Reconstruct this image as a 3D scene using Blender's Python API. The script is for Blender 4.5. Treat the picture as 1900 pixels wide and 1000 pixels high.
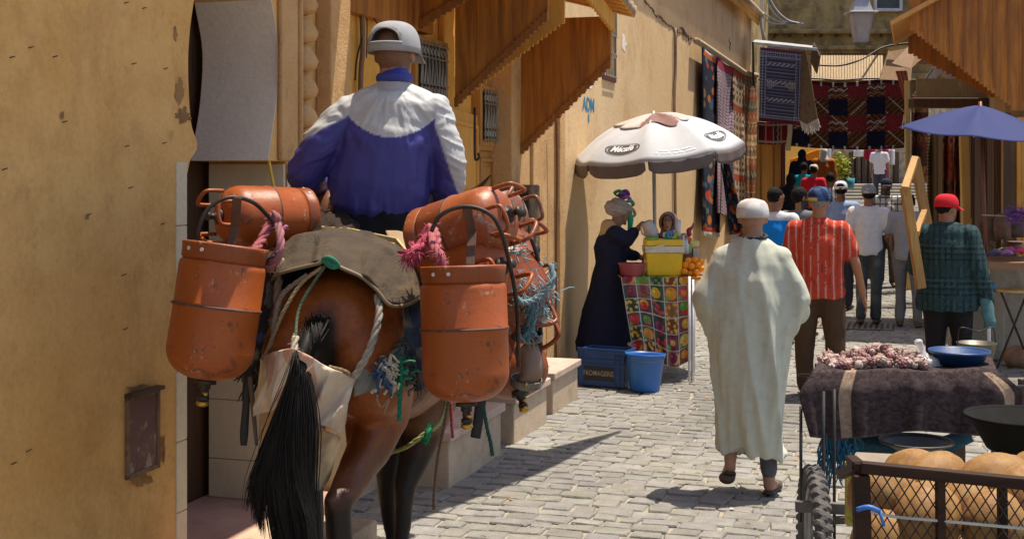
import bpy, math, random
import numpy as np
from mathutils import Vector, Matrix, Quaternion
for o in list(bpy.data.objects): bpy.data.objects.remove(o)
SC=bpy.context.scene; COL=SC.collection
R=math.radians
# ---------------- camera ----------------
F=2400.0; HZ=321.0; CX=950.0; CH=1.9          # focal length in photo pixels, horizon row, centre column, eye height
cd=bpy.data.cameras.new("camera"); cam=bpy.data.objects.new("camera",cd); COL.objects.link(cam)
cd.sensor_width=36; cd.lens=F/1900*36; cd.shift_y=-(500-HZ)/1900; cd.clip_start=.05; cd.clip_end=500
cam.location=(0,0,CH); cam.rotation_euler=(R(90),0,0); SC.camera=cam
# ---------------- light ----------------
SUN_EL=R(74); SUN_AZ=R(62)                     # azimuth clockwise from +Y
w=bpy.data.worlds.new("World"); SC.world=w; w.use_nodes=True
nt=w.node_tree; nt.nodes.clear()
wo=nt.nodes.new('ShaderNodeOutputWorld'); bg=nt.nodes.new('ShaderNodeBackground'); sk=nt.nodes.new('ShaderNodeTexSky')
sk.sky_type='NISHITA'; sk.sun_disc=False; sk.sun_elevation=SUN_EL; sk.sun_rotation=SUN_AZ; sk.air_density=1; sk.dust_density=1.5
bg.inputs['Strength'].default_value=.13
nt.links.new(sk.outputs[0],bg.inputs['Color']); nt.links.new(bg.outputs[0],wo.inputs['Surface'])
sl=bpy.data.lights.new("sun","SUN"); sl.energy=5.0; sl.angle=R(.5); sl.color=(1,.92,.78)
so=bpy.data.objects.new("sun",sl); COL.objects.link(so)
sd=Vector((math.sin(SUN_AZ)*math.cos(SUN_EL),math.cos(SUN_AZ)*math.cos(SUN_EL),math.sin(SUN_EL)))
so.rotation_euler=sd.to_track_quat('Z','Y').to_euler(); so.location=(0,0,30)
SC.view_settings.view_transform='Standard'; SC.view_settings.look='None'; SC.view_settings.exposure=.55; SC.view_settings.gamma=1
SC.render.engine='CYCLES'
# ---------------- coordinates ----------------
A=lambda *a: np.array(a,float)
SX,SY=.298,.9545                                # street direction; its normal points to the right-hand side
Sv=A(SX,SY,0); Nv=A(SY,-SX,0); Zv=A(0,0,1)
def P(u,v,d): return A((u-CX)/F*d, d, CH-(v-HZ)/F*d)      # a point seen at photo pixel u,v at distance d
def W(t,o,z=0): return Sv*t+Nv*o+Zv*z                     # street coordinates
def GZ(t):                                                # the street climbs beyond 18 m
    k=max(0,t-18.); return .0037*k*k if k<14 else .725+(k-14)*.04
def wall_at(u,v,o=-3.2):
    a=(u-CX)/F; d=o/(SY*a-SX); return P(u,v,d)
def tz(u,v,o=-3.2):
    p=wall_at(u,v,o); return float(p@Sv), float(p[2])
def nrm(v): v=np.asarray(v,float); return v/(np.linalg.norm(v)+1e-12)
def frame(z,x=None):
    z=nrm(z); x=A(1,0,0) if x is None else np.asarray(x,float)
    if abs(nrm(x)@z)>.98: x=A(0,1,0)
    x=nrm(x-z*(x@z)); return x,np.cross(z,x),z
# ---------------- noise ----------------
def _h(i,j,k,s):
    n=(i*374761393+j*668265263+k*2147483647%1274126177+k*1274126177+s*974711)&0xffffffff
    n=((n^(n>>13))*1274126177)&0xffffffff
    return ((n^(n>>16))&0xffff)/65535.
def vn(p,s=0):
    p=np.asarray(p,float); i=np.floor(p).astype(np.int64); f=p-i; f=f*f*(3-2*f); r=0
    for a in (0,1):
        for b in (0,1):
            for c in (0,1):
                wgt=(f[:,0] if a else 1-f[:,0])*(f[:,1] if b else 1-f[:,1])*(f[:,2] if c else 1-f[:,2])
                r=r+wgt*_h(i[:,0]+a,i[:,1]+b,i[:,2]+c,s)
    return r*2-1
def fbm(p,s=0,o=3):
    r=0;a=1.
    for k in range(o): r=r+a*vn(np.asarray(p)*2**k,s+k*7); a*=.5
    return r
# ---------------- mesh building ----------------
class MB:
    def __init__(s): s.v=[];s.f=[];s.c=[];s.n=0
    def add(s,vs,fs,col=None):
        vs=np.asarray(vs,float).reshape(-1,3)
        s.v.append(vs); s.f+= [tuple(i+s.n for i in f) for f in fs]; s.n+=len(vs)
        c=np.ones((len(vs),4))
        if col is not None: c[:,:3]=np.asarray(col)[...,:3]
        s.c.append(c); return s
    def V(s): return np.concatenate(s.v)
    def Cc(s): return np.concatenate(s.c)
def origin_of(o):
    p=np.zeros(3)
    while o is not None: p=p+A(*o.location); o=o.parent
    return p
def build(mb,name,mat,parent=None,org=None,smooth=False,bevel=0,solid=0,sub=0,V=None,C=None,seg=2):
    V=mb.V() if V is None else V; C=mb.Cc() if C is None else C
    org=origin_of(parent) if parent is not None else (A(0,0,0) if org is None else np.asarray(org,float))
    me=bpy.data.meshes.new(name); me.from_pydata((V-org).tolist(),[],mb.f)
    at=me.color_attributes.new("Col",'FLOAT_COLOR','POINT'); at.data.foreach_set('color',np.ascontiguousarray(C,dtype=np.float32).ravel())
    if smooth: me.polygons.foreach_set('use_smooth',[True]*len(me.polygons))
    me.validate(); me.update(); me.materials.append(mat)
    o=bpy.data.objects.new(name,me); COL.objects.link(o)
    if parent is not None: o.parent=parent
    else: o.location=org
    if solid: m=o.modifiers.new('s','SOLIDIFY'); m.thickness=solid; m.offset=0
    if sub: m=o.modifiers.new('u','SUBSURF'); m.levels=sub; m.render_levels=sub
    if bevel: m=o.modifiers.new('b','BEVEL'); m.width=bevel; m.segments=seg; m.limit_method='ANGLE'; m.angle_limit=R(40)
    return o
def tag(o,label=None,cat=None,group=None,kind=None):
    if label: o['label']=label
    if cat: o['category']=cat
    if group: o['group']=group
    if kind: o['kind']=kind
    return o
def empty(name,loc,label,cat,group=None):
    o=bpy.data.objects.new(name,None); COL.objects.link(o); o.location=tuple(loc); o.empty_display_size=.1
    return tag(o,label,cat,group)
def copy_tree(o,parent=None):
    c=o.copy(); COL.objects.link(c); c.parent=parent
    for ch in list(o.children):
        if ch.users_collection: copy_tree(ch,c)
    return c
def box(mb,c,size,ax=None,col=None):
    x,y,z=ax if ax is not None else (A(1,0,0),A(0,1,0),A(0,0,1)); c=np.asarray(c,float); h=np.asarray(size,float)/2
    vs=[c+x*h[0]*i+y*h[1]*j+z*h[2]*k for i in(-1,1) for j in(-1,1) for k in(-1,1)]
    return mb.add(vs,[(0,1,3,2),(4,6,7,5),(0,4,5,1),(2,3,7,6),(0,2,6,4),(1,5,7,3)],col)
WAX=(Sv,Nv,Zv)                                  # street-aligned axes
def wbox(mb,t0,t1,o0,o1,z0,z1,col=None): return box(mb,W((t0+t1)/2,(o0+o1)/2,(z0+z1)/2),(abs(t1-t0),abs(o1-o0),abs(z1-z0)),WAX,col)
def bar(mb,a,b,wd,th,side=None,col=None):
    a=np.asarray(a,float);b=np.asarray(b,float); x,y,z=frame(b-a,side)
    return box(mb,(a+b)/2,(wd,th,np.linalg.norm(b-a)),(x,y,z),col)
def prism(mb,poly,o,ex,ey,ez,col=None):
    n=len(poly); a=[o+ex*p[0]+ey*p[1] for p in poly]; b=[q+ez for q in a]
    return mb.add(a+b,[tuple(range(n))[::-1],tuple(range(n,2*n))]+[(i,(i+1)%n,(i+1)%n+n,i+n) for i in range(n)],col)
def cat(pts,n=6,closed=False):
    pts=[np.asarray(p,float) for p in pts]; m=len(pts)
    if m<3 and not closed: return pts
    out=[]; rng=m if closed else m-1
    for i in range(rng):
        p1,p2=pts[i],pts[(i+1)%m]
        p0=pts[i-1] if (closed or i>0) else 2*p1-p2
        p3=pts[(i+2)%m] if (closed or i+2<m) else 2*p2-p1
        for k in range(n):
            t=k/n; out.append(.5*((2*p1)+(-p0+p2)*t+(2*p0-5*p1+4*p2-p3)*t*t+(-p0+3*p1-3*p2+p3)*t**3))
    if not closed: out.append(pts[-1])
    return out
def tube(mb,pts,r,n=8,sm=0,closed=False,col=None,flat=1,side=None,caps=True):
    pts=[np.asarray(p,float) for p in pts]
    rr=np.array(r,float) if hasattr(r,'__len__') else np.full(len(pts),float(r))
    if sm:
        q=cat(pts,sm,closed); rr=np.interp(np.linspace(0,len(pts)-(0 if closed else 1),len(q)),np.arange(len(rr)),rr); pts=q
    m=len(pts); T=[]
    for i in range(m):
        a=pts[i-1] if (i>0 or closed) else pts[i]; b=pts[(i+1)%m] if (i<m-1 or closed) else pts[i]; T.append(nrm(b-a))
    x,y,_=frame(T[0],side); vs=[]
    for i in range(m):
        z=T[i]; x=nrm(x-z*(x@z)); y=np.cross(z,x)
        for k in range(n):
            a=2*math.pi*k/n; vs.append(pts[i]+x*math.cos(a)*rr[i]+y*math.sin(a)*rr[i]*flat)
    fs=[(i*n+k,i*n+(k+1)%n,((i+1)%m)*n+(k+1)%n,((i+1)%m)*n+k) for i in range(m if closed else m-1) for k in range(n)]
    if caps and not closed: fs+=[tuple(range(n))[::-1],tuple((m-1)*n+k for k in range(n))]
    return mb.add(vs,fs,col)
def lathe(mb,prof,o=(0,0,0),ax=(0,0,1),n=32,col=None,side=None,sq=1):
    x,y,z=frame(ax,side); o=np.asarray(o,float); vs=[]
    for r,h in prof:
        for k in range(n):
            a=2*math.pi*k/n; vs.append(o+x*r*math.cos(a)+y*r*sq*math.sin(a)+z*h)
    m=len(prof); fs=[(i*n+k,i*n+(k+1)%n,(i+1)*n+(k+1)%n,(i+1)*n+k) for i in range(m-1) for k in range(n)]
    if prof[0][0]>1e-4 : fs.append(tuple(range(n))[::-1])
    if prof[-1][0]>1e-4 : fs.append(tuple((m-1)*n+k for k in range(n)))
    return mb.add(vs,fs,col)
def ell(mb,c,r,ax=None,n=16,m=10,col=None):
    x,y,z=ax if ax is not None else (A(1,0,0),A(0,1,0),A(0,0,1)); c=np.asarray(c,float); vs=[]
    r=(r,r,r) if not hasattr(r,'__len__') else r
    for i in range(m+1):
        ph=math.pi*i/m
        for k in range(n):
            a=2*math.pi*k/n; vs.append(c+x*r[0]*math.sin(ph)*math.cos(a)+y*r[1]*math.sin(ph)*math.sin(a)-z*r[2]*math.cos(ph))
    return mb.add(vs,[(i*n+k,i*n+(k+1)%n,(i+1)*n+(k+1)%n,(i+1)*n+k) for i in range(m) for k in range(n)],col)
def grid(mb,fn,nu,nv,col=None,wrap=False,skip=None):
    us=np.linspace(0,1,nu+1)[: nu if wrap else nu+1]; vv=np.linspace(0,1,nv+1); n=len(us)
    vs=[fn(u,v) for v in vv for u in us]; cs=None
    if col is not None and callable(col): cs=[col(u,v) for v in vv for u in us]
    elif col is not None: cs=col
    fs=[(j*n+i,j*n+(i+1)%n,(j+1)*n+(i+1)%n,(j+1)*n+i) for j in range(nv) for i in range(nu) if not(skip and skip((i+.5)/nu,(j+.5)/nv))]
    return mb.add(vs,fs,cs)
def rc(mb,p1,r1,p2,r2,side=None,n=16):
    """rounded limb piece; a radius may be (across, deep)"""
    p1=np.asarray(p1,float);p2=np.asarray(p2,float)
    a1,b1=r1 if hasattr(r1,'__len__') else (r1,r1); a2,b2=r2 if hasattr(r2,'__len__') else (r2,r2)
    d=p2-p1; x,y,z=frame(d if np.linalg.norm(d)>1e-6 else A(0,0,1),side); L=np.linalg.norm(d); vs=[]; rows=[]
    for i in range(5): ph=math.pi/2*(i/4); c=math.sin(ph); h=-math.cos(ph); rows.append((a1*max(c,.02),b1*max(c,.02),h*min(a1,b1)))
    for i in range(5): ph=math.pi/2*(i/4); c=math.cos(ph); h=math.sin(ph); rows.append((a2*max(c,.02),b2*max(c,.02),L+h*min(a2,b2)))
    for a,b,h in rows:
        for k in range(n): t=2*math.pi*k/n; vs.append(p1+x*a*math.cos(t)+y*b*math.sin(t)+z*h)
    m=len(rows); fs=[(i*n+k,i*n+(k+1)%n,(i+1)*n+(k+1)%n,(i+1)*n+k) for i in range(m-1) for k in range(n)]
    fs+=[tuple(range(n))[::-1],tuple((m-1)*n+k for k in range(n))]
    return mb.add(vs,fs)
def chain(mb,pts,rs,side=None):
    for i in range(len(pts)-1): rc(mb,pts[i],rs[i],pts[i+1],rs[i+1],side)
    return mb
def remesh(mb,vox,smooth=4):
    me=bpy.data.meshes.new('tmp'); me.from_pydata(mb.V().tolist(),[],mb.f); o=bpy.data.objects.new('tmp',me); COL.objects.link(o)
    m=o.modifiers.new('r','REMESH'); m.mode='VOXEL'; m.voxel_size=vox; m.adaptivity=0
    if smooth: m=o.modifiers.new('s','SMOOTH'); m.iterations=smooth; m.factor=.5
    dg=bpy.context.evaluated_depsgraph_get(); e=o.evaluated_get(dg).to_mesh()
    n=len(e.vertices); V=np.empty(n*3); e.vertices.foreach_get('co',V); V=V.reshape(-1,3); Nn=np.empty(n*3); e.vertices.foreach_get('normal',Nn)
    fs=[tuple(p.vertices) for p in e.polygons]
    o.evaluated_get(dg).to_mesh_clear(); bpy.data.objects.remove(o); bpy.data.meshes.remove(me)
    r=MB(); r.add(V,fs); return r,V,Nn.reshape(-1,3)
# ---------------- materials ----------------
MC={}
def newmat(name):
    m=bpy.data.materials.new(name); m.use_nodes=True; nt=m.node_tree; b=nt.nodes['Principled BSDF']; return m,nt,b
def N_(nt,t,**k):
    n=nt.nodes.new(t)
    for a,b in k.items():
        if a in n.inputs.keys(): n.inputs[a].default_value=b
        else: setattr(n,a,b)
    return n
def noise(nt,scale,detail=5,rough=.6,stretch=(1,1,1),dist=0):
    tc=N_(nt,'ShaderNodeTexCoord'); mp=N_(nt,'ShaderNodeMapping'); mp.inputs['Scale'].default_value=stretch
    n=N_(nt,'ShaderNodeTexNoise'); n.inputs['Scale'].default_value=scale; n.inputs['Detail'].default_value=detail; n.inputs['Roughness'].default_value=rough; n.inputs['Distortion'].default_value=dist
    nt.links.new(tc.outputs['Object'],mp.inputs[0]); nt.links.new(mp.outputs[0],n.inputs['Vector']); return n.outputs['Fac']
def ramp(nt,fac,stops):
    r=N_(nt,'ShaderNodeValToRGB'); e=r.color_ramp.elements
    while len(e)<len(stops): e.new(.5)
    for i,(p,c) in enumerate(stops): e[i].position=p; e[i].color=(*c,1) if len(c)==3 else c
    nt.links.new(fac,r.inputs[0]); return r.outputs[0]
def mixc(nt,fac,a,b,mode='MIX'):
    m=N_(nt,'ShaderNodeMix'); m.data_type='RGBA'; m.blend_type=mode
    for s,v in ((0,fac),(6,a),(7,b)):
        if isinstance(v,(int,float)): m.inputs[s].default_value=v
        elif isinstance(v,tuple): m.inputs[s].default_value=(*v,1)
        else: nt.links.new(v,m.inputs[s])
    return m.outputs[2]
def bump(nt,b,fac,strength,dist=.01):
    n=N_(nt,'ShaderNodeBump'); n.inputs['Strength'].default_value=strength; n.inputs['Distance'].default_value=dist
    nt.links.new(fac,n.inputs['Height']); nt.links.new(n.outputs[0],b.inputs['Normal'])
def K(c,k): return tuple(min(1,x*k) for x in c)
def plaster(name,c1,c2,stain,sc=1.0,st=.45,bmp=.5,rough=.9,thr=(.52,.68)):
    if name in MC: return MC[name]
    m,nt,b=newmat(name); n1=noise(nt,1.3*sc,8,.65); n2=noise(nt,1.7*sc,9,.72,(1,1,.8),.25); n3=noise(nt,28*sc,6,.7); n4=noise(nt,6*sc,8,.7)
    c=ramp(nt,n1,[(.3,c1),(.7,c2)])
    s=ramp(nt,n2,[(thr[0],(0,0,0)),(thr[1],(st,st,st))]); c=mixc(nt,s,c,stain)
    s2=ramp(nt,n4,[(.60,(0,0,0)),(.72,(st*.7,)*3)]); c=mixc(nt,s2,c,K(stain,.8))
    c=mixc(nt,.13,c,ramp(nt,n3,[(.35,K(c1,.6)),(.65,K(c2,1.25))]))
    nt.links.new(c,b.inputs['Base Color']); b.inputs['Roughness'].default_value=rough; b.inputs['Specular IOR Level'].default_value=.2
    h=mixc(nt,.5,n4,n3); bump(nt,b,h,bmp,.02); MC[name]=m; return m
def wood(name,c1,c2,ax='z',sc=1.,rough=.6,bmp=.3):
    if name in MC: return MC[name]
    m,nt,b=newmat(name); st={'z':(9,9,.7),'x':(.7,9,9),'y':(9,.7,9)}[ax]
    n1=noise(nt,2.5*sc,6,.65,st,.4); n2=noise(nt,.9*sc,4,.6); n3=noise(nt,9*sc,5,.7,st)
    c=ramp(nt,n1,[(.3,c1),(.68,c2)]); c=mixc(nt,ramp(nt,n2,[(.4,(0,0,0)),(.7,(.5,.5,.5))]),c,K(c1,.55))
    c=mixc(nt,ramp(nt,n3,[(.62,(0,0,0)),(.72,(.6,.6,.6))]),c,K(c1,.45))
    nt.links.new(c,b.inputs['Base Color']); b.inputs['Roughness'].default_value=rough; bump(nt,b,n1,bmp,.01); MC[name]=m; return m
def flat(name,c,rough=.6,metal=0,var=.25,sc=8.,bmp=.1,spec=.5,sheen=0,coat=0):
    if name in MC: return MC[name]
    m,nt,b=newmat(name); n1=noise(nt,sc,6,.65)
    nt.links.new(ramp(nt,n1,[(.3,K(c,1-var)),(.7,K(c,1+var*.6))]),b.inputs['Base Color'])
    b.inputs['Roughness'].default_value=rough; b.inputs['Metallic'].default_value=metal; b.inputs['Specular IOR Level'].default_value=spec
    b.inputs['Sheen Weight'].default_value=sheen; b.inputs['Coat Weight'].default_value=coat
    if bmp: bump(nt,b,noise(nt,sc*5,4,.6),bmp,.004)
    MC[name]=m; return m
def vcol(name,rough=.85,var=.2,sc=30.,bmp=.3,bsc=200.,spec=.3,sheen=0,metal=0,bd=.002):
    if name in MC: return MC[name]
    m,nt,b=newmat(name); a=N_(nt,'ShaderNodeVertexColor'); a.layer_name='Col'
    n=noise(nt,sc,5,.65); c=mixc(nt,1.,a.outputs[0],ramp(nt,n,[(.3,(1-var,)*3),(.7,(1,1,1))]),'MULTIPLY')
    nt.links.new(c,b.inputs['Base Color']); b.inputs['Roughness'].default_value=rough; b.inputs['Specular IOR Level'].default_value=spec; b.inputs['Sheen Weight'].default_value=sheen; b.inputs['Metallic'].default_value=metal
    bump(nt,b,noise(nt,bsc,3,.6),bmp,bd); MC[name]=m; return m
OCH1=(.50,.315,.135); OCH2=(.62,.42,.21)
M_near=plaster('near_plaster',(.62,.325,.095),(.77,.465,.175),(.30,.135,.04),1.4,.55,.4,thr=(.48,.74))
M_lime=plaster('lime_plaster',(.80,.68,.55),(.88,.77,.64),(.42,.33,.24),1.5,.35,.5)
M_tile=None
M_pier=plaster('pier_plaster',(.52,.28,.10),(.66,.41,.20),(.22,.10,.045),2,.6,.8)
M_ochre=plaster('ochre_plaster',(.66,.31,.05),(.78,.42,.10),(.27,.12,.03),1.6,.5,.6)
M_big=plaster('big_wall_plaster',(.62,.41,.205),(.72,.51,.285),(.36,.19,.07),.7,.5,.45)
M_old=plaster('old_plaster',(.42,.30,.12),(.60,.44,.20),(.10,.075,.045),1.2,.85,.9,thr=(.42,.62))
M_stone=plaster('step_stone',(.42,.31,.21),(.55,.43,.31),(.19,.12,.07),3,.5,.6)
M_grey=plaster('grey_stone',(.22,.19,.15),(.34,.30,.24),(.08,.065,.05),2,.6,.9)
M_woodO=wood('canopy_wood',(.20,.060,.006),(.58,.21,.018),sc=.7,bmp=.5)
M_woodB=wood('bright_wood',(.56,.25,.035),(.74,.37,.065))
M_woodP=wood('pale_wood',(.52,.34,.10),(.66,.46,.17))
M_woodD=wood('dark_wood',(.045,.020,.009),(.10,.045,.018))
M_iron=flat('dark_iron',(.045,.035,.03),.5,.6,.5)
M_white=flat('white_paint',(.72,.72,.74),.5)
rnd=random.Random(7)
def tu(u,o=-3.2): return tz(u,321,o)[0]
# ---------------- ground ----------------
mb=MB()
def gfn(u,v):
    t=-8+v*130; o=-60+u*120; return W(t,o,GZ(t)-.012)
grid(mb,gfn,24,200)
M_dirt=flat('joint_dirt',(.30,.26,.20),.95,0,.4,20)
tag(build(mb,'ground',M_dirt),kind='structure')
mb=MB(); t=2.0
while t<46:
    rd=rnd.uniform(.115,.16); o=-3.3+rnd.uniform(0,.15)
    skew=rnd.uniform(-.015,.015)
    while o<3.2 and not(t>16.4 and o>1.0):
        wd=rnd.uniform(.12,.23); g=.004+rnd.random()*.005
        hz=GZ(t)+rnd.gauss(0,.002)-.004; c=A(.268,.256,.236)*rnd.uniform(.88,1.06)*(1+.24*float(fbm(A((t*.7,o*.7,1.)).reshape(1,3),3,3)[0])); c=c*A(1,rnd.uniform(.96,1.0),rnd.uniform(.88,1.0))
        wav=.05*math.sin(o*1.1)+.03*math.sin(o*2.7+t)
        J=lambda s=.009: rnd.gauss(0,s)
        q=[(t+g+J()+wav,o+g+J()),(t+g+J()+wav,o+wd-g+J()),(t+rd-g+J()+wav,o+wd-g+J()),(t+rd-g+J()+wav,o+g+J())]
        ct,co=t+rd/2+wav,o+wd/2; tl,tm=rnd.gauss(0,.012),rnd.gauss(0,.012)
        top=[W(a+(ct-a)*.09,b+(co-b)*.09,hz+(a-ct)*tl+(b-co)*tm+.004) for a,b in q]; mid=[W(a,b,hz-.004+(a-ct)*tl) for a,b in q]; low=[W(a,b,hz-.04) for a,b in q]
        cc=[c]*4+[c*.95]*4+[c*.7]*4
        mb.add(top+mid+low,[(0,1,2,3)]+[(i+4,(i+1)%4+4,(i+1)%4,i) for i in range(4)]+[(i+8,(i+1)%4+8,(i+1)%4+4,i+4) for i in range(4)],cc)
        o+=wd
    t+=rd
M_pave=vcol('paving_stone',.85,.35,9.,.7,60.,.25,bd=.012)
tag(build(mb,'street',M_pave),kind='structure')
gd=empty('drain_grate',W(16.6,-1.0,.002),'rusty metal drain grate set in the paving beyond the man in the striped shirt','drain grate')
mb=MB(); wbox(mb,16.2,16.95,-1.75,-.25,.0,.006); build(mb,'plate',flat('grate_dark',(.04,.035,.03),.7),gd)
mb=MB()
for i in range(22): wbox(mb,16.26,16.89,-1.70+i*.066,-1.665+i*.066,.006,.012)
wbox(mb,16.2,16.26,-1.75,-.25,.006,.013); wbox(mb,16.89,16.95,-1.75,-.25,.006,.013); build(mb,'bars',flat('grate_steel',(.22,.17,.12),.6,.3,.4),gd)
g=random.Random(61); mb=MB()
for i in range(520):
    t=g.uniform(5.5,20); o_=-2.7+abs(g.gauss(0,1))*1.1 if g.random()<.55 else g.uniform(-2.6,1.0); a=g.uniform(0,6.28); L_=g.uniform(.008,.035); p=W(t,o_,.004); d=A(math.cos(a),math.sin(a),0)*L_
    tube(mb,[p,p+d*.5+Zv*.004,p+d],[.0022,.002,.001],4,col=g.choice([A(.45,.36,.2),A(.12,.08,.05),A(.6,.56,.5),A(.25,.18,.1)]))
for i in range(60):
    t=g.uniform(6,17); o_=g.uniform(-2.6,1.0); p=W(t,o_,.006); n=6; r_=g.uniform(.008,.02); mb.add([p+A(math.cos(k)*r_*g.uniform(.5,1),math.sin(k)*r_*g.uniform(.5,1),g.uniform(0,.006)) for k in range(n)],[tuple(range(n))],g.choice([A(.6,.58,.54),A(.2,.14,.08),A(.5,.22,.05)]))
tag(build(mb,'litter',vcol('litter_bits',.9,.2,20,0)),'straw, peel and scraps of litter scattered over the paving','litter',kind='stuff')
# ---------------- near house with horseshoe doorway ----------------
ha=empty('plastered_house',W(4,-3.2),'ochre plaster house at left with a horseshoe arch doorway and a rusty wall hatch','house')
near=[(342,1010),(342,330),(352,300),(366,270),(354,225),(349,130),(352,60),(360,0)]
far=[(505,0),(518,90),(515,180),(506,250),(499,298),(530,300),(530,1000)]
sm_=lambda L:[tuple(p_) for p_ in cat([A(*p_) for p_ in L],5)]
near=near[:1]+[(342,470),(343,345)]+sm_(near[2:]); far=sm_(far[:5])+far[5:]
pn=[tz(*q) for q in near]; pf=[tz(*q) for q in far]; pn[0]=(pn[0][0],-.05); pf[-1]=(pf[-1][0],-.05)
ta,tb=pn[-1][0],pf[0][0]; zt=max(pn[-1][1],pf[0][1])
arc=[]
for i in range(1,10):
    a=math.pi*i/10; arc.append(((ta+tb)/2-(tb-ta)/2*math.cos(a),zt+.42*math.sin(a)))
poly=[(1.2,-.05)]+pn+arc+pf+[(6.92,-.05),(6.92,5.2),(1.2,5.2)]
mb=MB(); prism(mb,poly[::-1],A(0,0,0)+Nv*-3.2,Sv,Zv,-Nv*.46); build(mb,'wall',M_near,ha)
mb=MB(); wbox(mb,1.2,6.92,-3.9,-2.36,4.0,4.25); wbox(mb,1.2,6.92,-3.9,-2.45,4.25,6.2); build(mb,'shade_overhang',M_near,ha,bevel=.02)  # projecting storey out of view, added to shade the wall below
mb=MB()
pl=pf[:-2]; pl2=[(t-.006,z) for t,z in pl]; prism(mb,(pl2+[(t+.02,z) for t,z in pl[::-1]]),Nv*-3.203,Sv,Zv,-Nv*.45); build(mb,'lime_reveal',M_lime,ha)
M_tile=plaster('cream_tile',(.64,.53,.36),(.70,.60,.42),(.38,.27,.13),1.2,.3,.15,.35)
mb=MB(); tf=pf[-1][0]; zz=[.15,.36,.68,1.0,1.34,1.66,1.95]
for z0,z1 in zip(zz,zz[1:]): wbox(mb,tf-.014,tf+.01,-3.655,-3.204,z0+.002,z1-.002)
for z0,z1 in zip(zz,zz[1:]): wbox(mb,tf+.004,tf+.32,-3.19,-3.201+.004,z0+.002,z1-.002)
build(mb,'wall_tile',M_tile,ha,bevel=.003); mb=MB()
tn=pn[0][0]
for z0,z1 in zip([.0]+zz[1:-1],zz[1:]): wbox(mb,tn-.075,tn+.012,-3.5,-3.192,z0+.002,z1-.002)
build(mb,'wall_tile',M_tile,ha,bevel=.003)
mb=MB(); wbox(mb,tn-.3,tf+.3,-3.74,-3.70,.1,3.9); build(mb,'dark_backing',M_woodD,ha)  # dark panel closing the recess, stands in for the unlit interior
mb=MB(); wbox(mb,tn-.3,tf+.3,-3.70,-2.98,0,.15); build(mb,'threshold',plaster('pink_stone',(.36,.20,.15),(.48,.30,.24),(.25,.13,.1),3,.5,.4),ha,bevel=.015)
mb=MB(); wbox(mb,4.6,5.70,-2.95,-2.45,0,.25); build(mb,'stone_step',M_stone,ha,bevel=.012)
# pilaster band beside the arch
zs=pf[-3][1]
mb=MB(); wbox(mb,tu(514),tu(545),-3.2,-3.17,zs,3.95); wbox(mb,tu(585),tu(622),-3.2,-3.10,.0,3.95); wbox(mb,tu(545),tu(549),-3.2,-3.15,zs,3.95)
build(mb,'pilaster',M_pier,ha,bevel=.012)
mb=MB(); za=zs+.02; k=0
tm=(tu(549)+tu(576))/2
while za<3.9:
    h=.155; pts=[]
    lathe(mb,[(.02,0),(.075,.02),(.088,.06),(.07,.10),(.045,.125),(.05,.14),(.0,.15)],W(tm,-3.205,za),Zv,14,side=Nv,sq=1); za+=h
build(mb,'carved_moulding',M_pier,ha,smooth=True)
# wall hatch
c=wall_at(262,803); th,zh=c@Sv,c[2]
mb=MB(); hw,hh=.125,.175
for a in ((-hw,-hw+.02,-hh,hh),(hw-.02,hw,-hh,hh),(-hw,hw,hh-.02,hh),(-hw,hw,-hh,-hh+.02)): wbox(mb,th+a[0],th+a[1],-3.2,-3.183,zh+a[2],zh+a[3])
hf=build(mb,'hatch_frame',plaster('rusty_frame',(.20,.11,.06),(.34,.22,.13),(.05,.03,.02),9,.8,.8),ha,bevel=.004)
mb=MB(); wbox(mb,th-hw+.02,th+hw-.02,-3.2,-3.19,zh-hh+.02,zh+hh-.02)
build(mb,'hatch_door',plaster('maroon_paint',(.15,.075,.065),(.20,.105,.09),(.42,.34,.27),5,.85,.6,.6,thr=(.55,.6)),hf)
mb=MB(); wbox(mb,th-hw,th+hw,-3.2,-3.16,zh+hh-.002,zh+hh+.014); build(mb,'hatch_lintel',M_woodD,hf)
mb=MB()   # small nails and scars in the plaster
for (u,v) in [(230,7),(263,17),(52,90),(97,107),(17,108),(244,120),(303,129),(115,228),(301,267),(231,273),(238,350),(298,417),(160,400),(3,316),(20,862),(228,612),(225,512),(48,838),(315,598)]:
    q=wall_at(u,v); 
    tube(mb,[q-Nv*.002,q+Nv*.008+Sv*.008+Zv*.004,q+Nv*.010+Sv*.02+Zv*.007],.0022,5)
build(mb,'nail',M_iron,ha)
def patch(u,v,ru,rv,seed,mat,name,parent,off=.0025):
    g=random.Random(seed); N=22; pts=[]
    for i in range(N):
        a=2*math.pi*i/N; k_=g.uniform(.55,1.15); pts.append(wall_at(u+ru*k_*math.cos(a),v+rv*k_*math.sin(a),-3.2+off))
    mb=MB(); mb.add(pts,[tuple(range(N))[::-1]]); return build(mb,name,mat,parent)
M_chip=plaster('bare_render',(.30,.15,.06),(.44,.25,.11),(.10,.05,.02),7,.8,1.); M_soot=plaster('dirty_plaster',(.36,.20,.075),(.46,.27,.105),(.16,.08,.03),5,.8,.8)
for i,(u,v,a,b,m) in enumerate(((333,172,9,26,M_soot),(340,215,16,16,M_chip),(326,64,4,14,M_soot),(162,403,4,6,M_soot),(292,760,7,22,M_soot),(302,830,5,30,M_chip),(262,890,22,14,M_soot),(262,722,34,9,M_chip),(116,214,4,9,M_chip))): patch(u,v,a,b,i,m,'plaster_chip',ha,.0025+.0004*i)
tube_m=flat('yellow_tube',(.70,.42,.03),.4)
mb=MB(); tube(mb,[P(499,300,6.6),P(508,348,6.5)],.008); tag(build(mb,'yellow_stick',tube_m,org=P(508,348,6.5)),'thin yellow stick upright against the cream tiles of the doorway','stick')
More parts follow.
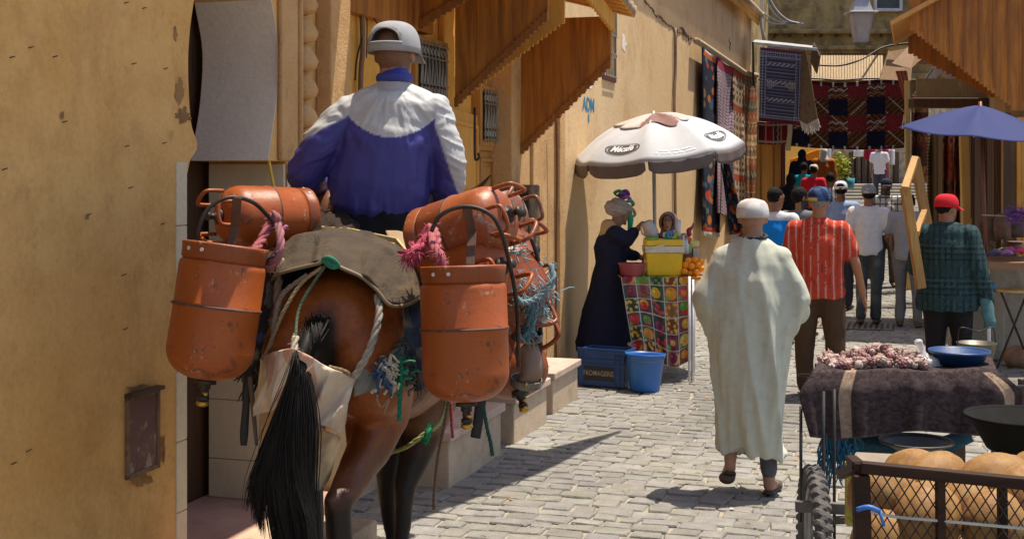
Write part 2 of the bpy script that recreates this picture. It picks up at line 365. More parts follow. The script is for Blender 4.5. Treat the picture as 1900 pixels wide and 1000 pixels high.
# ---------------- recessed ochre house with canopies ----------------
hb=empty('ochre_house',W(9,-3.4),'yellow ochre house with carved wooden doors under two wooden canopies','house')
mb=MB(); wbox(mb,6.92,10.35,-3.9,-3.42,-.05,6.5); build(mb,'wall',M_ochre,hb)
mb=MB(); wbox(mb,tu(950),tu(984),-3.9,-3.2,-.05,6.5); wbox(mb,tu(984),tu(1024),-3.9,-3.17,-.05,6.5); wbox(mb,tu(1024),tu(1034),-3.9,-3.12,-.05,6.5)
build(mb,'corner_pier',M_pier,hb,bevel=.01)
mb=MB(); wbox(mb,tu(822,-3.38),tu(842,-3.38),-3.42,-3.37,-.05,6.5); build(mb,'pier',M_ochre,hb,bevel=.01)
# cable and pipe
mb=MB(); tube(mb,[wall_at(668,-60,-3.38),wall_at(672,40,-3.38),wall_at(673,95,-3.38),wall_at(669,160,-3.38),wall_at(668,400,-3.38)],.017,8,4); build(mb,'drain_pipe',flat('brown_pipe',(.20,.10,.04),.5),hb,smooth=True)
mb=MB(); tube(mb,[wall_at(684,-20,-3.35),wall_at(690,25,-3.35),wall_at(708,55,-3.33),wall_at(730,80,-3.3)],.005,6,4); tube(mb,[wall_at(681,-40,-3.39),wall_at(681,70,-3.39),wall_at(680,108,-3.39)],.004,6)
tube(mb,[wall_at(672,70,-3.38),wall_at(662,110,-3.38),wall_at(659,150,-3.38)],.006,6,4); build(mb,'cable',M_iron,hb,smooth=True)
def carved_door(t0,t1,z0,z1,o,parent,mat,np_=2,rows=(.0,.45,1.)):
    mb=MB(); wbox(mb,t0,t1,o-.05,o,z0,z1); wbox(mb,t0-.06,t0,o-.05,o+.03,z0,z1+.06); wbox(mb,t1,t1+.06,o-.05,o+.03,z0,z1+.06); wbox(mb,t0,t1,o-.05,o+.03,z1,z1+.06)
    d=build(mb,'door',mat,parent,bevel=.006)
    wd=(t1-t0)/np_
    for i in range(np_):
        for r0,r1 in zip(rows,rows[1:]):
            a0,a1=t0+wd*i+.05,t0+wd*(i+1)-.05; b0,b1=z0+(z1-z0)*r0+.06,z0+(z1-z0)*r1-.06
            mb=MB()
            for k in ((a0,a0+.03,b0,b1),(a1-.03,a1,b0,b1),(a0+.03,a1-.03,b0,b0+.03),(a0+.03,a1-.03,b1-.03,b1)): wbox(mb,k[0],k[1],o,o+.022,k[2],k[3])
            wbox(mb,a0+.07,a1-.07,o,o+.012,b0+.07,b1-.07); build(mb,'door_panel',mat,d,bevel=.006)
    return d
def grille(t0,t1,z0,z1,o,parent,mat):
    mb=MB(); wbox(mb,t0-.05,t0,o-.06,o+.02,z0-.05,z1+.05); wbox(mb,t1,t1+.05,o-.06,o+.02,z0-.05,z1+.05); wbox(mb,t0,t1,o-.06,o+.02,z0-.05,z0); wbox(mb,t0,t1,o-.06,o+.02,z1,z1+.05)
    w_=build(mb,'window',mat,parent,bevel=.005)
    mb=MB(); wbox(mb,t0,t1,o-.05,o-.045,z0,z1); build(mb,'pane',flat('dark_pane',(.02,.016,.012),.3),w_)
    mb=MB(); n=int((t1-t0)/.075); h=z1-z0
    for i in range(n+1):
        tt=t0+(t1-t0)*(i+.5)/(n+1); tube(mb,[W(tt,o+.03,z0-.02),W(tt,o+.03,z1+.02)],.006,5)
        tube(mb,[W(tt-.03,o+.035,z0+h*.25),W(tt,o+.035,z0+h*.75),W(tt+.03,o+.035,z0+h*.25)],.004,4)
        for zc in (z0+h*.13,z0+h*.87):
            tube(mb,[W(tt+.028*math.cos(a),o+.035,zc+.028*math.sin(a)) for a in np.linspace(0,6.28,9)[:-1]],.004,4,closed=True)
    for zc in (z0+.0*h,z0+.25*h,z0+.75*h,z1): tube(mb,[W(t0-.01,o+.04,zc),W(t1+.01,o+.04,zc)],.006,5)
    build(mb,'grille',flat('grille_iron',(.30,.27,.22),.45,.5),w_)
    return w_
M_woodDoor=wood('door_wood',(.36,.15,.03),(.50,.24,.055))
t0,t1=tu(884,-3.38),tu(946,-3.38); carved_door(t0,t1,.38,2.08,-3.38,hb,M_woodDoor,2,(0,.38,.72,1.))
grille(t0+.04,t1-.02,2.17,2.56,-3.36,hb,M_woodDoor)
t0,t1=tu(764,-3.38),tu(818,-3.38); carved_door(t0,t1,.38,2.30,-3.38,hb,M_woodDoor,2,(0,.5,1.))
grille(t0+.03,t1,2.44,2.82,-3.36,hb,M_woodDoor)
# the open leaf that stands out from the wall
la=W(tu(884,-3.38),-3.37); lb=P(834,321,9.0)*A(1,1,0); ld=nrm(lb-la); LL=np.linalg.norm(lb-la); ln_=A(-ld[1],ld[0],0)*(-1 if A(-ld[1],ld[0],0)[1]>0 else 1)
def lbox(mb,a0,a1,z0,z1,p0,p1): box(mb,la+ld*(a0+a1)/2+ln_*(p0+p1)/2+Zv*(z0+z1)/2,(a1-a0,p1-p0,z1-z0),(ld,ln_,Zv))
mb=MB(); lbox(mb,0,LL,.36,2.36,-.04,0)
lf=build(mb,'open_door_leaf',M_woodB,hb,bevel=.006)
for z0,z1 in ((.45,1.0),(1.08,1.66),(1.74,2.28)):
    mb=MB()
    for a in ((.05,.09,z0,z1),(LL-.09,LL-.05,z0,z1),(.09,LL-.09,z0,z0+.03),(.09,LL-.09,z1-.03,z1)): lbox(mb,*a,0,.016)
    build(mb,'leaf_panel',M_woodB,lf,bevel=.004)
mb=MB(); q=P(881,200,9.2); tube(mb,[q,P(881,285,9.2),P(884,297,9.2),P(889,292,9.2),P(887,284,9.2)],.009,6,3); build(mb,'door_hook',M_iron,lf,smooth=True)
# stone steps: three blocks
mb=MB()
for t0,t1,o1,z1 in ((tz(845,905,-2.65)[0]-.02,tz(935,855,-2.65)[0],-2.66,.31),(tz(950,830,-2.68)[0],tz(1038,785,-2.68)[0],-2.66,.32),(tz(1050,775,-2.7)[0]-.05,tz(1087,740,-2.7)[0],-2.68,.29)):
    pass
steps=[(7.30,8.38,-2.66,.34),(8.62,9.52,-2.66,.34),(9.78,10.62,-2.70,.33)]
for i,(t0,t1,o1,z1) in enumerate(steps):
    mb=MB(); wbox(mb,t0+.03,t1-.03,-3.4,o1-.025,-.03,z1-.055); s_=build(mb,'stone_step',M_stone,hb,bevel=.01)
    mb=MB(); wbox(mb,t0,t1,-3.4,o1,z1-.055,z1); build(mb,'step_slab',plaster('step_slab',(.42,.30,.24),(.55,.42,.34),(.25,.15,.1),4,.5,.5),s_,bevel=.008)
mb=MB(); wbox(mb,6.95,10.4,-3.42,-3.1,-.03,.18); build(mb,'plinth',M_stone,hb,bevel=.01)
# canopies
def stepped(k0,z0,k1,z1,ztop,n=9,sub=2):
    """board outline, wall edge at (k0,z0) climbing in teeth to (k1,z1)"""
    pts=[(k0,z0)]; dk=(k1-k0)/n; dz=(z1-z0)/n
    for i in range(n):
        k=k0+dk*i; z=z0+dz*i
        pts+=[(k+dk*.45,z),(k+dk*.45,z+dz*.5),(k+dk*.7,z+dz*.38),(k+dk,z+dz*.5),(k+dk,z+dz)]
    pts+=[(k1,ztop),(k0,ztop)]
    return pts
def canopy(label,t0,t1,ob,ks,zw,zo,ztop,parent,eave=.12,sgn=1,n=9,mat=M_woodO):
    cn=[]
    for i,(t,zz0,zz1) in enumerate(((t0,zw[0],zo[0]),(t1,zw[1],zo[1]))):
        pl=stepped(0,zz0,ks[i],zz1,ztop[i],n)
        nb=4
        mb=MB(); prism(mb,pl[::-1] if sgn>0 else pl,W(t,ob,0),Nv*sgn,Zv,Sv*.035)
        for j in range(1,nb):
            k=ks[i]*j/nb; zz_=zz0+(zz1-zz0)*j/nb+.1
            wbox(mb,t-.006,t,ob+sgn*k-.004,ob+sgn*k+.004,zz_,ztop[i]-.02,(.3,.3,.3))
        build(mb,'side_board',mat,parent)
        mb=MB(); pl2=[(k,z-.02) for k,z in pl[:-2]]; 
        pl2=pl2+[(k,z+.05) for k,z in pl[:-2]][::-1]
        prism(mb,pl2[::-1] if sgn>0 else pl2,W(t-.02,ob,0),Nv*sgn,Zv,Sv*.02); build(mb,'edge_trim',M_woodD2,parent)
    kk=max(ks)
    # planked roof
    mb=MB(); N=int((t1-t0+.5)/.11)
    for i in range(N):
        f=i/N; t=t0-.05+(t1-t0+.35)*f; zi=ztop[0]+(ztop[1]-ztop[0])*f; k=(ks[0]+(ks[1]-ks[0])*f)+eave
        p=W(t,ob,zi+.25); q=W(t,ob+sgn*k,zi-.0)
        bar(mb,p,q,.1,.03,Sv,(1,1,1))
    build(mb,'roof',M_woodB,parent)
    mb=MB()
    for i in range(N):
        f=i/N; t=t0-.05+(t1-t0+.35)*f; zi=ztop[0]+(ztop[1]-ztop[0])*f; k=(ks[0]+(ks[1]-ks[0])*f)+eave+.01
        a=W(t,ob,zi+.285); b=W(t,ob+sgn*k,zi+.035); tube(mb,[a,b],.05,6)
    build(mb,'roof_tile',plaster('roof_tile',(.34,.25,.16),(.50,.38,.26),(.12,.08,.05),6,.6,.6),parent,smooth=True)
    mb=MB(); f0=W(t0-.02,ob+sgn*(ks[0]+.02),0); f1=W(t1+.02,ob+sgn*(ks[1]+.02),0); L=np.linalg.norm(f1-f0); m=int(L/.07); pl=[(0,.0)]
    for i in range(m): a=L*i/m; dz=L/m; pl+=[(a,-.13),(a+dz*.5,-.16),(a+dz,-.13)]
    pl+=[(L,0)]
    d=nrm(f1-f0); za=(ztop[0]+ztop[1])/2
    d3=nrm(f1+Zv*ztop[1]-f0-Zv*ztop[0]); prism(mb,pl,f0+Zv*(ztop[0]-.01),d3,Zv,Nv*sgn*.025); build(mb,'valance',M_woodB,parent)
M_woodD2=wood('trim_wood',(.22,.07,.010),(.38,.14,.02))
ca=empty('wooden_canopy',W(9.5,-3.2,2.4),'orange wooden canopy with stepped side boards over the carved door','canopy')
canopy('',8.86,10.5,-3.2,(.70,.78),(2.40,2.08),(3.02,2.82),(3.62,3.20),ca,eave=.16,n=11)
# second stepped board right behind the first, brighter wood standing in for light on it
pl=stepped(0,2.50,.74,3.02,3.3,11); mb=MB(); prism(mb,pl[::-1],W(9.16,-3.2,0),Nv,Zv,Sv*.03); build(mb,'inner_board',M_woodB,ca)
cb=empty('wooden_canopy',W(7.6,-3.3,2.6),'brown wooden canopy high above the rider, its stepped board over the iron grille','canopy')
canopy('',7.10,8.40,-3.3,(.62,.66),(3.02,2.92),(3.3,3.28),(3.55,3.5),cb,n=8)
mb=MB(); wbox(mb,7.1,8.78,-3.42,-3.34,2.90,3.9); build(mb,'back_board',M_woodO,cb)
mb=MB(); prism(mb,[(7.3,-1.83),(8.7,-1.46),(10.2,-1.26),(9.35,-1.62),(9.5,-3.2),(7.3,-3.2)],W(0,0,4.0),Sv,Nv,Zv*.12); build(mb,'shadow_slab',M_ochre,hb)  # unseen slab, outlined to cast the wedge shadow on the paving
# meter box
mb=MB(); c=wall_at(978,420,-3.1); tt=c@Sv; wbox(mb,tt-.16,tt+.12,-3.2,-3.02,1.15,1.80)
mx=build(mb,'meter_box',plaster('rusted_box',(.10,.07,.045),(.20,.14,.09),(.45,.33,.16),10,.8,.8),org=W(tt,-3.1,1.15),bevel=.015); tag(mx,'dark weathered box mounted on the corner pier by the carved door','meter box')
mb=MB(); wbox(mb,tt-.16,tt-.155,-3.18,-3.04,1.2,1.75); build(mb,'box_lid',M_iron,mx)
# ---------------- long tan wall ----------------
hc=empty('tan_house',W(19,-3.2),'tall tan house wall behind the white parasol, cracked and sunlit','house')
mb=MB(); wbox(mb,tu(1034)+.01,26.6,-3.9,-3.2,-.05,5.0)
build(mb,'wall',M_big,hc)
mb=MB(); wbox(mb,tu(1034)+.01,26.7,-3.95,-3.02,5.0,5.08); build(mb,'eave',M_woodB,hc)
mb=MB()
for i in range(150):
    t=11.7+i*.1
    if t<26.7: tube(mb,[W(t,-3.8,5.25),W(t,-2.95,5.10)],.045,6)
build(mb,'roof_tile',MC['roof_tile'],hc,smooth=True)
mb=MB(); n=130; L=14.9; pl=[(0,.08)]
for i in range(n): pl+=[(L*i/n,-.06),(L*(i+.5)/n,-.1)]
pl+=[(L,-.06),(L,.08)]; prism(mb,pl,W(11.7,-3.06,4.98),Sv,Zv,Nv*.02); build(mb,'valance',M_woodB,hc)
mb=MB(); wbox(mb,11.58,26.6,-3.9,-3.4,5.3,7.5); build(mb,'upper_wall',M_big,hc)
M_crack=flat('crack_brown',(.16,.09,.045),.95)  # dark brown for the wall cracks and the corner cable
def crack(pts,r=.011,seed=1):
    g=random.Random(seed); mb=MB(); q=[]
    for a,b in zip(pts,pts[1:]):
        for k in range(7):
            f=k/7; q.append(wall_at(a[0]+(b[0]-a[0])*f+g.gauss(0,1.0),a[1]+(b[1]-a[1])*f+g.gauss(0,2.0),-3.2))
    q.append(wall_at(*pts[-1],-3.2)); tube(mb,q,[max(.003,r*g.uniform(.4,1.5)) for _ in q],5); return mb
mb=crack([(1193,0),(1215,25),(1235,42),(1250,55),(1262,62),(1275,66),(1292,78)],.014); build(mb,'crack',M_crack,hc)
mb=crack([(1262,55),(1275,68),(1282,72)],.02,5); build(mb,'crack',M_crack,hc)
mb=crack([(1353,70),(1353,98)],.012,3); build(mb,'crack',M_crack,hc)
mb=MB(); tube(mb,[wall_at(1253,52,-3.17),wall_at(1253,130,-3.17),wall_at(1251,200,-3.17),wall_at(1253,420,-3.17),wall_at(1253,560,-3.17)],.022,8,4); build(mb,'drain_pipe',flat('dull_pipe',(.30,.20,.12),.6,0,.5,3),hc,smooth=True)
mb=MB(); tube(mb,[wall_at(1032,200,-3.1),wall_at(1034,320,-3.1),wall_at(1032,500,-3.1),wall_at(1031,680,-3.1)],.011,6,4); build(mb,'cable',M_crack,hc,smooth=True)
g0,g1=tu(1119),tu(1139)
grille(g0,g1,2.95,4.75,-3.2,hc,wood('shutter_wood',(.10,.03,.03),(.16,.05,.045)))
mb=MB(); ta_=tu(1096)
[patch(u_,v_,a_,b_,i_,M_lime,'whitewash_patch',hc,.0035) for i_,(u_,v_,a_,b_) in enumerate(((1096,153,7,14),(1056,188,7,15),(1158,80,5,16)))]
def text(name,s,pos,ex,ey,size,mat,parent=None,org=None,ext=.002,font_sh=0,bold=.0,sx=1):
    cu=bpy.data.curves.new(name,'FONT'); cu.body=s; cu.size=1; cu.align_x='CENTER'; cu.align_y='CENTER'; cu.extrude=0; cu.shear=font_sh; cu.offset=bold
    o=bpy.data.objects.new('tmp',cu); COL.objects.link(o); dg=bpy.context.evaluated_depsgraph_get(); me=o.evaluated_get(dg).to_mesh()
    V=np.array([v.co[:] for v in me.vertices]).reshape(-1,3); fs=[tuple(p.vertices) for p in me.polygons]
    o.evaluated_get(dg).to_mesh_clear(); bpy.data.objects.remove(o)
    return V*A(size*sx,size,1),fs
M_blue=flat('blue_paint',(.02,.22,.38),.7)
def flat_text(mb,s,pos,ex,ey,size,sx=1,bold=.02,sh=0,col=None):
    V,fs=text('t',s,None,None,None,size,None,bold=bold,sx=sx,font_sh=sh); ex=nrm(ex);ey=nrm(ey)
    mb.add(np.asarray(pos)+V[:,:1]*ex+V[:,1:2]*ey,fs,col)
mb=MB(); c=wall_at(1092.5,202,-3.196); flat_text(mb,'ADM',c+Zv*.035,Sv,Zv,.19,1.2,.035); flat_text(mb,'1',c-Zv*.10,Sv,Zv,.10,2.2,.08); build(mb,'stencil_mark',M_blue,hc)
# ---------------- old building across the street ----------------
YB=30.0
hd=empty('weathered_building',A(7,YB,3),'old weathered yellow building that spans the street above the red carpet','building')
def X(u,y=YB): return (u-CX)/F*y
def Z(v,y=YB): return CH-(v-HZ)/F*y
mb=MB(); box(mb,A((X(1380)+X(2000))/2,YB+.8,(Z(190)+7)/2),(X(2000)-X(1380),1.6,7-Z(190))); build(mb,'wall',M_old,hd)
mb=MB()
for v0,v1,pr in ((62,58,.16),(92,88,.12),(98,95,.07),(150,140,.15)):
    box(mb,A((X(1380)+X(2000))/2,YB-pr/2,Z((v0+v1)/2)),(X(2000)-X(1380),pr,Z(v1)-Z(v0)+.06))
build(mb,'cornice',M_old,hd,bevel=.03)
mb=MB()
for u in range(1408,1760,28): 
    tube(mb,[A(X(u),YB-.02,Z(58)),A(X(u),YB-.10,Z(56)),A(X(u)+.0,YB-.12,Z(70))],.03,5)
build(mb,'iron_bracket',M_iron,hd)
mb=MB(); x0,x1=X(1620),X(1672)
for a in ((x0,x0+.06,-40,22),(x1-.06,x1,-40,22)): box(mb,A((a[0]+a[1])/2,YB-.06,Z(-9)),(.06,.12,Z(-40)-Z(22)))
box(mb,A((x0+x1)/2,YB-.06,Z(20)),(x1-x0-.12,.12,.07)); wn_=build(mb,'window',M_white,hd,bevel=.01)
mb=MB(); box(mb,A((x0+x1)/2,YB-.03,Z(-9)),(x1-x0-.12,.03,Z(-40)-Z(20))); build(mb,'pane',flat('dull_pane',(.10,.11,.10),.25),wn_)
# side piers of the passage
mb=MB(); wbox(mb,26.7,33,-3.9,-3.25,-.05,7); build(mb,'left_side_wall',M_old,hd)
# street lantern
lx=X(1597,26); 
ln=empty('street_lantern',A(lx,26,Z(78,26)),'white four sided street lantern hung in front of the weathered wall','lantern')
def sqf(mb,c,w0,w1,z0,z1):
    vs=[A(c[0]+a*w,c[1]+b*w,z) for w,z in ((w0,z0),(w1,z1)) for a,b in ((-1,-1),(1,-1),(1,1),(-1,1))]
    mb.add(vs,[(0,1,5,4),(1,2,6,5),(2,3,7,6),(3,0,4,7),(3,2,1,0),(4,5,6,7)])
c=(lx,26)
mb=MB(); sqf(mb,c,.115,.20,Z(74,26),Z(27,26)); build(mb,'glass',flat('milky_glass',(.50,.47,.47),.25,0,.1),ln)
mb=MB(); sqf(mb,c,.28,.27,Z(26.5,26),Z(23,26)); sqf(mb,c,.20,.13,Z(22.9,26),Z(2,26)); sqf(mb,c,.13,.15,Z(1.9,26),Z(-3,26)); m2=MB(); sqf(m2,c,.13,.125,Z(78,26),Z(74.2,26))
lh=build(mb,'lantern_head',flat('lantern_paint',(.42,.42,.45),.45,.2),ln,bevel=.006); build(m2,'lantern_base',MC['lantern_paint'],ln)
mb=MB()
for a,b in ((-1,-1),(1,-1),(1,1),(-1,1)): bar(mb,A(lx+a*.117,26+b*.117,Z(74,26)),A(lx+a*.203,26+b*.203,Z(27,26)),.022,.022)
build(mb,'lantern_rib',MC['lantern_paint'],ln)
mb=MB(); tube(mb,[A(lx,26,Z(-2,26)),A(lx,26,Z(-30,26)),A(lx-.3,26.5,Z(-60,26)),A(lx-1.2,29.8,Z(-70,26))],.03,8,4); build(mb,'hanger',M_iron,ln)
# cables across
def cable(pts,r,label,mat=M_iron):
    mb=MB(); tube(mb,pts,r,6,6); o=build(mb,'cable',mat,org=pts[0],smooth=True); tag(o,label,'cable'); return o
cable([P(1510,121,29),P(1560,122,29),P(1600,110,29),P(1640,88,29.5),P(1690,80,29.5)],.022,'single dark cable sagging in front of the weathered wall above the carpet')
for i,(pts,lb) in enumerate(((((1424,-10),(1440,18),(1462,38),(1490,45)),'pale cable sweeping down from the top of the corner, uppermost of the bundle'),
    (((1418,-10),(1434,22),(1456,41),(1488,46)),'pale cable second from the top of the bundle at the wall corner'),
    (((1416,24),(1430,34),(1450,42),(1478,45)),'short pale cable of the bundle, third from the top'),
    (((1415,32),(1430,43),(1447,45),(1470,43)),'short pale cable lowest in the bundle at the wall corner'))):
    cable([P(u,v,27.5) for u,v in pts],.018,lb,flat('pale_cable',(.45,.44,.43),.5))
mb=MB(); tube(mb,[P(1414,-20,26.2),P(1413,20,26.2),P(1412,40,26.2),P(1418,75,26.2)],.035,8,5); tag(build(mb,'cable',MC['pale_cable'],org=P(1418,75,26.2),smooth=True),'thick whitish conduit running up the corner of the tan house','cable')
# ---------------- right-hand building ----------------
he=empty('shop_building',W(18,1.0),'shaded shop building on the right with dark wooden doors','building')
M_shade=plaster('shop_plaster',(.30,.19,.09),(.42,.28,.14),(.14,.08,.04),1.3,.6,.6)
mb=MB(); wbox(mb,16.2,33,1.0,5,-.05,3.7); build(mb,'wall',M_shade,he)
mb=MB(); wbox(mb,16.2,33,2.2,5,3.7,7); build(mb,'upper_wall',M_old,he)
def rdoor(t0,t1,z0,z1,mat,name='shop_door'):
    mb=MB(); wbox(mb,t0,t1,.94,1.0,z0,z1); d=build(mb,name,mat,he,bevel=.01)
    mb=MB(); n=max(2,int((t1-t0)/.45))
    for i in range(n):
        a=t0+(t1-t0)*i/n+.06; b=t0+(t1-t0)*(i+1)/n-.06; wbox(mb,a,b,.92,.94,z0+.1,z0+.9); wbox(mb,a,b,.92,.94,z0+1.0,z1-.1)
    build(mb,'door_panel',mat,d,bevel=.01)
rdoor(17.0,18.6,.05,2.5,M_woodD); rdoor(19.6,22.5,.05,2.6,M_woodD); rdoor(24,29,.1,2.7,M_woodD)
mb=MB(); wbox(mb,16.19,16.2,1.0,5,-.02,3.7); 
# front face: wooden leaf, posts, dark window
mb=MB(); wbox(mb,16.10,16.19,1.12,1.62,.9,2.55); d=build(mb,'wooden_leaf',M_woodB,he,bevel=.01)
for z0,z1 in ((1.0,1.55),(1.7,2.4)):
    mb=MB()
    for a in ((1.18,1.22,z0,z1),(1.52,1.56,z0,z1),(1.22,1.52,z0,z0+.04),(1.22,1.52,z1-.04,z1)): wbox(mb,16.085,16.10,*a)
    build(mb,'leaf_panel',M_woodB,d)
mb=MB(); wbox(mb,16.12,16.2,.98,1.06,.0,2.6); wbox(mb,16.12,16.19,1.7,1.8,.0,2.6); build(mb,'post',M_woodD,he,bevel=.01)
mb=MB(); wbox(mb,16.14,16.2,1.25,2.1,3.1,3.66); fw=build(mb,'dark_window',flat('black_pane',(.012,.010,.009),.4),he)
mb=MB()
for a in ((1.19,1.25,3.04,3.7),(1.25,2.1,3.04,3.1)): wbox(mb,16.1,16.2,*a)
build(mb,'frame',M_grey,fw,bevel=.01)
rc_=empty('wooden_canopy',W(16,.9,2.7),'large orange wooden canopy with a stepped lower edge above the blue parasol','canopy')
# the board: wall side right, teeth climbing to the left
pl=[(-.30,2.62)]
kk=stepped(0,2.68,1.12,3.62,4.4,13)
poly=[(-.32,2.62),(0,2.62)]+kk[:-1]+[(-.32,4.4)]
mb=MB(); prism(mb,poly,W(16.0,1.05,0),-Nv,Zv,Sv*.05); 
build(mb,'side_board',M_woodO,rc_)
mb=MB()
for i in range(9):
    k=-.3+i*.16; z0=2.66+max(0,k)*.85+.02; wbox(mb,15.985,16.0,1.05-k-.011,1.05-k+.011,z0+.05,4.4)
build(mb,'batten',M_woodD2,rc_)
mb=MB()
for i in range(26):
    t=15.9+i*.1; bar(mb,W(t,1.0,4.35),W(t,-.28,3.66),.085,.05,Sv)
build(mb,'roof',wood('eave_wood',(.55,.26,.06),(.68,.36,.10)),rc_)
kk=stepped(0,2.9,1.1,3.55,4.0,9); mb=MB(); prism(mb,kk,W(18.3,1.0,0),-Nv,Zv,Sv*.04); build(mb,'far_board',M_woodO,rc_)
# ---------------- far end of the street ----------------
hf_=empty('stone_house',A(14,46,1),'grey rubble stone house closing the far end of the street','house')
mb=MB(); box(mb,A(14,47.5,4),(14,3,9)); build(mb,'wall',plaster('warm_rubble',(.40,.31,.20),(.58,.46,.31),(.14,.10,.06),2.5,.8,1.,thr=(.45,.6)),hf_)
mb=MB()
for u0,u1,v0,v1 in ((1578,1584,283,350),(1588,1592,283,350),(1600,1606,285,350),(1660,1668,280,345),(1612,1618,290,350)):
    mb=MB(); box(mb,A((X(u0,45.8)+X(u1,45.8))/2,45.9,Z((v0+v1)/2,45.8)),(X(u1,45.8)-X(u0,45.8),.2,Z(v0,45.8)-Z(v1,45.8))); build(mb,'shutter',M_woodD,hf_)
mb=MB(); box(mb,A(X(1480,44.5),44.6,Z(300,44.5)),(2.0,.3,2.6)); build(mb,'ochre_bay',M_ochre,hf_)
# flight of low steps rising behind the crowd
mb=MB()
for i in range(7):
    y=38+i*.75; x0,x1=X(1500,y),X(1740,y); zb=GZ((W(0,0)[1]+y)*1.0)
    h=.98+i*.09; box(mb,A((x0+x1)/2,y+2,h/2),(x1-x0,4,h))
tag(build(mb,'stairs',M_grey,bevel=.02),kind='structure')
# ================= people =================
M_skin=vcol('skin',.5,.15,25,.25,300,.4); MC['skin'].node_tree.nodes['Principled BSDF'].inputs['Subsurface Weight'].default_value=.0
M_cloth=vcol('garment_cloth',.9,.16,18,.35,420,.15,sheen=.0)
M_denim=vcol('denim_cloth',.9,.3,30,.4,300,.15)
M_hair=flat('black_hair',(.010,.008,.007),.8,0,.5,60,.6,.15)
M_greyhair=flat('grey_hair',(.20,.19,.18),.7,0,.4,60,.5)
M_shoe=flat('dark_leather_shoe',(.03,.025,.022),.5)
SK=A(.30,.135,.065)
def wrinkle(V,Nn,amp,sc=(5,5,2.4),seed=0,ax=None):
    q=V*A(*sc); w_=A(1,0,0)*0
    n1=fbm(q+1.3*np.stack([vn(q*.7,seed+31),vn(q*.7,seed+32),vn(q*.7,seed+33)],1),seed,3)
    rid=1-np.abs(n1)*2.2; rid=np.clip(rid,-.6,1)
    return V+Nn*(amp*(rid*.8-.35))[:,None]
class Fig:
    """a standing figure; joints in local metres (x right, y forward, z up) for a 1.75 m body"""
    def __init__(s,pos,face,H=1.75,pose=None,w=1.0,world=None):
        s.pos=np.asarray(pos,float); s.k=H/1.75; s.w=w; a=face
        s.f=A(math.sin(a),math.cos(a),0); s.r=A(math.cos(a),-math.sin(a),0)
        j=dict(head=(0,.01,1.635),nt=(0,.0,1.53),nb=(0,-.015,1.45),up=(0,-.01,1.40),chest=(0,0,1.28),waist=(0,.0,1.08),pel=(0,0,.95),
          sl=(-.185,-.01,1.41),sr=(.185,-.01,1.41),el=(-.24,-.02,1.13),er=(.24,-.02,1.13),wl=(-.25,.06,.87),wr=(.25,.06,.87),
          hl=(-.095,0,.92),hr=(.095,0,.92),kl=(-.10,.02,.50),kr=(.10,.02,.50),al=(-.10,-.02,.085),ar=(.10,-.02,.085),tl=(-.13,.15,.03),tr=(.13,.15,.03))
        if pose: j.update(pose)
        s.j={k:A(*v) for k,v in j.items()}; s.hf=None
    def W(s,p): p=np.asarray(p,float); return s.pos+s.k*(s.r*p[0]+s.f*p[1]+Zv*p[2])
    def J(s,n): return s.W(s.j[n])
    def L(s,V): d=(V-s.pos)/s.k; return np.stack([d@s.r,d@s.f,d[:,2]],1)
    def axes(s): return (s.r,s.f,Zv)
    def hand(s,mb,side,ch,down=None,curl=.5,fr=.0085):
        k=s.k; wv=s.J('w'+ch); ev=s.J('e'+ch); d=nrm(wv-ev) if down is None else nrm(down)
        sg=-1 if ch=='l' else 1
        pn_=nrm(np.cross(d,s.f)) if abs(nrm(s.f)@d)<.8 else nrm(np.cross(d,Zv)); pn_=pn_*(1 if pn_@s.r*sg<0 else -1)   # palm faces the body
        ac=nrm(np.cross(pn_,d)); ac=ac*(1 if ac@s.f>0 else -1)                     # towards the thumb
        kn=wv+d*.085*k
        rc(mb,wv,(.026*k,.022*k),wv+d*.03*k,(.036*k,.018*k),ac); rc(mb,wv+d*.03*k,(.038*k,.018*k),kn,(.038*k,.015*k),ac)
        for i,(off,ln) in enumerate(((.029,.075),(.010,.083),(-.010,.077),(-.028,.060))):
            p=kn+ac*off*k; dd=d; 
            for sidx in range(3):
                q=p+dd*ln*k*(.42,.32,.26)[sidx]; rc(mb,p,fr*k*(1-.08*sidx),q,fr*k*(.92-.08*sidx),n=8); p=q
                dd=nrm(dd+pn_*curl*.9)
        p=wv+d*.025*k+ac*.03*k; q=p+nrm(d*.8+ac*.75+pn_*.3)*.045*k; rc(mb,p,.012*k,q,.011*k,n=8); rc(mb,q,.0105*k,q+nrm(d+ac*.25+pn_*.4)*.035*k,.009*k,n=8)
    def headshape(s,mb,neckr=.056):
        k=s.k; h=s.J('head'); f=s.hf if s.hf is not None else s.f; r=nrm(np.cross(f,Zv)); up=nrm(np.cross(r,f)); ax=(r,f,up)
        ell(mb,h+f*-.012*k+up*.025*k,(.077*k,.098*k,.098*k),ax); ell(mb,h+f*.028*k-up*.045*k,(.057*k,.066*k,.068*k),ax); ell(mb,h+f*.04*k+up*.01*k,(.062*k,.055*k,.07*k),ax)
        tube(mb,[h+f*.088*k+up*.022*k,h+f*.112*k-up*.012*k,h+f*.095*k-up*.026*k],[.009*k,.015*k,.012*k],8)      # nose
        ell(mb,h+f*.086*k-up*.052*k,(.024*k,.012*k,.010*k),ax,10,6); ell(mb,h+f*.082*k-up*.088*k,(.024*k,.018*k,.018*k),ax,10,6)
        for sg in(-1,1): ell(mb,h+r*sg*.079*k-f*.005*k+up*.0*k,(.011*k,.018*k,.032*k),ax,10,8); ell(mb,h+r*sg*.030*k+f*.083*k+up*.040*k,(.022*k,.010*k,.008*k),ax,10,6)
        rc(mb,s.J('nb'),neckr*1.15*k,h-up*.04*k-f*.01*k,neckr*k)
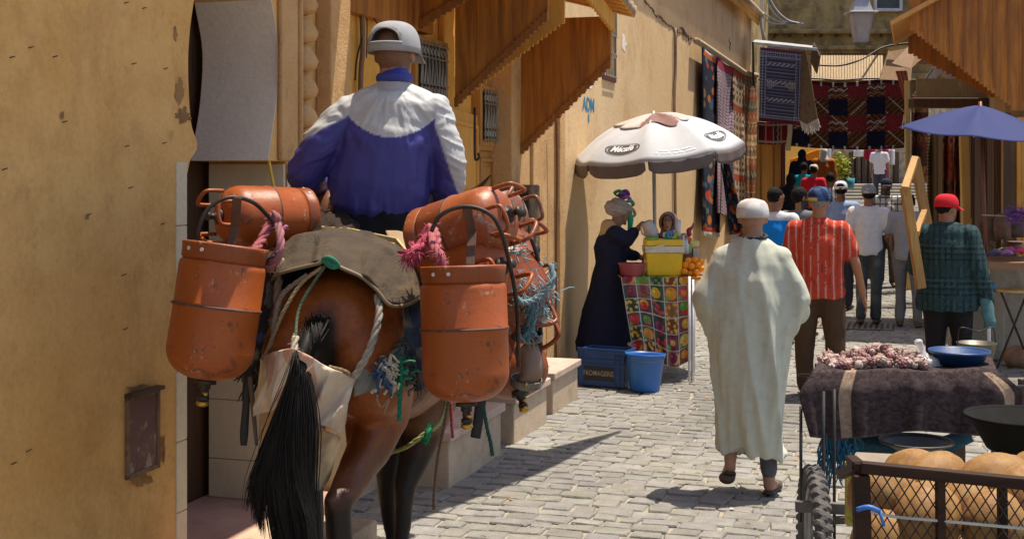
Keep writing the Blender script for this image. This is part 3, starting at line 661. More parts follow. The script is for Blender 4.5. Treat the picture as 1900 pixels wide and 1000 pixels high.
    def body(s,label,vox=.012,skin=None,hands=(.5,.5),hd=(None,None),feet=True,colf=None,group=None,fr=None,name='person'):
        k=s.k; w=s.w; mb=MB(); J=s.J; fr=fr or max(.0085,vox*.8)
        s.headshape(mb)
        R_=lambda a,b:(a*k*w,b*k*w)
        rc(mb,J('pel'),R_(.155,.105),J('waist'),R_(.14,.10),s.r); rc(mb,J('waist'),R_(.14,.10),J('chest'),R_(.16,.112),s.r); rc(mb,J('chest'),R_(.16,.112),J('up'),R_(.135,.085),s.r)
        for c in 'lr':
            chain(mb,[J('up')*.6+J('s'+c)*.4,J('s'+c)],[.07*k,.06*k]); chain(mb,[J('s'+c),J('e'+c),J('w'+c)],[.055*k,.040*k,.026*k])
            chain(mb,[J('h'+c),J('k'+c),J('k'+c)*.65+J('a'+c)*.35,J('a'+c)],[.085*k*w,.055*k,.052*k,.036*k])
            if feet: rc(mb,J('a'+c)-Zv*.03*k,.034*k,J('t'+c),(.042*k,.026*k),s.r)
            s.hand(mb,None,c,hd[0 if c=='l' else 1],hands[0 if c=='l' else 1],fr)
        r_,V,Nn=remesh(mb,vox*k,3); C=np.ones((len(V),4)); sk=SK if skin is None else A(*skin); C[:,:3]=sk
        h=s.J('head'); f=s.hf if s.hf is not None else s.f; r=nrm(np.cross(f,Zv)); up=nrm(np.cross(r,f)); D=(V-h)/k; x=D@r;y=D@f;z=D@up
        C[(y>.06)&(np.abs(z+.052)<.008)&(np.abs(x)<.024),:3]=sk*A(.75,.45,.45)
        for sg in(-1,1):
            e=(y>.05)&(((x-sg*.03)/.016)**2+((z-.018)/.008)**2<1); C[e,:3]=(.03,.02,.015)
            e=(y>.05)&(((x-sg*.03)/.024)**2+((z-.040)/.006)**2<1); C[e,:3]=(.03,.02,.015)
        if colf is not None: colf(C,x,y,z,s.L(V))
        o=build(r_,name,M_skin,org=s.pos,smooth=True,V=V,C=C); tag(o,label,name if name!='person' else 'person',group); s.root=o; return o
    def garment(s,name,parts,vox=.014,col=(.5,.5,.5),amp=.010,mat=None,sc=(5,5,2.4),seed=1,post=None,smooth=4):
        mb=MB(); parts(mb); r_,V,Nn=remesh(mb,vox*s.k,smooth); L=s.L(V)
        V=wrinkle(V,Nn,amp*s.k,sc,seed) if amp else V
        if post: V=post(V,Nn,L)
        C=np.ones((len(V),4)); C[:,:3]=col(L) if callable(col) else A(*col)
        return build(r_,name,mat or M_cloth,parent=s.root,smooth=True,V=V,C=C)
    def shirt(s,name='shirt',hem=.86,sleeve='short',ease=.018,fl=0.0,**kw):
        k=s.k;w=s.w;J=s.J; e=ease
        def parts(mb):
            p=s.W((s.j['pel'][0],s.j['pel'][1],hem)); R_=lambda a,b:((a*w+e)*k,(b*w+e)*k)
            rc(mb,p+Zv*.05*k,R_(.165+fl,.12+fl),J('waist'),R_(.15,.11),s.r); rc(mb,J('waist'),R_(.15,.11),J('chest'),R_(.168,.12),s.r); rc(mb,J('chest'),R_(.168,.12),J('up'),R_(.145,.085),s.r)
            rc(mb,J('nb')-Zv*.02,(.075*k,.07*k),J('nb')+Zv*.012*k,(.062*k,.062*k),s.r)
            for c in 'lr':
                S=J('s'+c);E=J('e'+c);Wr=J('w'+c); rc(mb,J('up')*.6+S*.4,(.075+e*.6)*k,S,(.066+e*.6)*k)
                rc(mb,J('nb')-Zv*.015*k,(.06+e*.3)*k,S+Zv*.0,(.055+e*.6)*k)
                if sleeve=='short': rc(mb,S,(.062+e)*k,S+(E-S)*.62,(.058+e)*k)
                elif sleeve=='long': chain(mb,[S,E,E+(Wr-E)*.93],[(.062+e)*k,(.052+e)*k,(.040+e*.7)*k])
        def flat_hem(V,Nn,L):
            d=hem-L[:,2]+.006*np.sin(L[:,0]*40); c=(d>0)&(np.abs(L[:,0]-s.j['pel'][0])<.30*w) ; V=V.copy(); V[c,2]+=(d[c]*k); return V
        kw.setdefault('post',flat_hem)
        return s.garment(name,parts,**kw)
    def trousers(s,name='trousers',ease=.018,cut=1.,**kw):
        k=s.k;w=s.w;J=s.J;e=ease
        def parts(mb):
            rc(mb,J('pel')-Zv*.0,((.158*w+e)*k,(.112*w+e)*k),J('waist')-Zv*.06*k,((.14*w+e)*k,(.10*w+e)*k),s.r)
            for c in 'lr':
                a=J('k'+c)+(J('a'+c)-J('k'+c))*(.95*cut)
                rc(mb,J('h'+c),(.085*w+e)*k,J('k'+c),(.060+e)*k); rc(mb,J('k'+c),(.060+e)*k,a,(.048+e)*k)
                rc(mb,J('pel')*.5+J('h'+c)*.5,(.095*w+e)*k,J('h'+c),(.085*w+e)*k)
        return s.garment(name,parts,**kw)
    def shoes(s,mat=None,name='shoe',sole=.0,col=(.03,.025,.022)):
        k=s.k
        for c in 'lr':
            a=s.J('a'+c);t=s.J('t'+c); mb=MB(); ax_=nrm(t-a); heel=a-Zv*.045*k-nrm((t-a)*A(1,1,0))*.03*k if abs(t[2]-a[2])<.12 else a+nrm(a-s.J('k'+c))*.045*k
            rc(mb,heel,(.038*k,.034*k),t,(.047*k,.030*k),s.r); r_,V,Nn=remesh(mb,.01*k,2); build(r_,name,mat or M_shoe,parent=s.root,smooth=True,V=V)
    def hair(s,mat=None,grow=.010,low=0.,name='hair',back=.012):
        k=s.k;h=s.J('head'); f=s.hf if s.hf is not None else s.f; r=nrm(np.cross(f,Zv)); up=nrm(np.cross(r,f)); ax=(r,f,up); mb=MB()
        ell(mb,h-f*(.012+back)*k+up*.034*k,((.077+grow)*k,(.098+grow*.6)*k,(.092+grow)*k),ax,24,14); 
        ell(mb,h-f*.038*k-up*(.0+low)*k,((.073+grow*.5)*k,(.070+grow*.6)*k,(.058)*k),ax,20,12)
        r_,V,Nn=remesh(mb,.008*k,2); V=V+Nn*(fbm(V*60,3,2)*.003)[:,None]; return build(r_,name,mat or M_hair,parent=s.root,smooth=True,V=V)
    def cap(s,col=(.5,.5,.5),brim=1,opening=False,name='cap',size=1.,band=None,tilt=0,stripes=None,drop=0,tall=1.,seams=False):
        k=s.k*size;h=s.J('head'); f=s.hf if s.hf is not None else s.f; r=nrm(np.cross(f,Zv)); up=nrm(np.cross(r,f))
        if tilt: q=Quaternion(Vector(r),tilt); f=A(*(q@Vector(f))); up=A(*(q@Vector(up)))
        c=h+up*(.030*k-drop)-f*.010*k; a,b,hh=.092*k,.110*k,.100*k*tall; mb=MB()
        def fn(u,v):
            t=2*math.pi*u; ph=v*math.pi/2; rr=math.cos(ph)**.62 if ph<1.57 else 0; crease=1-.012*abs(math.sin(3*t))
            return c+(r*a*math.sin(t)+f*b*math.cos(t))*rr*crease+up*(hh*math.sin(ph)**.9-(.012*k if v==0 else 0))
        def sk(u,v):
            if not opening: return False
            du=(u-.5)/.11; return .10<v<.47 and du*du+((v-.10)/.37)**2<1
        grid(mb,fn,48,20,wrap=True,skip=sk)
        if brim:
            def fb(u,v):
                t=-1.15+2.3*u; ln=v*.075*k; x=math.sin(t)*(a*1.0); y=math.cos(t)*b*1.0
                return c+r*x*(1-.0*v)+f*(y+ln*math.cos(t*.8)*1.0)+up*(-.006*k-.022*k*v-(.018*k)*(abs(math.sin(t))**2)*v+.004)
            grid(mb,fb,20,6)
        C=mb.Cc(); V=mb.V(); L=s.L(V); cc=A(*col) if not callable(col) else None
        if cc is not None: C[:,:3]=cc
        else:
            D=(V-c)/k; C[:,:3]=col(D@r,D@f,D@up)
        o=build(mb,name,M_cloth,parent=s.root,smooth=True,solid=.004,V=V,C=C)
        mb=MB(); ell(mb,c+up*hh*.99,.006*k,n=8,m=6); build(mb,'button',M_cloth,o,smooth=True,C=np.concatenate([np.tile(cc if cc is not None else A(.3,.3,.3),(len(mb.V()),1)),np.ones((len(mb.V()),1))],1))
        if seams:
            mb=MB()
            for q6 in (.083,.25,.75,.917): tube(mb,[fn(q6,v_)*1.0+up*.0006 for v_ in np.linspace(.02,.97,14)],.0016,5,col=cc*.8)
            build(mb,'seam',M_cloth,o,smooth=True)
        if opening:
            mb=MB(); pts=[]
            for i in range(15):
                t=-1+2*i/14; u=.5+.113*t; v=.10+.37*math.sqrt(max(0,1-t*t)); pts.append(fn(u,v))
            tube(mb,pts,.0035*k,6,col=cc); pts=[fn(.5+.12*(-1+2*i/14),.09) for i in range(15)]; 
            tube(mb,pts,.0055*k,6,col=cc); build(mb,'strap',M_cloth,o,smooth=True)
        return o
def stripes(base,st,n,duty=.12,axis=0,ph=0):
    base=A(*base);st=A(*st)
    def f(L): 
        q=(L[:,axis]*n+ph)%1; m=(q<duty)[:,None]; return np.where(m,st,base)
    return f
def onp(u,d): x=(u-CX)/F*d; t=float(A(x,d,0)@Sv); return A(x,d,GZ(t))
SA=math.atan2(SX,SY)          # facing along the street, away from the camera
def walker(u,d,label,H=1.75,face=None,pose=None,w=1.,**kw):
    f=Fig(onp(u,d),SA if face is None else face,H,pose,w); return f
# ---- man in the pale djellaba ----
f=walker(1398,7.7,'',1.78,face=SA*.7,w=1.05,pose=dict(el=(-.30,.02,1.14),er=(.29,.02,1.12),wl=(-.22,.22,1.10),wr=(.20,.24,1.08),
   sl=(-.165,-.01,1.37),sr=(.165,-.01,1.37),up=(0,-.01,1.37),kl=(-.11,.10,.50),al=(-.13,-.10,.20),tl=(-.15,-.01,.09),kr=(.07,.02,.48),ar=(.09,-.05,.085),tr=(.12,.11,.03),hl=(-.09,0,.9),hr=(.09,0,.9),head=(-.005,.02,1.60),nt=(0,0,1.5)))
f.body('old man in a long pale green djellaba and white knitted skullcap, seen from behind',.009,skin=(.33,.17,.10),fr=.0085)
CEN=0.0
def djel(mb):
    k=f.k
    prof=[(.24,.225,.17),(.42,.235,.185),(.70,.255,.20),(.95,.265,.20),(1.12,.265,.19),(1.25,.245,.175),(1.34,.21,.15),(1.41,.165,.12),(1.465,.125,.10),(1.50,.078,.078)]
    for (z0,a0,b0),(z1,a1,b1) in zip(prof,prof[1:]):
        n=40; vs=[]
        for z,a,b in ((z0,a0,b0),(z1,a1,b1)):
            for i in range(n):
                t=2*math.pi*i/n; vs.append(f.W((a*math.cos(t)*1.0,b*math.sin(t),z)))
        mb.add(vs,[(i,(i+1)%n,(i+1)%n+n,i+n) for i in range(n)]+[tuple(range(n))[::-1],tuple(range(n,2*n))])
    for c,sg in(('l',-1),('r',1)):
        S=f.W((sg*.155,-.01,1.37)); E=f.W((sg*.262,-.02,1.13)); G=f.W((sg*.245,.12,1.04))
        rc(mb,S,.075*k,E,.092*k); rc(mb,E,.092*k,G,.092*k); rc(mb,f.W((0,-.02,1.41)),.075*k,S,.08*k)
        rc(mb,E,(.08*k,.10*k),f.W((sg*.24,0,.95)),(.05*k,.08*k))
def djp(V,Nn,L):
    x,y,z=L[:,0],L[:,1],L[:,2]; th=np.arctan2(y,x)
    g=np.clip((1.40-z)/.9,0,1)
    wob=fbm(np.stack([x*2,y*2,z*1.1],1),4,2)
    q1=fbm(np.stack([th*1.35+z*.9,z*.5,x*0],1),11,2); q2=fbm(np.stack([th*3.0-z*1.3,z*.9,x*0+3],1),12,2)
    fold=(1-np.abs(q1)*3.2)*.75+(1-np.abs(q2)*2.6)*.16-.3
    low=np.clip((.95-z)/.75,0,1)
    V=V+Nn*(fold*(.004+.034*g))[:,None]
    # diagonal drag from the shoulders, pointed hem at the right
    V=V+Nn*(np.sin((x*.9+z)*22+wob*3)*.004*np.clip((z-.95)/.3,0,1))[:,None]
    hz_=.235+.012*np.sin(x*9); d=hz_-z; V[:,2]+=np.where(d>0,d,0); m=np.clip((.42-z)/.2,0,1); V[:,2]-=m*np.clip((x-.12)/.12,0,1)*.11
    V+=f.r*((low*x*-.04)[:,None])
    return V
f.garment('djellaba',djel,vox=.012,col=lambda L:np.tile(A(.50,.50,.405),(len(L),1)),amp=.005,sc=(6,6,2.2),seed=5,post=djp)
def cuffp(mb):
    rc(mb,f.J('kr'),.065,f.J('ar')+Zv*.06,.05); rc(mb,f.J('kl'),.065,f.J('kl')*.35+f.J('al')*.65,.05)
f.garment('trousers',cuffp,col=(.10,.10,.11),amp=.003)
# dark collar
def colr(mb): tube(mb,[f.W((.075*math.cos(a),-.0+.078*math.sin(a),1.498+.012*math.sin(a))) for a in np.linspace(0,2*math.pi,19)[:-1]],.010,8,closed=True)
mb=MB(); colr(mb); build(mb,'collar',flat('black_collar',(.02,.02,.022),.8),f.root,smooth=True)

def kc(x,y,z): q=(z*140%1<.35); return np.where(q[:,None],A(.46,.43,.40),A(.62,.60,.58))
k=f.k;h=f.J('head'); mb=MB(); prof=[(.094,.0),(.097,.02),(.096,.05),(.088,.08),(.070,.100),(.04,.112),(.0,.116)]
lathe(mb,prof,h+Zv*.004-f.f*.020,A(0,.04,1),40,side=f.r,sq=1.30); V=mb.V(); C=np.ones((len(V),4)); C[:,:3]=np.where(((V[:,2]*90)%1<.4)[:,None],A(.48,.43,.41),A(.64,.61,.59))
V=V+ (V-h)*((fbm(V*40,2,2)*.02)[:,None]); build(mb,'skullcap',M_cloth,f.root,smooth=True,V=V,C=C)
for c in 'lr':
    a=f.J('a'+c);t=f.J('t'+c); mb=MB(); dr=nrm(t-a*1.0+ (Zv*.045 if c=='r' else Zv*.03)); 
    hl=a-Zv*.055-nrm((t-a)*A(1,1,0))*.03 if c=='r' else a-Zv*.05-f.f*.02
    sole=[hl,(hl+t)/2+f.f*.01,t+f.f*.02]; tube(mb,[p-Zv*.014 for p in sole],[.036,.042,.046],12,3,flat=.28,side=f.r); s_=build(mb,'slipper',M_shoe,f.root,smooth=True)
    mb=MB(); rc(mb,t-f.f*.06+Zv*.004,(.050,.038),t+f.f*.0,(.048,.030),f.r); r_,V,Nn=remesh(mb,.008,2); build(r_,'upper',flat('brown_slipper',(.08,.055,.04),.6),s_,smooth=True,V=V)
# ---- man in the red striped shirt ----
f=walker(1520,11,'',1.76,w=1.18,pose=dict(el=(-.27,.0,1.13),er=(.30,-.02,1.13),wl=(-.26,.10,.88),wr=(.36,.04,.86),kl=(-.12,.03,.5),kr=(.13,.0,.5),al=(-.13,.06,.085),ar=(.14,-.05,.085),tl=(-.15,.22,.03),tr=(.17,.12,.03)))
f.body('heavy man in a red striped short sleeved shirt and brown trousers walking away',.010,skin=(.36,.16,.08),fr=.010)
def rs(L):
    x=L[:,0]; y=L[:,1]; q=(x*16)%1; b=np.tile(A(.50,.060,.030),(len(L),1)); b[(q<.14)]=(.62,.33,.27); b[((x*16+.5)%1<.07)]=(.30,.03,.02); return b
f.shirt(hem=.84,ease=.026,fl=.01,col=rs,amp=.011,vox=.012,seed=3)
f.trousers(col=(.085,.05,.028),amp=.010,ease=.026,seed=4); f.shoes(); f.hair(M_greyhair,.001,-.01)
def c1(x,y,z): 
    n=(np.sin(x*60+z*30)*np.sin(y*50)>.1)[:,None]; c=np.where(n,A(.05,.10,.20),A(.02,.035,.10)); m=(z<.012)&(y<-.03)&(x<0); c[m]=(.60,.42,.12); return c
f.cap(col=c1,brim=1,size=1.05)
# ---- man in the red cap and dark jacket ----
f=walker(1757,11,'',1.70,face=SA+.10,w=1.2,pose=dict(el=(-.26,.05,1.13),er=(.25,-.04,1.12),wl=(-.24,.24,1.12),wr=(.33,.03,.84),kl=(-.10,.05,.5),kr=(.12,.04,.5),al=(-.11,-.05,.085),ar=(.13,.10,.085),tl=(-.13,.11,.03),tr=(.16,.26,.03)))
f.hf=A(math.sin(SA+.75),math.cos(SA+.75),-.05); f.hf=nrm(f.hf)
f.body('man in a red cap and dark green checked jacket walking beside the stalls',.010,skin=(.30,.13,.07),fr=.010,
  colf=lambda C,x,y,z,L: C.__setitem__((slice(None),slice(0,3)),np.where(((z<-.045)&(y>.015)&(z>-.13))[:,None],C[:,:3]*.45+.03,C[:,:3])))
def jk(L):
    x,z=L[:,0],L[:,2]; b=np.tile(A(.025,.055,.058),(len(L),1)); m=((x*20)%1<.14)|((z*20)%1<.14); b[m]=(.012,.020,.024); m=((x*20+.5)%1<.06)|((z*20+.5)%1<.06); b[m]=(.05,.085,.08); return b
f.shirt('jacket',hem=.76,ease=.040,fl=.03,sleeve='long',col=jk,amp=.010,vox=.012,seed=8)
f.trousers(col=(.02,.018,.02),amp=.010,seed=9,ease=.026); f.shoes(); f.hair(None,.001,-.01); f.cap(col=(.55,.02,.03),size=1.04)
fcap=f
mb=MB(); 
def mark(mb):
    c=f.J('head')
# ---- man in the white tee ----
f=walker(1612,16.2,'',1.74,w=1.0,pose=dict(el=(-.27,-.02,1.14),er=(.27,-.03,1.14),wl=(-.27,.10,.90),wr=(.29,.03,.87),kl=(-.09,.05,.5),kr=(.09,.0,.5),al=(-.09,-.08,.10),ar=(.08,.05,.085),tl=(-.12,.07,.04),tr=(.10,.2,.03)))
f.body('man in a white tee shirt and faded jeans with a grey checked cap',.012,skin=(.24,.105,.055),fr=.011)
f.shirt(hem=.88,ease=.02,col=(.66,.62,.63),amp=.009,seed=11)
def jn(L):
    n=vn(L*9,3); b=A(.075,.085,.085)+np.clip(n,0,1)[:,None]*A(.10,.10,.08); return b
f.trousers(col=jn,amp=.011,seed=12,mat=M_denim); f.shoes(flat('sandal_leather',(.10,.05,.03),.6),'sandal'); f.hair(None,.004)
f.cap(col=lambda x,y,z:np.where(((x*45)%1<.4)[:,None]^((z*45)%1<.4)[:,None],A(.10,.10,.11),A(.42,.42,.43)),size=1.03)
# ---- man in grey tee ----
f=walker(1684,16,'',1.68,face=SA+.15,w=1.0,pose=dict(head=(0,.08,1.585),nt=(0,.05,1.50),el=(-.26,.02,1.14),er=(.26,.02,1.14),wl=(-.22,.2,1.0),wr=(.24,.22,1.0),kl=(-.10,.08,.5),kr=(.12,-.02,.5),al=(-.09,-.02,.085),ar=(.14,-.12,.085)))
f.body('dark haired man in a grey tee shirt and grey trousers behind the wooden frame',.012,skin=(.24,.105,.055),fr=.011)
f.shirt(hem=.86,col=(.30,.30,.33),amp=.009,seed=13); f.trousers(col=(.20,.19,.19),amp=.011,seed=14); f.shoes(flat('brown_shoe',(.14,.06,.03),.6)); f.hair()
# ---- blue vest man ----
f=walker(1440,14.2,'',1.73,face=SA+.1,w=1.05); f.hf=nrm(A(math.sin(SA+.7),math.cos(SA+.7),-.12))
f.body('short haired man in a bright blue vest with white shoulders beside the hanging rugs',.012,skin=(.26,.115,.06),fr=.011)
f.shirt('vest',hem=.86,col=lambda L:np.where(((L[:,2]>1.40)|(L[:,0]<-.17))[:,None],A(.62,.62,.64),A(.01,.22,.66)),amp=.008,seed=15); f.trousers(col=(.05,.05,.06),seed=16); f.shoes(); f.hair(None,.003)
# ---- grey shirt, glasses ----
f=walker(1486,15.0,'',1.72,face=SA+.15,w=1.05); f.hf=nrm(A(1,.25,0))
f.body('bearded man in a grey shirt and glasses with his head turned to the right',.010,skin=(.30,.135,.07),fr=.011,
  colf=lambda C,x,y,z,L: C.__setitem__((slice(None),slice(0,3)),np.where(((z<-.028)&(y>-.03)&(z>-.14)&~((np.abs(z+.052)<.006)&(np.abs(x)<.02)))[:,None],A(.03,.02,.015),C[:,:3])))
f.shirt(hem=.84,col=(.16,.165,.18),amp=.010,seed=17,sleeve='short'); f.trousers(col=(.05,.05,.05),seed=18); f.shoes(); f.hair()
h=f.J('head'); r=nrm(np.cross(f.hf,Zv)); mb=MB()
for sg in(-1,1): tube(mb,[h+f.hf*.092+r*(sg*.032+.022*math.cos(a))+Zv*(.018+.016*math.sin(a)) for a in np.linspace(0,6.28,13)[:-1]],.003,6,closed=True); tube(mb,[h+f.hf*.09+r*sg*.055+Zv*.022,h+r*sg*.084+Zv*.02],.003,6)
build(mb,'glasses',M_iron,f.root)
# ---- light blue shirt, white cap ----
f=walker(1560,18.0,'',1.77,w=1.08); f.body('man in a light blue shirt and white cap walking ahead of the crowd',.013,skin=(.22,.095,.05),fr=.011)
f.shirt(hem=.82,sleeve='long',col=(.26,.34,.55),amp=.009,seed=19); f.trousers(col=(.04,.04,.06),seed=20); f.shoes(); f.hair(None,.003); f.cap(col=(.66,.66,.72),opening=True)
# ---- bearded man facing the camera ----
f=walker(1645,21,'',1.74,face=math.pi+SA,w=1.0)
f.body('bearded man in a checked white shirt and dark cap coming towards the camera',.012,skin=(.26,.115,.06),fr=.011,
  colf=lambda C,x,y,z,L: C.__setitem__((slice(None),slice(0,3)),np.where(((z<-.03)&(y>-.03)&(z>-.14)&~((np.abs(z+.052)<.008)&(np.abs(x)<.022)&(y>.05)))[:,None],A(.03,.02,.015),C[:,:3])))
f.shirt(hem=.84,col=lambda L:np.where((((L[:,0]*11)%1<.2)|((L[:,2]*9)%1<.2))[:,None],A(.06,.07,.08),A(.62,.62,.62)),amp=.008,seed=21,vox=.012); f.trousers(col=(.06,.05,.05),seed=22); f.shoes(); f.hair(); f.cap(col=(.03,.035,.05))
# ---- farther walkers ----
far_people=[
 (1510,27,1.72,'man in a red shirt and pale cap in the middle of the far crowd',(.55,.02,.04),(.55,.50,.42),'cap','short'),
 (1541,24.5,1.70,'dark haired man in a black and white striped shirt, next to the red shirt','stripe',None,'hair','short'),
 (1492,28,1.70,'man in a turquoise shirt far down the street, left of the red shirt',(.0,.26,.36),None,'hair','short'),
 (1488,31,1.75,'figure in a dark navy hooded robe far down the street',(.015,.02,.06),(.015,.02,.06),'hood','robe'),
 (1528,32,1.75,'figure in an orange brown robe with a white headscarf far down the street',(.38,.12,.03),(.66,.64,.66),'hood','robe'),
 (1468,25,1.66,'woman in a black robe close to the orange wooden shutter',(.012,.012,.014),(.012,.012,.014),'hood','robe'),
 (1632,38,1.75,'man in a loose white shirt under the washing at the far end',(.62,.56,.58),None,'hair','short')]
for i,(u,d,H,lb,col,hc_,hat,sl_) in enumerate(far_people):
    f=walker(u,d,'',H,w=1.05,face=SA+random.Random(i).uniform(-.2,.2)); f.body(lb,.018,skin=(.24,.105,.055),fr=.014)
    cc=(lambda L:np.where(((L[:,0]*14)%1<.35)[:,None],A(.05,.05,.06),A(.55,.55,.58))) if col=='stripe' else col
    if sl_=='robe':
        f.shirt('robe',hem=.20,sleeve='long',ease=.04,fl=.06,col=cc,vox=.02,amp=.014,seed=30+i)
        mb=MB(); h=f.J('head'); ell(mb,h+Zv*.02-f.f*.03,(.10,.115,.125)); rc(mb,h-f.f*.03-Zv*.05,.09,f.J('nb')-f.f*.02,(.14,.11),f.r); r_,V,Nn=remesh(mb,.015,3)
        V=wrinkle(V,Nn,.006,seed=i); build(r_,'headscarf',M_cloth,f.root,smooth=True,V=V,C=np.concatenate([np.tile(A(*hc_),(len(V),1)),np.ones((len(V),1))],1)); f.shoes()
    else:
        f.shirt(hem=.84,col=cc,vox=.02,seed=30+i); f.trousers(col=(.05,.05,.07),vox=.02,seed=40+i); f.shoes(); f.hair()
        if hat=='cap': f.cap(col=hc_)
# ---- woman in the dark dress at the juice stall ----
f=Fig(A((1133-CX)/F*12.3,12.3,0),R(80),1.66,dict(head=(0,.10,1.60),nt=(0,.06,1.50),nb=(0,.02,1.42),up=(0,.01,1.38),chest=(0,.0,1.26),sl=(-.15,.03,1.37),sr=(.16,.03,1.38),
  el=(-.20,.22,1.18),wl=(-.16,.40,1.13),er=(.20,.12,1.34),wr=(.14,.29,1.50),kl=(-.09,.06,.5),kr=(.10,.0,.5)),w=.98)
f.hf=nrm(A(math.sin(R(55)),math.cos(R(55)),-.25))
f.body('woman in a long dark dress and headwrap with a purple bow, pouring a drink',.010,skin=(.30,.14,.075),hands=(.5,.7),hd=(None,A(.75,.1,-.35)),fr=.0095)
def dr(mb):
    k=f.k
    pr=[(.22,.23,.27,-.08),(.30,.25,.29,-.07),(.55,.24,.26,-.05),(.85,.235,.20,-.02),(.98,.225,.18,-.01),(1.10,.19,.155,0),(1.26,.195,.17,-.01),(1.36,.17,.14,.0),(1.42,.12,.09,.02)]
    for (z0,a0,b0,y0),(z1,a1,b1,y1) in zip(pr,pr[1:]):
        n=32; vs=[]
        for z,a,b,y in ((z0,a0,b0,y0),(z1,a1,b1,y1)):
            for i in range(n): t=2*math.pi*i/n; vs.append(f.W((a*math.cos(t),y+b*math.sin(t),z)))
        mb.add(vs,[(i,(i+1)%n,(i+1)%n+n,i+n) for i in range(n)]+[tuple(range(n))[::-1],tuple(range(n,2*n))])
    for c in 'lr': chain(mb,[f.J('up')*.6+f.J('s'+c)*.4,f.J('s'+c),f.J('e'+c),f.J('e'+c)*.55+f.J('w'+c)*.45],[.10*k,.095*k,.072*k,.060*k])
    rc(mb,f.J('nb')-Zv*.03,.075,f.J('nb'),.066)
f.garment('dress',dr,vox=.013,col=(.018,.021,.045),amp=.010,seed=51)
def shawl(mb): 
    rc(mb,f.W((0,-.02,1.46)),(.10,.08),f.W((0,-.09,1.30)),(.13,.04),f.r)
f.garment('neck_scarf',shawl,vox=.012,col=(.50,.36,.18),amp=.008,seed=52)
h=f.J('head'); mb=MB(); ell(mb,h+Zv*.045-f.hf*.035,(.108,.125,.095)); ell(mb,h+Zv*.03-f.hf*.10,(.08,.07,.075)); ell(mb,h+Zv*.055+f.hf*.07,(.075,.06,.05)); r_,V,Nn=remesh(mb,.01,3)
V=V+Nn*(np.sin(V[:,2]*110+V[:,0]*40)*.004)[:,None]; build(r_,'headwrap',M_cloth,f.root,smooth=True,V=V,C=np.concatenate([np.where(((V[:,2]*60+V[:,0]*20)%1<.4)[:,None],A(.30,.24,.22),A(.42,.36,.33)),np.ones((len(V),1))],1))
for cl,off in (((.16,.03,.26),(0,0)),((.30,.08,.42),(.05,-.02)),((.01,.22,.10),(-.05,.01)),((.02,.30,.16),(.09,-.05)),((.10,.02,.2),(.03,.03))):
    mb=MB(); c=h+Zv*(.165+off[1])+f.hf*(.03+off[0])
    tube(mb,[c-f.hf*.05,c+Zv*.03+f.r*.03,c+f.hf*.05,c-Zv*.02-f.r*.03],.018,8,5,closed=True,flat=.5); build(mb,'ribbon',flat('ribbon_%d'%int(cl[0]*100),cl,.5),f.root,smooth=True)
mb=MB(); tube(mb,[h+f.hf*.11+Zv*.06,h+f.hf*.13-Zv*.03,h+f.hf*.12-Zv*.14],[.02,.03,.02],8,4,flat=.4); build(mb,'ribbon_tail',flat('green_ribbon',(.0,.42,.20),.5),f.root,smooth=True)
mb=MB(); tube(mb,[h+f.hf*.13+Zv*.05,h+f.hf*.16+Zv*.07,h+f.hf*.19+Zv*.03,h+f.hf*.15+Zv*.0],[.025,.03,.028,.02],8,4,closed=True,flat=.5); build(mb,'ribbon',flat('olive_ribbon',(.30,.28,.10),.5),f.root,smooth=True)
mb=MB(); tube(mb,[f.J('er')*.3+f.J('wr')*.7+nrm(np.cross(f.J('wr')-f.J('er'),Zv))*.001+Zv*0],.05) if False else None
pourer=f
# ---- woman in the brown headscarf behind the stall ----
f=Fig(A((1240-CX)/F*13.3,13.3,0),R(195),1.55,dict(),w=1.0); f.k=1.60/1.75*.93
f.body('woman in a brown headscarf sitting low behind the juice stall',.010,skin=(.40,.20,.12),fr=.0095)
f.shirt('robe',hem=.2,sleeve='long',ease=.04,fl=.04,col=(.05,.035,.04),vox=.016,seed=61)
h=f.J('head'); mb=MB(); k=f.k
def hfn(u,v):
    t=2*math.pi*u; rr=.070+.036*math.sin(math.pi*min(1,v*1.15))**.7 if v<.86 else .07
    y=.068-.20*v
    x_=(.072+.045*math.sin(math.pi*min(1,v*1.0)))*math.cos(t)*(1 if v<1 else 0); z_=(.092+.038*math.sin(math.pi*min(1,v)))*math.sin(t)*(1 if v<1 else 0)
    return h+k*(f.r*x_+f.f*y+Zv*(z_+.0))
grid(mb,hfn,32,14,wrap=True); build(mb,'headscarf',flat('brown_scarf',(.15,.09,.085),.8,0,.3),f.root,smooth=True,solid=.006)
mb=MB(); rc(mb,h-Zv*.12*k-f.f*.01,(.085,.075),f.J('nb')-Zv*.05,(.15,.11),f.r); r_,V,Nn=remesh(mb,.012,3); V=wrinkle(V,Nn,.006); build(r_,'scarf_drape',flat('brown_scarf',(0,0,0)),f.root,smooth=True,V=V)
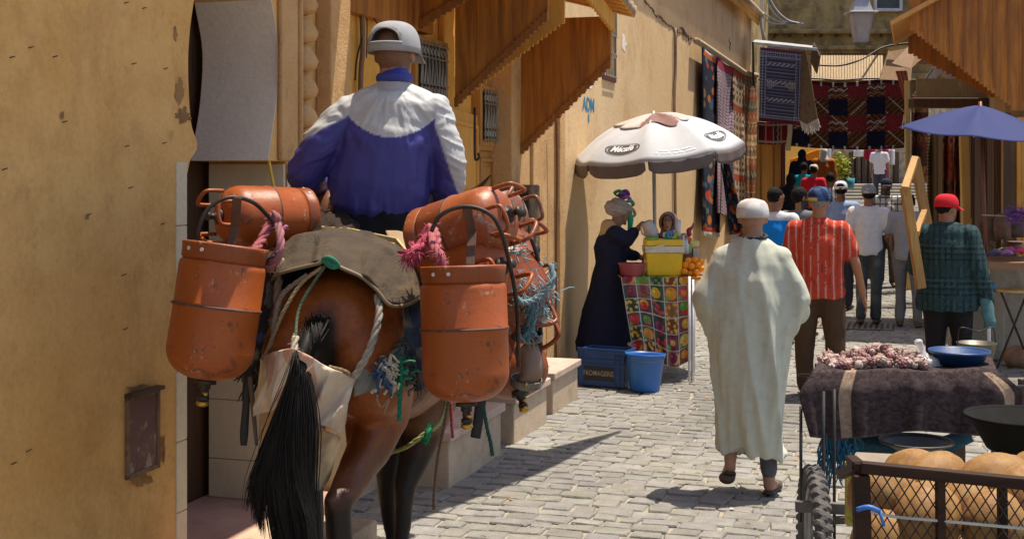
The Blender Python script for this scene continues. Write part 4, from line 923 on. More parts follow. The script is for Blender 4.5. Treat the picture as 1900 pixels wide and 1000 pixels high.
# ================= mule =================
def coat(V):
    # bay coat: dark points below the knee, dark along the dorsal line
    C=np.ones((len(V),4)); z=V[:,2]; n=fbm(V*5,3,3); base=A(.30,.072,.010)+n[:,None]*A(.035,.013,.004)
    d=np.clip((1.16+n*.15-z)/.50,0,1)[:,None]**1.3; base=base*(1-d)+A(.018,.010,.008)*d
    dd=np.exp(-((V[:,0]+.665-(V[:,1]-4.6)*.14)/.052)**2)*np.clip((z-1.0)/.1,0,1)*np.clip((5.0-V[:,1])/.3,0,1)*np.clip((1.46-z)/.10,0,1); dd=np.clip(dd*1.3,0,1)[:,None]; base=base*(1-dd)+A(.012,.009,.009)*dd
    low=np.clip((.98-z)/.2,0,1)*np.clip((V[:,1]-4.95)/.2,0,1)*np.clip((z-.72)/.05,0,1); low=low[:,None]; base=base*(1-low*.5)+A(.42,.22,.10)*low*.5
    C[:,:3]=np.clip(base,.005,1); return C
M_coat=vcol('bay_coat',.44,.38,40,.8,140,.32); MC['bay_coat'].node_tree.nodes['Principled BSDF'].inputs['Coat Weight'].default_value=.0
M_tailhair=flat('black_tail_hair',(.008,.0055,.004),.6,0,.5,30,0,.25)
mb=MB(); q=P
def ax_(u,v,d,a,b): return (q(u,v,d),(a,b))
SR=A(.99,-.139,0)
rc(mb,q(562,640,4.76),(.150,.20),q(568,700,4.80),(.145,.18),SR); rc(mb,q(683,640,4.76),(.155,.20),q(688,705,4.80),(.15,.18),SR)
rc(mb,q(622,600,4.86),(.255,.17),q(650,600,5.15),(.27,.22),SR)
body=[(4.80,626,600,.25,.21),(5.05,640,610,.27,.27),(5.35,692,640,.32,.33),(5.7,728,640,.315,.33),(6.0,757,610,.25,.31),(6.25,775,590,.18,.26)]
for a,b in zip(body,body[1:]):
    rc(mb,q(a[1],a[2],a[0]),(a[3],a[4]),q(b[1],b[2],b[0]),(b[3],b[4]),SR)
# buttock muscles and tail head
rc(mb,q(588,590,4.66),.055,q(612,540,4.85),.10); rc(mb,q(640,690,4.66),.07,q(650,600,4.8),.12); rc(mb,q(590,690,4.68),.07,q(596,600,4.82),.12)
G=lambda u,d,z=0: A((u-CX)/F*d,d,z)
chain(mb,[q(690,690,4.82),q(700,760,4.98),q(684,832,4.84),q(632,925,4.5)],[.165,.135,.085,.050])
chain(mb,[q(700,760,4.98),q(666,850,4.66),q(614,930,4.46)],[.09,.040,.030])
chain(mb,[q(625,930,4.49),G(640,4.52,.38),G(640,4.6,.14),G(645,4.54,.055)],[.050,.040,.048,.055])
chain(mb,[q(562,690,4.82),q(552,760,5.0),q(566,850,5.12),q(578,945,5.02)],[.155,.12,.07,.05])
chain(mb,[q(578,945,5.02),G(585,5.05,.36),G(590,5.15,.13),G(592,5.08,.055)],[.05,.037,.044,.055])
# forelegs
chain(mb,[q(803,730,5.95),q(786,800,5.85),q(752,900,5.75),G(746,5.72,.30),G(745,5.75,.12),G(747,5.7,.05)],[.13,.095,.052,.036,.042,.052])
chain(mb,[q(735,740,6.0),q(722,830,5.95),q(722,930,5.95),G(728,5.98,.24),G(735,5.95,.10),G(737,5.9,.05)],[.12,.075,.050,.034,.040,.05])
# neck and head
chain(mb,[q(770,520,6.1),q(800,440,6.35),q(838,392,6.55)],[.19,.14,.105])
chain(mb,[q(838,392,6.55),q(858,440,6.75),q(872,500,6.95)],[.10,.085,.055]); rc(mb,q(872,500,6.95),.058,q(876,520,6.98),.05)
r_,V,Nn=remesh(mb,.014,6)
V=V+Nn*(fbm(V*7,9,2)*.004)[:,None]
mule=build(r_,'mule',M_coat,org=A(-.60,5.3,0),smooth=True,V=V,C=coat(V)); tag(mule,'loaded bay mule with black tail seen from behind, carrying orange gas bottles and a rider','mule')
for sg,(b,t) in enumerate(((q(850,378,6.5),q(913,322,6.4)),(q(812,380,6.55),q(800,330,6.5)))):
    mb=MB(); d=t-b; pts=[b,b+d*.35+Zv*-.005,b+d*.7-Zv*.012,t]; tube(mb,pts,[.030,.042,.030,.004],12,4,flat=.45,side=A(0,1,0))
    Vv=mb.V(); C=np.ones((len(Vv),4)); f_=np.clip(((Vv-b)@nrm(d))/np.linalg.norm(d),0,1)[:,None]; C[:,:3]=A(.17,.055,.02)*(1-f_)+A(.012,.01,.01)*f_
    build(mb,'ear',M_coat,parent=mule,smooth=True,V=Vv,C=C)
mb=MB(); g=random.Random(3)
for i in range(220):
    f_=g.random(); b=q(770,470,6.1)*(1-f_)+q(838,366,6.55)*f_+A(g.gauss(0,.012),0,g.gauss(0,.01)); L_=g.uniform(.06,.12); tube(mb,[b,b+A(-.02+g.gauss(0,.01),g.gauss(0,.01),.05),b+A(-.05,0,.03-L_*.3)],[.004,.003,.001],4)
build(mb,'mane',M_tailhair,parent=mule)
for p in (G(645,4.54,.035),G(592,5.08,.035),G(747,5.7,.035),G(737,5.9,.035)):
    mb=MB(); lathe(mb,[(.066,-.035),(.062,.0),(.052,.045),(.0,.05)],p,Zv,20); build(mb,'hoof',flat('hoof_horn',(.06,.045,.035),.5),parent=mule,smooth=True,bevel=.003)
# tail: a dock and many strands, blown to the left
mb=MB(); g=random.Random(5)
core=[(592,590,4.60),(572,625,4.50),(556,668,4.44),(551,720,4.42)]
tube(mb,[q(*c) for c in core],[.018,.024,.022,.020],10,4,flat=.8)
VL=[652,690,720,784,850,900,960,1020,1100]; LF=[549,541,533,510,482,460,450,468,488]; RT=[560,566,569,575,574,573,579,587,592]
locks=[(min(1,max(0,g.betavariate(1.5,1.0))),g.uniform(0,6.28),g.uniform(-.03,.03)) for _ in range(30)]
for i in range(3600):
    s0,ph,dd_=locks[g.randrange(30)]; jit=g.gauss(0,1); vend=925+175*min(1,max(0,s0*2.6-.35))+g.uniform(-25,25)
    if g.random()<.30: vend-=g.uniform(20,230)
    pts=[]; n=10; v0=652+g.uniform(-4,26)
    for k_ in range(n):
        t=k_/(n-1); vv=v0+(vend-v0)*t; w_=np.interp(vv,VL,[0,0,.1,.3,.6,.8,1,1,1])
        s_=s0+jit*(.20*(1-w_)+.026*w_+.012)+(.5-s0)*(1-w_)*.5+.018*math.sin(vv*.022+ph)*w_; uu=np.interp(vv,VL,LF)*(1-s_)+np.interp(vv,VL,RT)*s_
        pts.append(q(uu,vv,4.42-.05*math.sin(t*2.6)+dd_*w_+jit*.006))
    r0=g.uniform(.0012,.0021); tube(mb,pts,[r0,r0*1.2,r0*1.2,r0*1.2,r0*1.1,r0,r0*.9,r0*.75,r0*.5,.0003],3,0)
for i in range(700):   # short hair over the dock
    a=g.random(); b=q(592+(553-592)*a+g.gauss(0,9),585+70*a+g.gauss(0,5),4.565-.10*a); d_=q(588+(552-588)*a+g.gauss(0,5),640+60*a,4.46-.03*a); tube(mb,[b,(b+d_)/2+A(0,-.02,.0),d_],[.0018,.002,.0005],4)
tube(mb,[q(552,700,4.46),q(548,770,4.46),q(545,860,4.46),q(550,1000,4.46)],[.022,.034,.040,.030],10,4,flat=.5)
build(mb,'tail',M_tailhair,parent=mule,smooth=True)
# ================= leather pad, sacking, harness =================
def coons(top,bot,n,m,bulge=None,lift=None):
    """sheet between two polylines given as (u,v,d)"""
    tp=cat([A(*p) for p in top],8); bt=cat([A(*p) for p in bot],8)
    def at(pl,s): x=s*(len(pl)-1); i=min(int(x),len(pl)-2); return pl[i]+(pl[i+1]-pl[i])*(x-i)
    mb=MB()
    def fn(u,v):
        p=at(tp,u)*(1-v)+at(bt,u)*v; p=p.copy()
        if bulge: p[2]-=bulge(u,v)
        if lift: p[1]-=lift(u,v)
        return P(*p)
    grid(mb,fn,n,m); return mb
top=[(500,500,4.78),(522,468,4.9),(552,441,5.02),(594,427,5.12),(657,431,5.14),(720,449,5.05),(753,471,4.95),(774,509,4.85),(783,551,4.72)]
bot=[(486,536,4.72),(502,520,4.68),(520,507,4.62),(560,496,4.6),(594,488,4.58),(605,478,4.58),(632,496,4.58),(669,513,4.58),(699,538,4.58),(722,565,4.58),(753,566,4.62),(783,552,4.66)]
mb=coons(top,bot,90,40,lambda u,v:.02*math.sin(math.pi*v)*1.0,lambda u,v:20*math.sin(math.pi*v)*math.sin(math.pi*u)**.6)
V=mb.V(); n=fbm(V*7,21,3); Nn=nrm(A(0,-.7,.7)); fd=np.clip((1.66-V[:,2])/.12,0,1)*np.exp(-((V[:,0]-(P(606,450,4.8)[0]))/.018)**2)*.022+np.clip((1.66-V[:,2])/.12,0,1)*np.exp(-((V[:,0]-(P(690,480,4.8)[0])-(V[:,2]-1.5)*.15)/.022)**2)*.020*np.clip((1.66-V[:,2])/.12,0,1)
V=V+Nn*(n*.014+fd+.007*fbm(V*18,6,2)+.012*np.clip(1-np.abs(fbm(V*A(9,4,4),16,2))*3,-.3,1))[:,None]
M_leather=plaster('worn_leather',(.034,.019,.006),(.090,.052,.018),(.010,.006,.002),5,.8,.9,.5); M_leather.node_tree.nodes['Principled BSDF'].inputs['Specular IOR Level'].default_value=.5; M_leather.node_tree.nodes['Principled BSDF'].inputs['Roughness'].default_value=.5
pad=build(mb,'leather_pad',M_leather,org=P(640,540,4.7),smooth=True,solid=.012,V=V); tag(pad,'worn brown leather pad draped over the croup of the mule','pad')
mb=MB(); tube(mb,[P(b[0],b[1],b[2]-.01) for b in bot[1:]],.007,6,5); build(mb,'rolled_edge',flat('pad_edge',(.16,.11,.06),.6),pad,smooth=True)
mb=MB(); rc(mb,P(608,484,4.56),.010,P(622,494,4.56),.012); tube(mb,[P(600,482,4.56),P(612,478,4.55),P(628,492,4.56),P(615,496,4.56)],.008,6,4,closed=True); build(mb,'green_knot',flat('green_yarn',(.02,.16,.09),.9,0,.5,90),pad,smooth=True)
# pack saddle under the load
mb=MB()
chain(mb,[P(474,690,5.0),P(490,600,5.0),P(515,530,5.05),P(575,478,5.15),P(650,465,5.2),P(715,490,5.15),P(765,560,5.05),P(775,650,5.05),P(772,700,5.05)],[.06,.10,.11,.09,.09,.10,.10,.09,.06])
chain(mb,[P(520,640,5.25),P(530,540,5.4),P(600,470,5.5),P(680,455,5.6),P(780,500,5.6),P(820,600,5.5),P(830,690,5.4)],[.10,.13,.12,.12,.13,.12,.08])
chain(mb,[P(590,460,5.15),P(680,440,5.75)],[.14,.15])
r_,V,Nn=remesh(mb,.014,4); V=wrinkle(V,Nn,.03,(7,7,7),5); n=fbm(V*9,2,3)
C=np.ones((len(V),4)); C[:,:3]=np.where((n>.25)[:,None],A(.12,.085,.06),A(.045,.030,.022))
ps=build(r_,'pack_saddle',vcol('ragged_cloth',.95,.4,40,.6,150,.1),org=P(640,600,5.1),smooth=True,V=V,C=C); tag(ps,'dark ragged straw filled pack saddle strapped round the mule','pack saddle')
def ragsheet(top,bot,name,cfn,seed,parent,n=34,m=30,amp=.03):
    mb=coons(top,bot,n,m); V=mb.V(); rid=1-np.abs(fbm(V*A(11,9,6),seed,3))*2.4; V=V+A(0,-1,.1)*(rid*amp)[:,None]; C=np.ones((len(V),4)); C[:,:3]=np.clip(cfn(V),.004,1)
    return build(mb,name,MC['ragged_cloth'],parent,smooth=True,solid=.006,V=V,C=C)
cd_=lambda V:np.where((fbm(V*16,4,3)>.30)[:,None],A(.16,.12,.09),A(.040,.028,.022))+np.where((fbm(V*13,8,2)>.62)[:,None],A(.02,.03,.10),A(0,0,0))
ragsheet([(478,520,4.66),(492,508,4.66),(510,506,4.66),(524,512,4.66)],[(440,640,4.62),(452,690,4.64),(470,694,4.66),(486,650,4.68)],'ragged_blanket',cd_,3,ps)
ragsheet([(462,560,4.64),(480,540,4.64),(500,535,4.66)],[(434,625,4.6),(450,640,4.6),(470,640,4.62)],'ragged_blanket',cd_,9,ps)
ragsheet([(748,566,4.66),(762,560,4.66),(786,556,4.66)],[(752,690,4.68),(772,722,4.66),(798,715,4.64)],'side_cloth',lambda V:np.where((fbm(V*12,6,2)>.1)[:,None],A(.05,.06,.09),A(.13,.11,.09)),5,ps)
g=random.Random(9); mb=MB()
for i in range(260):
    side=g.random()<.6; u,v=(g.gauss(478,20),g.uniform(560,680)) if side else (g.gauss(752,10),g.uniform(580,700))
    p=P(u,v,4.80+g.gauss(0,.03)); d=A(g.gauss(0,.03),g.gauss(0,.02),-abs(g.gauss(.06,.04))); tube(mb,[p,p+d*.5+A(g.gauss(0,.01),0,0),p+d],[.006,.005,.002],4)
build(mb,'frayed_fringe',flat('fringe_cloth',(.05,.035,.028),.95),ps)
mb=MB()
for a,b in (((592,424,5.05),(650,428,5.1)),((650,428,5.1),(735,446,5.1)),((735,446,5.1),(755,470,5.05))): bar(mb,P(*a),P(*b),.02,.012,Zv)
build(mb,'wooden_slat',M_woodP,ps,bevel=.003)
mb=coons([(716,430,5.2),(745,432,5.2),(768,450,5.15)],[(724,458,5.1),(750,470,5.05),(776,500,5.0)],12,6); build(mb,'saddle_flap',flat('tan_flap',(.30,.20,.11),.8),ps,smooth=True,solid=.012)
M_sack=vcol('sackcloth',.95,.25,12,.5,260,.1)
def sack(top,bot,label,amp=.010,seed=1,n=40,m=36,name='sackcloth',lift=0):
    mb=coons(top,bot,n,m,None,(lambda u,v:lift*math.sin(math.pi*u)*math.sin(math.pi*min(1,v*.8))) if lift else None); V=mb.V(); c=V.mean(0)
    rid=1-np.abs(fbm((V@A((.8,0,.6),(0,1,0),(-.6,0,.8)))*A(12,7,4)+A(0,0,seed),seed,3))*2.4; V=V+A(0,-1,.2)*(rid*amp)[:,None]
    n1=fbm(V*5,seed+2,3); C=np.ones((len(V),4)); C[:,:3]=np.clip(A(.68,.54,.40)+n1[:,None]*A(.14,.14,.12),.05,1)
    pk=(fbm(V*7,seed+9,2)>.45); C[pk,:3]*=A(.85,.6,.55)
    return V,C,mb
V,C,mb=sack([(553,650,4.42),(582,664,4.46),(607,680,4.48),(632,690,4.50),(659,701,4.54)],[(560,705,4.42),(570,745,4.44),(582,784,4.48),(604,790,4.50),(634,808,4.56)],'',.028,3)
M_=M_sack; sk_=build(mb,'crupper_sheet',M_,org=P(560,650,4.45),smooth=True,solid=.004,V=V,C=C); tag(sk_,'pale grubby sackcloth tied below the tail of the mule','sackcloth')
V,C,mb=sack([(484,664,4.70),(500,656,4.62),(520,650,4.52),(546,646,4.42)],[(470,772,4.66),(492,764,4.6),(505,764,4.52),(524,745,4.44)],'',.022,6); build(mb,'left_wing',M_,sk_,smooth=True,solid=.004,V=V,C=C)
V,C,mb=sack([(575,770,4.62),(600,795,4.58),(632,812,4.56),(630,822,4.6)],[(562,915,4.62),(580,918,4.56),(606,895,4.60),(622,850,4.64)],'',.030,8,lift=.05)
C[:,:3]*=A(.95,.80,.60); build(mb,'dung_bag',M_,sk_,smooth=True,solid=.005,V=V,C=C)
V,C,mb=sack([(482,750,4.74),(500,755,4.72),(525,748,4.70)],[(482,812,4.74),(496,830,4.72),(520,800,4.68)],'',.016,12); C[:,:3]*=A(.80,.62,.42); build(mb,'hanging_rag',M_,sk_,smooth=True,solid=.004,V=V,C=C)
def rope(mb,pts,r,tw=6,col=None,st=3,fuzz=0,seed=1,sm=8):
    q_=cat([np.asarray(p,float) for p in pts],sm); L=np.cumsum([0]+[np.linalg.norm(b-a) for a,b in zip(q_,q_[1:])])
    for s_ in range(st):
        out=[]
        for i,p in enumerate(q_):
            t=nrm(q_[min(i+1,len(q_)-1)]-q_[max(i-1,0)]); x,y,_=frame(t,A(1,.3,.1)); a=L[i]/(r*tw)*2*math.pi/1.6+s_*2*math.pi/st
            out.append(p+(x*math.cos(a)+y*math.sin(a))*r*.52)
        tube(mb,out,r*.62,6,col=col)
    if fuzz:
        g=random.Random(seed)
        for i in range(fuzz):
            p=q_[g.randrange(len(q_))]; d=A(g.gauss(0,1),g.gauss(0,1),g.gauss(0,1)); d=nrm(d)*r*g.uniform(1.2,2.6); tube(mb,[p,p+d*.6,p+d+A(0,0,-r*.5)],[r*.16,r*.13,r*.05],3,col=col)
M_rope=vcol('rope_fibre',.9,.35,60,.5,500,.15)
def ropeobj(pts,r,col,label,name='rope',cat_='rope',fuzz=0,org=None,**k):
    mb=MB(); rope(mb,pts,r,col=A(*col),fuzz=fuzz,**k); o=build(mb,name,M_rope,org=pts[-1] if org is None else org,smooth=True); return tag(o,label,cat_)
def part(parent,pts,r,col,name='rope',fuzz=0,**k):
    mb=MB(); rope(mb,pts,r,col=A(*col),fuzz=fuzz,**k); return build(mb,name,M_rope,parent,smooth=True)
PP=lambda l: [P(*p) for p in l]
TAN=(.33,.23,.13); WH=(.36,.31,.26)
h_=ropeobj(PP([(700,548,4.6),(704,575,4.56),(698,610,4.53),(683,655,4.52),(657,700,4.53)]),.013,WH,'off white rope breeching crossing the hindquarters of the mule','breeching','harness')
part(h_,PP([(596,497,4.57),(560,525,4.58),(528,575,4.56),(508,620,4.58),(490,662,4.64)]),.007,TAN)
part(h_,PP([(570,510,4.60),(525,545,4.62),(510,590,4.62),(503,640,4.62),(486,665,4.66)]),.009,(.30,.24,.17))
part(h_,PP([(604,492,4.57),(575,535,4.56),(553,580,4.53),(548,640,4.44)]),.006,(.10,.13,.08))
part(h_,PP([(520,480,4.72),(515,540,4.66),(512,580,4.66),(500,600,4.68)]),.014,(.25,.19,.13))
part(h_,PP([(548,625,4.45),(546,650,4.42),(556,655,4.42)]),.012,(.45,.38,.28),fuzz=30)
part(h_,PP([(657,700,4.54),(640,688,4.52),(610,680,4.5)]),.006,TAN)
# ragged girth cloth on the right with a knot
mb=coons([(660,690,4.56),(700,672,4.6),(740,645,4.64),(778,640,4.7)],[(656,735,4.58),(700,720,4.62),(745,700,4.66),(775,690,4.7)],30,10)
V=mb.V(); V=V+A(0,-1,.3)*((1-np.abs(fbm(V*12,4,2))*2)*.008)[:,None]; gc=build(mb,'girth_cloth',flat('grey_rag',(.20,.19,.17),.95,0,.5,14),h_,smooth=True,solid=.006,V=V)
for i,(c,col,n_) in enumerate((((718,690,4.57),(.50,.44,.34),60),((708,690,4.56),(.035,.07,.14),24),((752,640,4.66),(.09,.09,.085),60),((770,690,4.68),(.10,.105,.10),70),((742,690,4.62),(.03,.22,.13),30))):
    mb=MB(); g=random.Random(20+i); p=P(*c)
    for k_ in range(n_):
        a=p+A(g.gauss(0,.02),g.gauss(0,.012),g.gauss(0,.022)); b=a+A(g.gauss(0,.02),g.gauss(0,.01),g.gauss(-.02,.02)); tube(mb,[a,(a+b)/2+A(g.gauss(0,.008),0,g.gauss(0,.008)),b],g.uniform(.003,.006),4,2)
    build(mb,'frayed_knot',flat('yarn_%d'%i,col,.9,0,.4,80),h_)
part(h_,PP([(742,660,4.6),(744,700,4.6),(742,740,4.62),(741,780,4.62)]),.008,(.02,.20,.12),fuzz=20)
part(h_,PP([(716,705,4.56),(700,735,4.58),(708,755,4.58),(722,740,4.57),(712,800-33,4.58)]),.0035,(.35,.26,.18),st=2)
# belly cord
part(h_,[P(832,735,5.35),P(815,785,5.18),P(790,803,5.10),P(755,828,5.12),P(716,842,5.25)],.009,(.36,.36,.14))
part(h_,PP([(800,790,5.1),(793,805,5.08),(790,820,5.1)]),.012,(.03,.22,.10),fuzz=40)
ropeobj(PP([(832,745,4.85),(822,800,4.85),(812,850,4.85),(806,910,4.86),(805,945,4.86)]),.006,(.16,.09,.06),'thin brown cord dangling under the right load of the mule, ending in a knot',fuzz=0)
ropeobj(PP([(836,745,4.9),(838,780,4.9),(840,812,4.9)]),.006,(.30,.06,.07),'short dark red cord hanging beside the belly of the mule',fuzz=20)
ropeobj(PP([(897,755,5.0),(903,790,5.0),(910,820,5.0),(914,845,5.0)]),.007,(.03,.09,.07),'dark green cord hanging under the right hand gas bottle',fuzz=40)
mb=MB(); tube(mb,PP([(893,735,5.05),(888,775,5.05),(882,812,5.05)]),[.022,.020,.020],8,4,flat=.3); tag(build(mb,'black_strap',flat('black_strap',(.012,.012,.012),.6),org=P(882,812,5.05),smooth=True),'broad black strap hanging below the right hand gas bottle','strap')
mb=MB(); tube(mb,PP([(456,690,4.75),(457,740,4.75),(453,800,4.75),(452,826,4.75)]),[.010,.013,.016,.012],8,4,flat=.3); tag(build(mb,'black_strap',MC['black_strap'],org=P(452,826,4.75),smooth=True),'narrow black strap hanging left of the mule tail','strap')
mb=MB(); tube(mb,PP([(460,650,4.72),(464,700,4.72),(470,760,4.72),(476,826,4.72)]),[.012,.010,.009,.006],8,4,flat=.4); tag(build(mb,'leather_strap',flat('brown_strap',(.10,.06,.035),.6),org=P(476,826,4.72),smooth=True),'thin brown leather strap hanging in front of the sackcloth','strap')
PK=(.48,.085,.13)
a_=ropeobj(PP([(506,402,4.72),(488,440,4.62),(470,470,4.5),(462,490,4.48)]),.016,(.34,.10,.11),'faded red rope tying the left gas bottles to the pack saddle',fuzz=60)
part(a_,PP([(506,402,4.72),(518,425,4.66),(520,455,4.62),(514,480,4.62),(498,498,4.64)]),.015,(.36,.15,.16),fuzz=50)
part(a_,PP([(500,405,4.7),(508,398,4.68),(514,408,4.68),(504,416,4.7),(498,408,4.7)]),.014,(.40,.15,.16),fuzz=30); part(a_,PP([(515,420,4.7),(524,424,4.7),(532,420,4.72)]),.007,(.40,.12,.22),fuzz=30)
b_=ropeobj(PP([(800,425,4.66),(785,455,4.60),(766,470,4.56),(758,478,4.56)]),.022,PK,'bright pink frayed rope tying the right gas bottles to the pack saddle',fuzz=220)
part(b_,PP([(800,425,4.66),(806,455,4.5),(816,475,4.45),(824,494,4.44)]),.017,(.42,.12,.14),fuzz=90); part(b_,PP([(798,420,4.66),(808,430,4.6),(812,455,4.52),(806,480,4.46)]),.013,(.42,.14,.14),fuzz=60)
# ================= gas bottles =================
def bottle_mat(name,c,c2,rough=.38,metal=0):
    if name in MC: return MC[name]
    m,nt,b=newmat(name); n1=noise(nt,3.5,6,.7); n2=noise(nt,14,7,.75,dist=.4); n3=noise(nt,45,4,.6)
    col=ramp(nt,n1,[(.3,K(c,.72)),(.7,c)]); sc_=ramp(nt,n2,[(.58,(0,0,0)),(.63,(.95,.95,.95))]); col=mixc(nt,sc_,col,c2)
    sc2=ramp(nt,n3,[(.66,(0,0,0)),(.70,(.5,.5,.5))]); col=mixc(nt,sc2,col,(.04,.025,.02)); n5=noise(nt,1.6,4,.6,(1,1,.4)); col=mixc(nt,ramp(nt,n5,[(.45,(0,0,0)),(.7,(.55,.55,.55))]),col,K(c,.45)); n6=noise(nt,7,8,.8); col=mixc(nt,ramp(nt,n6,[(.60,(0,0,0)),(.66,(.7,.7,.7))]),col,(.52,.30,.20)); nt.links.new(col,b.inputs['Base Color'])
    b.inputs['Roughness'].default_value=rough; b.inputs['Metallic'].default_value=metal; b.inputs['Specular IOR Level'].default_value=.35; b.inputs['Coat Weight'].default_value=.0; b.inputs['Coat Roughness'].default_value=.25; bump(nt,b,n2,.25,.01); MC[name]=m; return m
M_bo=bottle_mat('orange_bottle_paint',(.36,.078,.012),(.12,.040,.02),.42); M_bg=bottle_mat('scuffed_bottle_paint',(.26,.10,.055),(.40,.34,.30),.4,.1); M_bd=bottle_mat('dark_bottle_paint',(.25,.050,.010),(.09,.04,.03))
M_bs=bottle_mat('scratched_bottle_paint',(.33,.085,.028),(.36,.22,.16),.38)
M_ring=bottle_mat('worn_ring_paint',(.27,.060,.012),(.10,.045,.03),.45)
M_brass=flat('brass',(.50,.30,.06),.35,.9,.3)
def gas_bottle(M,handles,label,foot,dome,scl=1.0,tap=True,band=True,group='gas bottles loaded on the mule'):
    foot=np.asarray(foot,float); dome=np.asarray(dome,float)
    o=empty('gas_bottle',(0,0,0),label,'gas bottle',group)
    r=.150
    mb=MB(); prof=[(.0,.0)]+[(r*math.sin(a)**.75,.105*(1-math.cos(a))) for a in np.linspace(.15,math.pi/2,12)]+[(r,.24),(r+.003,.245),(r+.003,.255),(r,.26),(r,.385),(.147,.40),(.138,.408),(.12,.414),(0,.425)]
    lathe(mb,prof,(0,0,0),(0,0,1),56); V=mb.V(); sd_=int(abs(foot[0]*911+foot[2]*377))%97; nn=nrm(A(0,0,1)); dn=np.clip(fbm(V*7,sd_,2)-.35,0,1); V=V-V*A(1,1,.3)*(dn*.09)[:,None]+V*A(1,1,0)*(fbm(V*5,sd_+3,2)*.012)[:,None]; bd=build(mb,'body',M,o,smooth=True,V=V)
    mb=MB(); lathe(mb,[(r-.002,.246),(r+.0055,.248),(r+.0055,.254),(r-.002,.256)],(0,0,0),(0,0,1),56); V=mb.V(); build(mb,'weld_seam',flat('seam_grime',(.10,.045,.03),.7,0,.8,30),bd,smooth=True)
    mb=MB(); lathe(mb,[(.1375,.404),(.146,.415),(.1475,.45),(.150,.462),(.147,.468),(.140,.462),(.138,.44),(.134,.418)],(0,0,0),(0,0,1),56); 
    V=mb.V(); V=V+(V*A(1,1,0))*(fbm(V*14,int(abs(foot[0])*100)&7,2)*.022)[:,None]; fr=build(mb,'foot_ring',(M_ring if M is M_bo else M),o,smooth=True,V=V)
    for a_ in (5.05,5.45,2.1):
        p=A(math.cos(a_),math.sin(a_),0)*.1495+A(0,0,.440); mb=MB(); lathe(mb,[(.0,-.001),(.007,-.001),(.007,.002),(.0,.002)],p,A(math.cos(a_),math.sin(a_),0),10); build(mb,'drain_hole',flat('chalk_spot',(.60,.48,.42),.9),fr)
    mb=MB(); lathe(mb,[(.035,.004),(.038,-.012),(.020,-.016),(.020,-.03),(.014,-.034),(.014,-.055),(.020,-.058),(.020,-.07),(.0,-.072)],(0,0,0),(0,0,1),20); vl=build(mb,'valve',M_iron,o,smooth=True)
    mb=MB(); tube(mb,[A(-.022,0,-.046),A(.03,0,-.046)],.007,10); lathe(mb,[(.010,-.072),(.020,-.074),(.022,-.085),(.012,-.092),(0,-.093)],(0,0,0),(0,0,1),14); (build(mb,'tap',M_brass,vl,smooth=True) if tap else None)
    if handles:
        for a0 in (0,2.09,4.19):
            mb=MB(); c,s=math.cos(a0),math.sin(a0)
            pts=[(-.055,.030),(-.055,-.035),(-.045,-.062),(0,-.070),(.045,-.062),(.055,-.035),(.055,.030)]
            tube(mb,[A(c*.112-s*x_,s*.112+c*x_,z_) for x_,z_ in pts],.0095,10,5); build(mb,'handle',M,o,smooth=True)
    x,y,z=frame(foot-dome,A(.6,-1,.2)); Mx=Matrix(((x[0],y[0],z[0],0),(x[1],y[1],z[1],0),(x[2],y[2],z[2],0),(0,0,0,1)))
    o.rotation_mode='QUATERNION'; o.rotation_quaternion=Mx.to_quaternion(); o.location=tuple(dome); o.scale=(scl,scl,scl); return o
def bt(f,d,M,h,label,s=1.0):
    f=P(*f); d=P(*d); c=(f+d)/2; a=nrm(f-d)*.234*s; return gas_bottle(M,h,label,c+a,c-a,s,not h)
bt((417,468,4.50),(384,690,4.46),M_bo,False,'orange gas bottle hanging upside down at the left flank, its brass tap below')
bt((859,505,4.48),(865,733,4.45),M_bo,False,'largest bright orange gas bottle hanging upside down at the right flank')
bt((551,404,5.12),(424,402,4.92),M_bo,True,'orange gas bottle lying on its side behind the left rider arm',.80)
bt((806,442,4.94),(924,404,4.76),M_bs,True,'scratched orange gas bottle lying tilted over the right hanging bottle',.86)
bt((640,404,5.6),(520,410,5.75),M_bg,True,'grey scuffed gas bottle mostly hidden behind the rider hip')
bt((850,425,5.6),(940,402,5.35),M_bg,True,'silvery scuffed gas bottle with loop handles, upper right of the load',.9)
bt((800,530,4.95),(918,498,4.72),M_bo,True,'orange gas bottle lying between the two right hand bottles, loops outward',.88)
bt((840,490,5.7),(950,470,5.5),M_bs,True,'dented grey red gas bottle beneath the silvery one at the right')
bt((905,440,5.35),(975,590,5.15),M_bd,True,'dark orange gas bottle at the right edge under the blue yarn')
bt((930,590,5.75),(955,690,5.6),M_bd,False,'dark gas bottle low behind the bright hanging one')
# iron carrying hoops
def hoop(pts,barp,label):
    o=empty('carrying_hoop',P(*barp[-1]),label,'iron hoop','iron hoops of the pannier frame')
    mb=MB(); tube(mb,PP(pts),.0075,8,6); build(mb,'hoop_rod',M_iron,o,smooth=True)
    mb=MB(); 
    for a,b in zip(barp,barp[1:]): bar(mb,P(*a),P(*b),.032,.008,A(1,0,0))
    build(mb,'flat_bar',flat('rusty_iron',(.10,.04,.02),.55,.3,.5,12),o,bevel=.002)
hoop([(366,450,4.45),(372,415,4.45),(392,382,4.47),(430,366,4.5),(470,376,4.55),(498,402,4.62),(506,412,4.66)],[(440,366,4.5),(436,420,4.52),(428,462,4.5)],'bent iron hoop with a flat bar over the left hanging gas bottle')
hoop([(800,430,4.5),(815,402,4.5),(845,386,4.5),(880,385,4.5),(912,400,4.5),(930,430,4.5),(941,470,4.52),(952,520,4.6),(960,580,4.7),(962,680,4.75)],[(866,386,4.5),(876,430,4.52),(872,492,4.46)],'long bent iron hoop with a flat bar over the right hanging gas bottle')
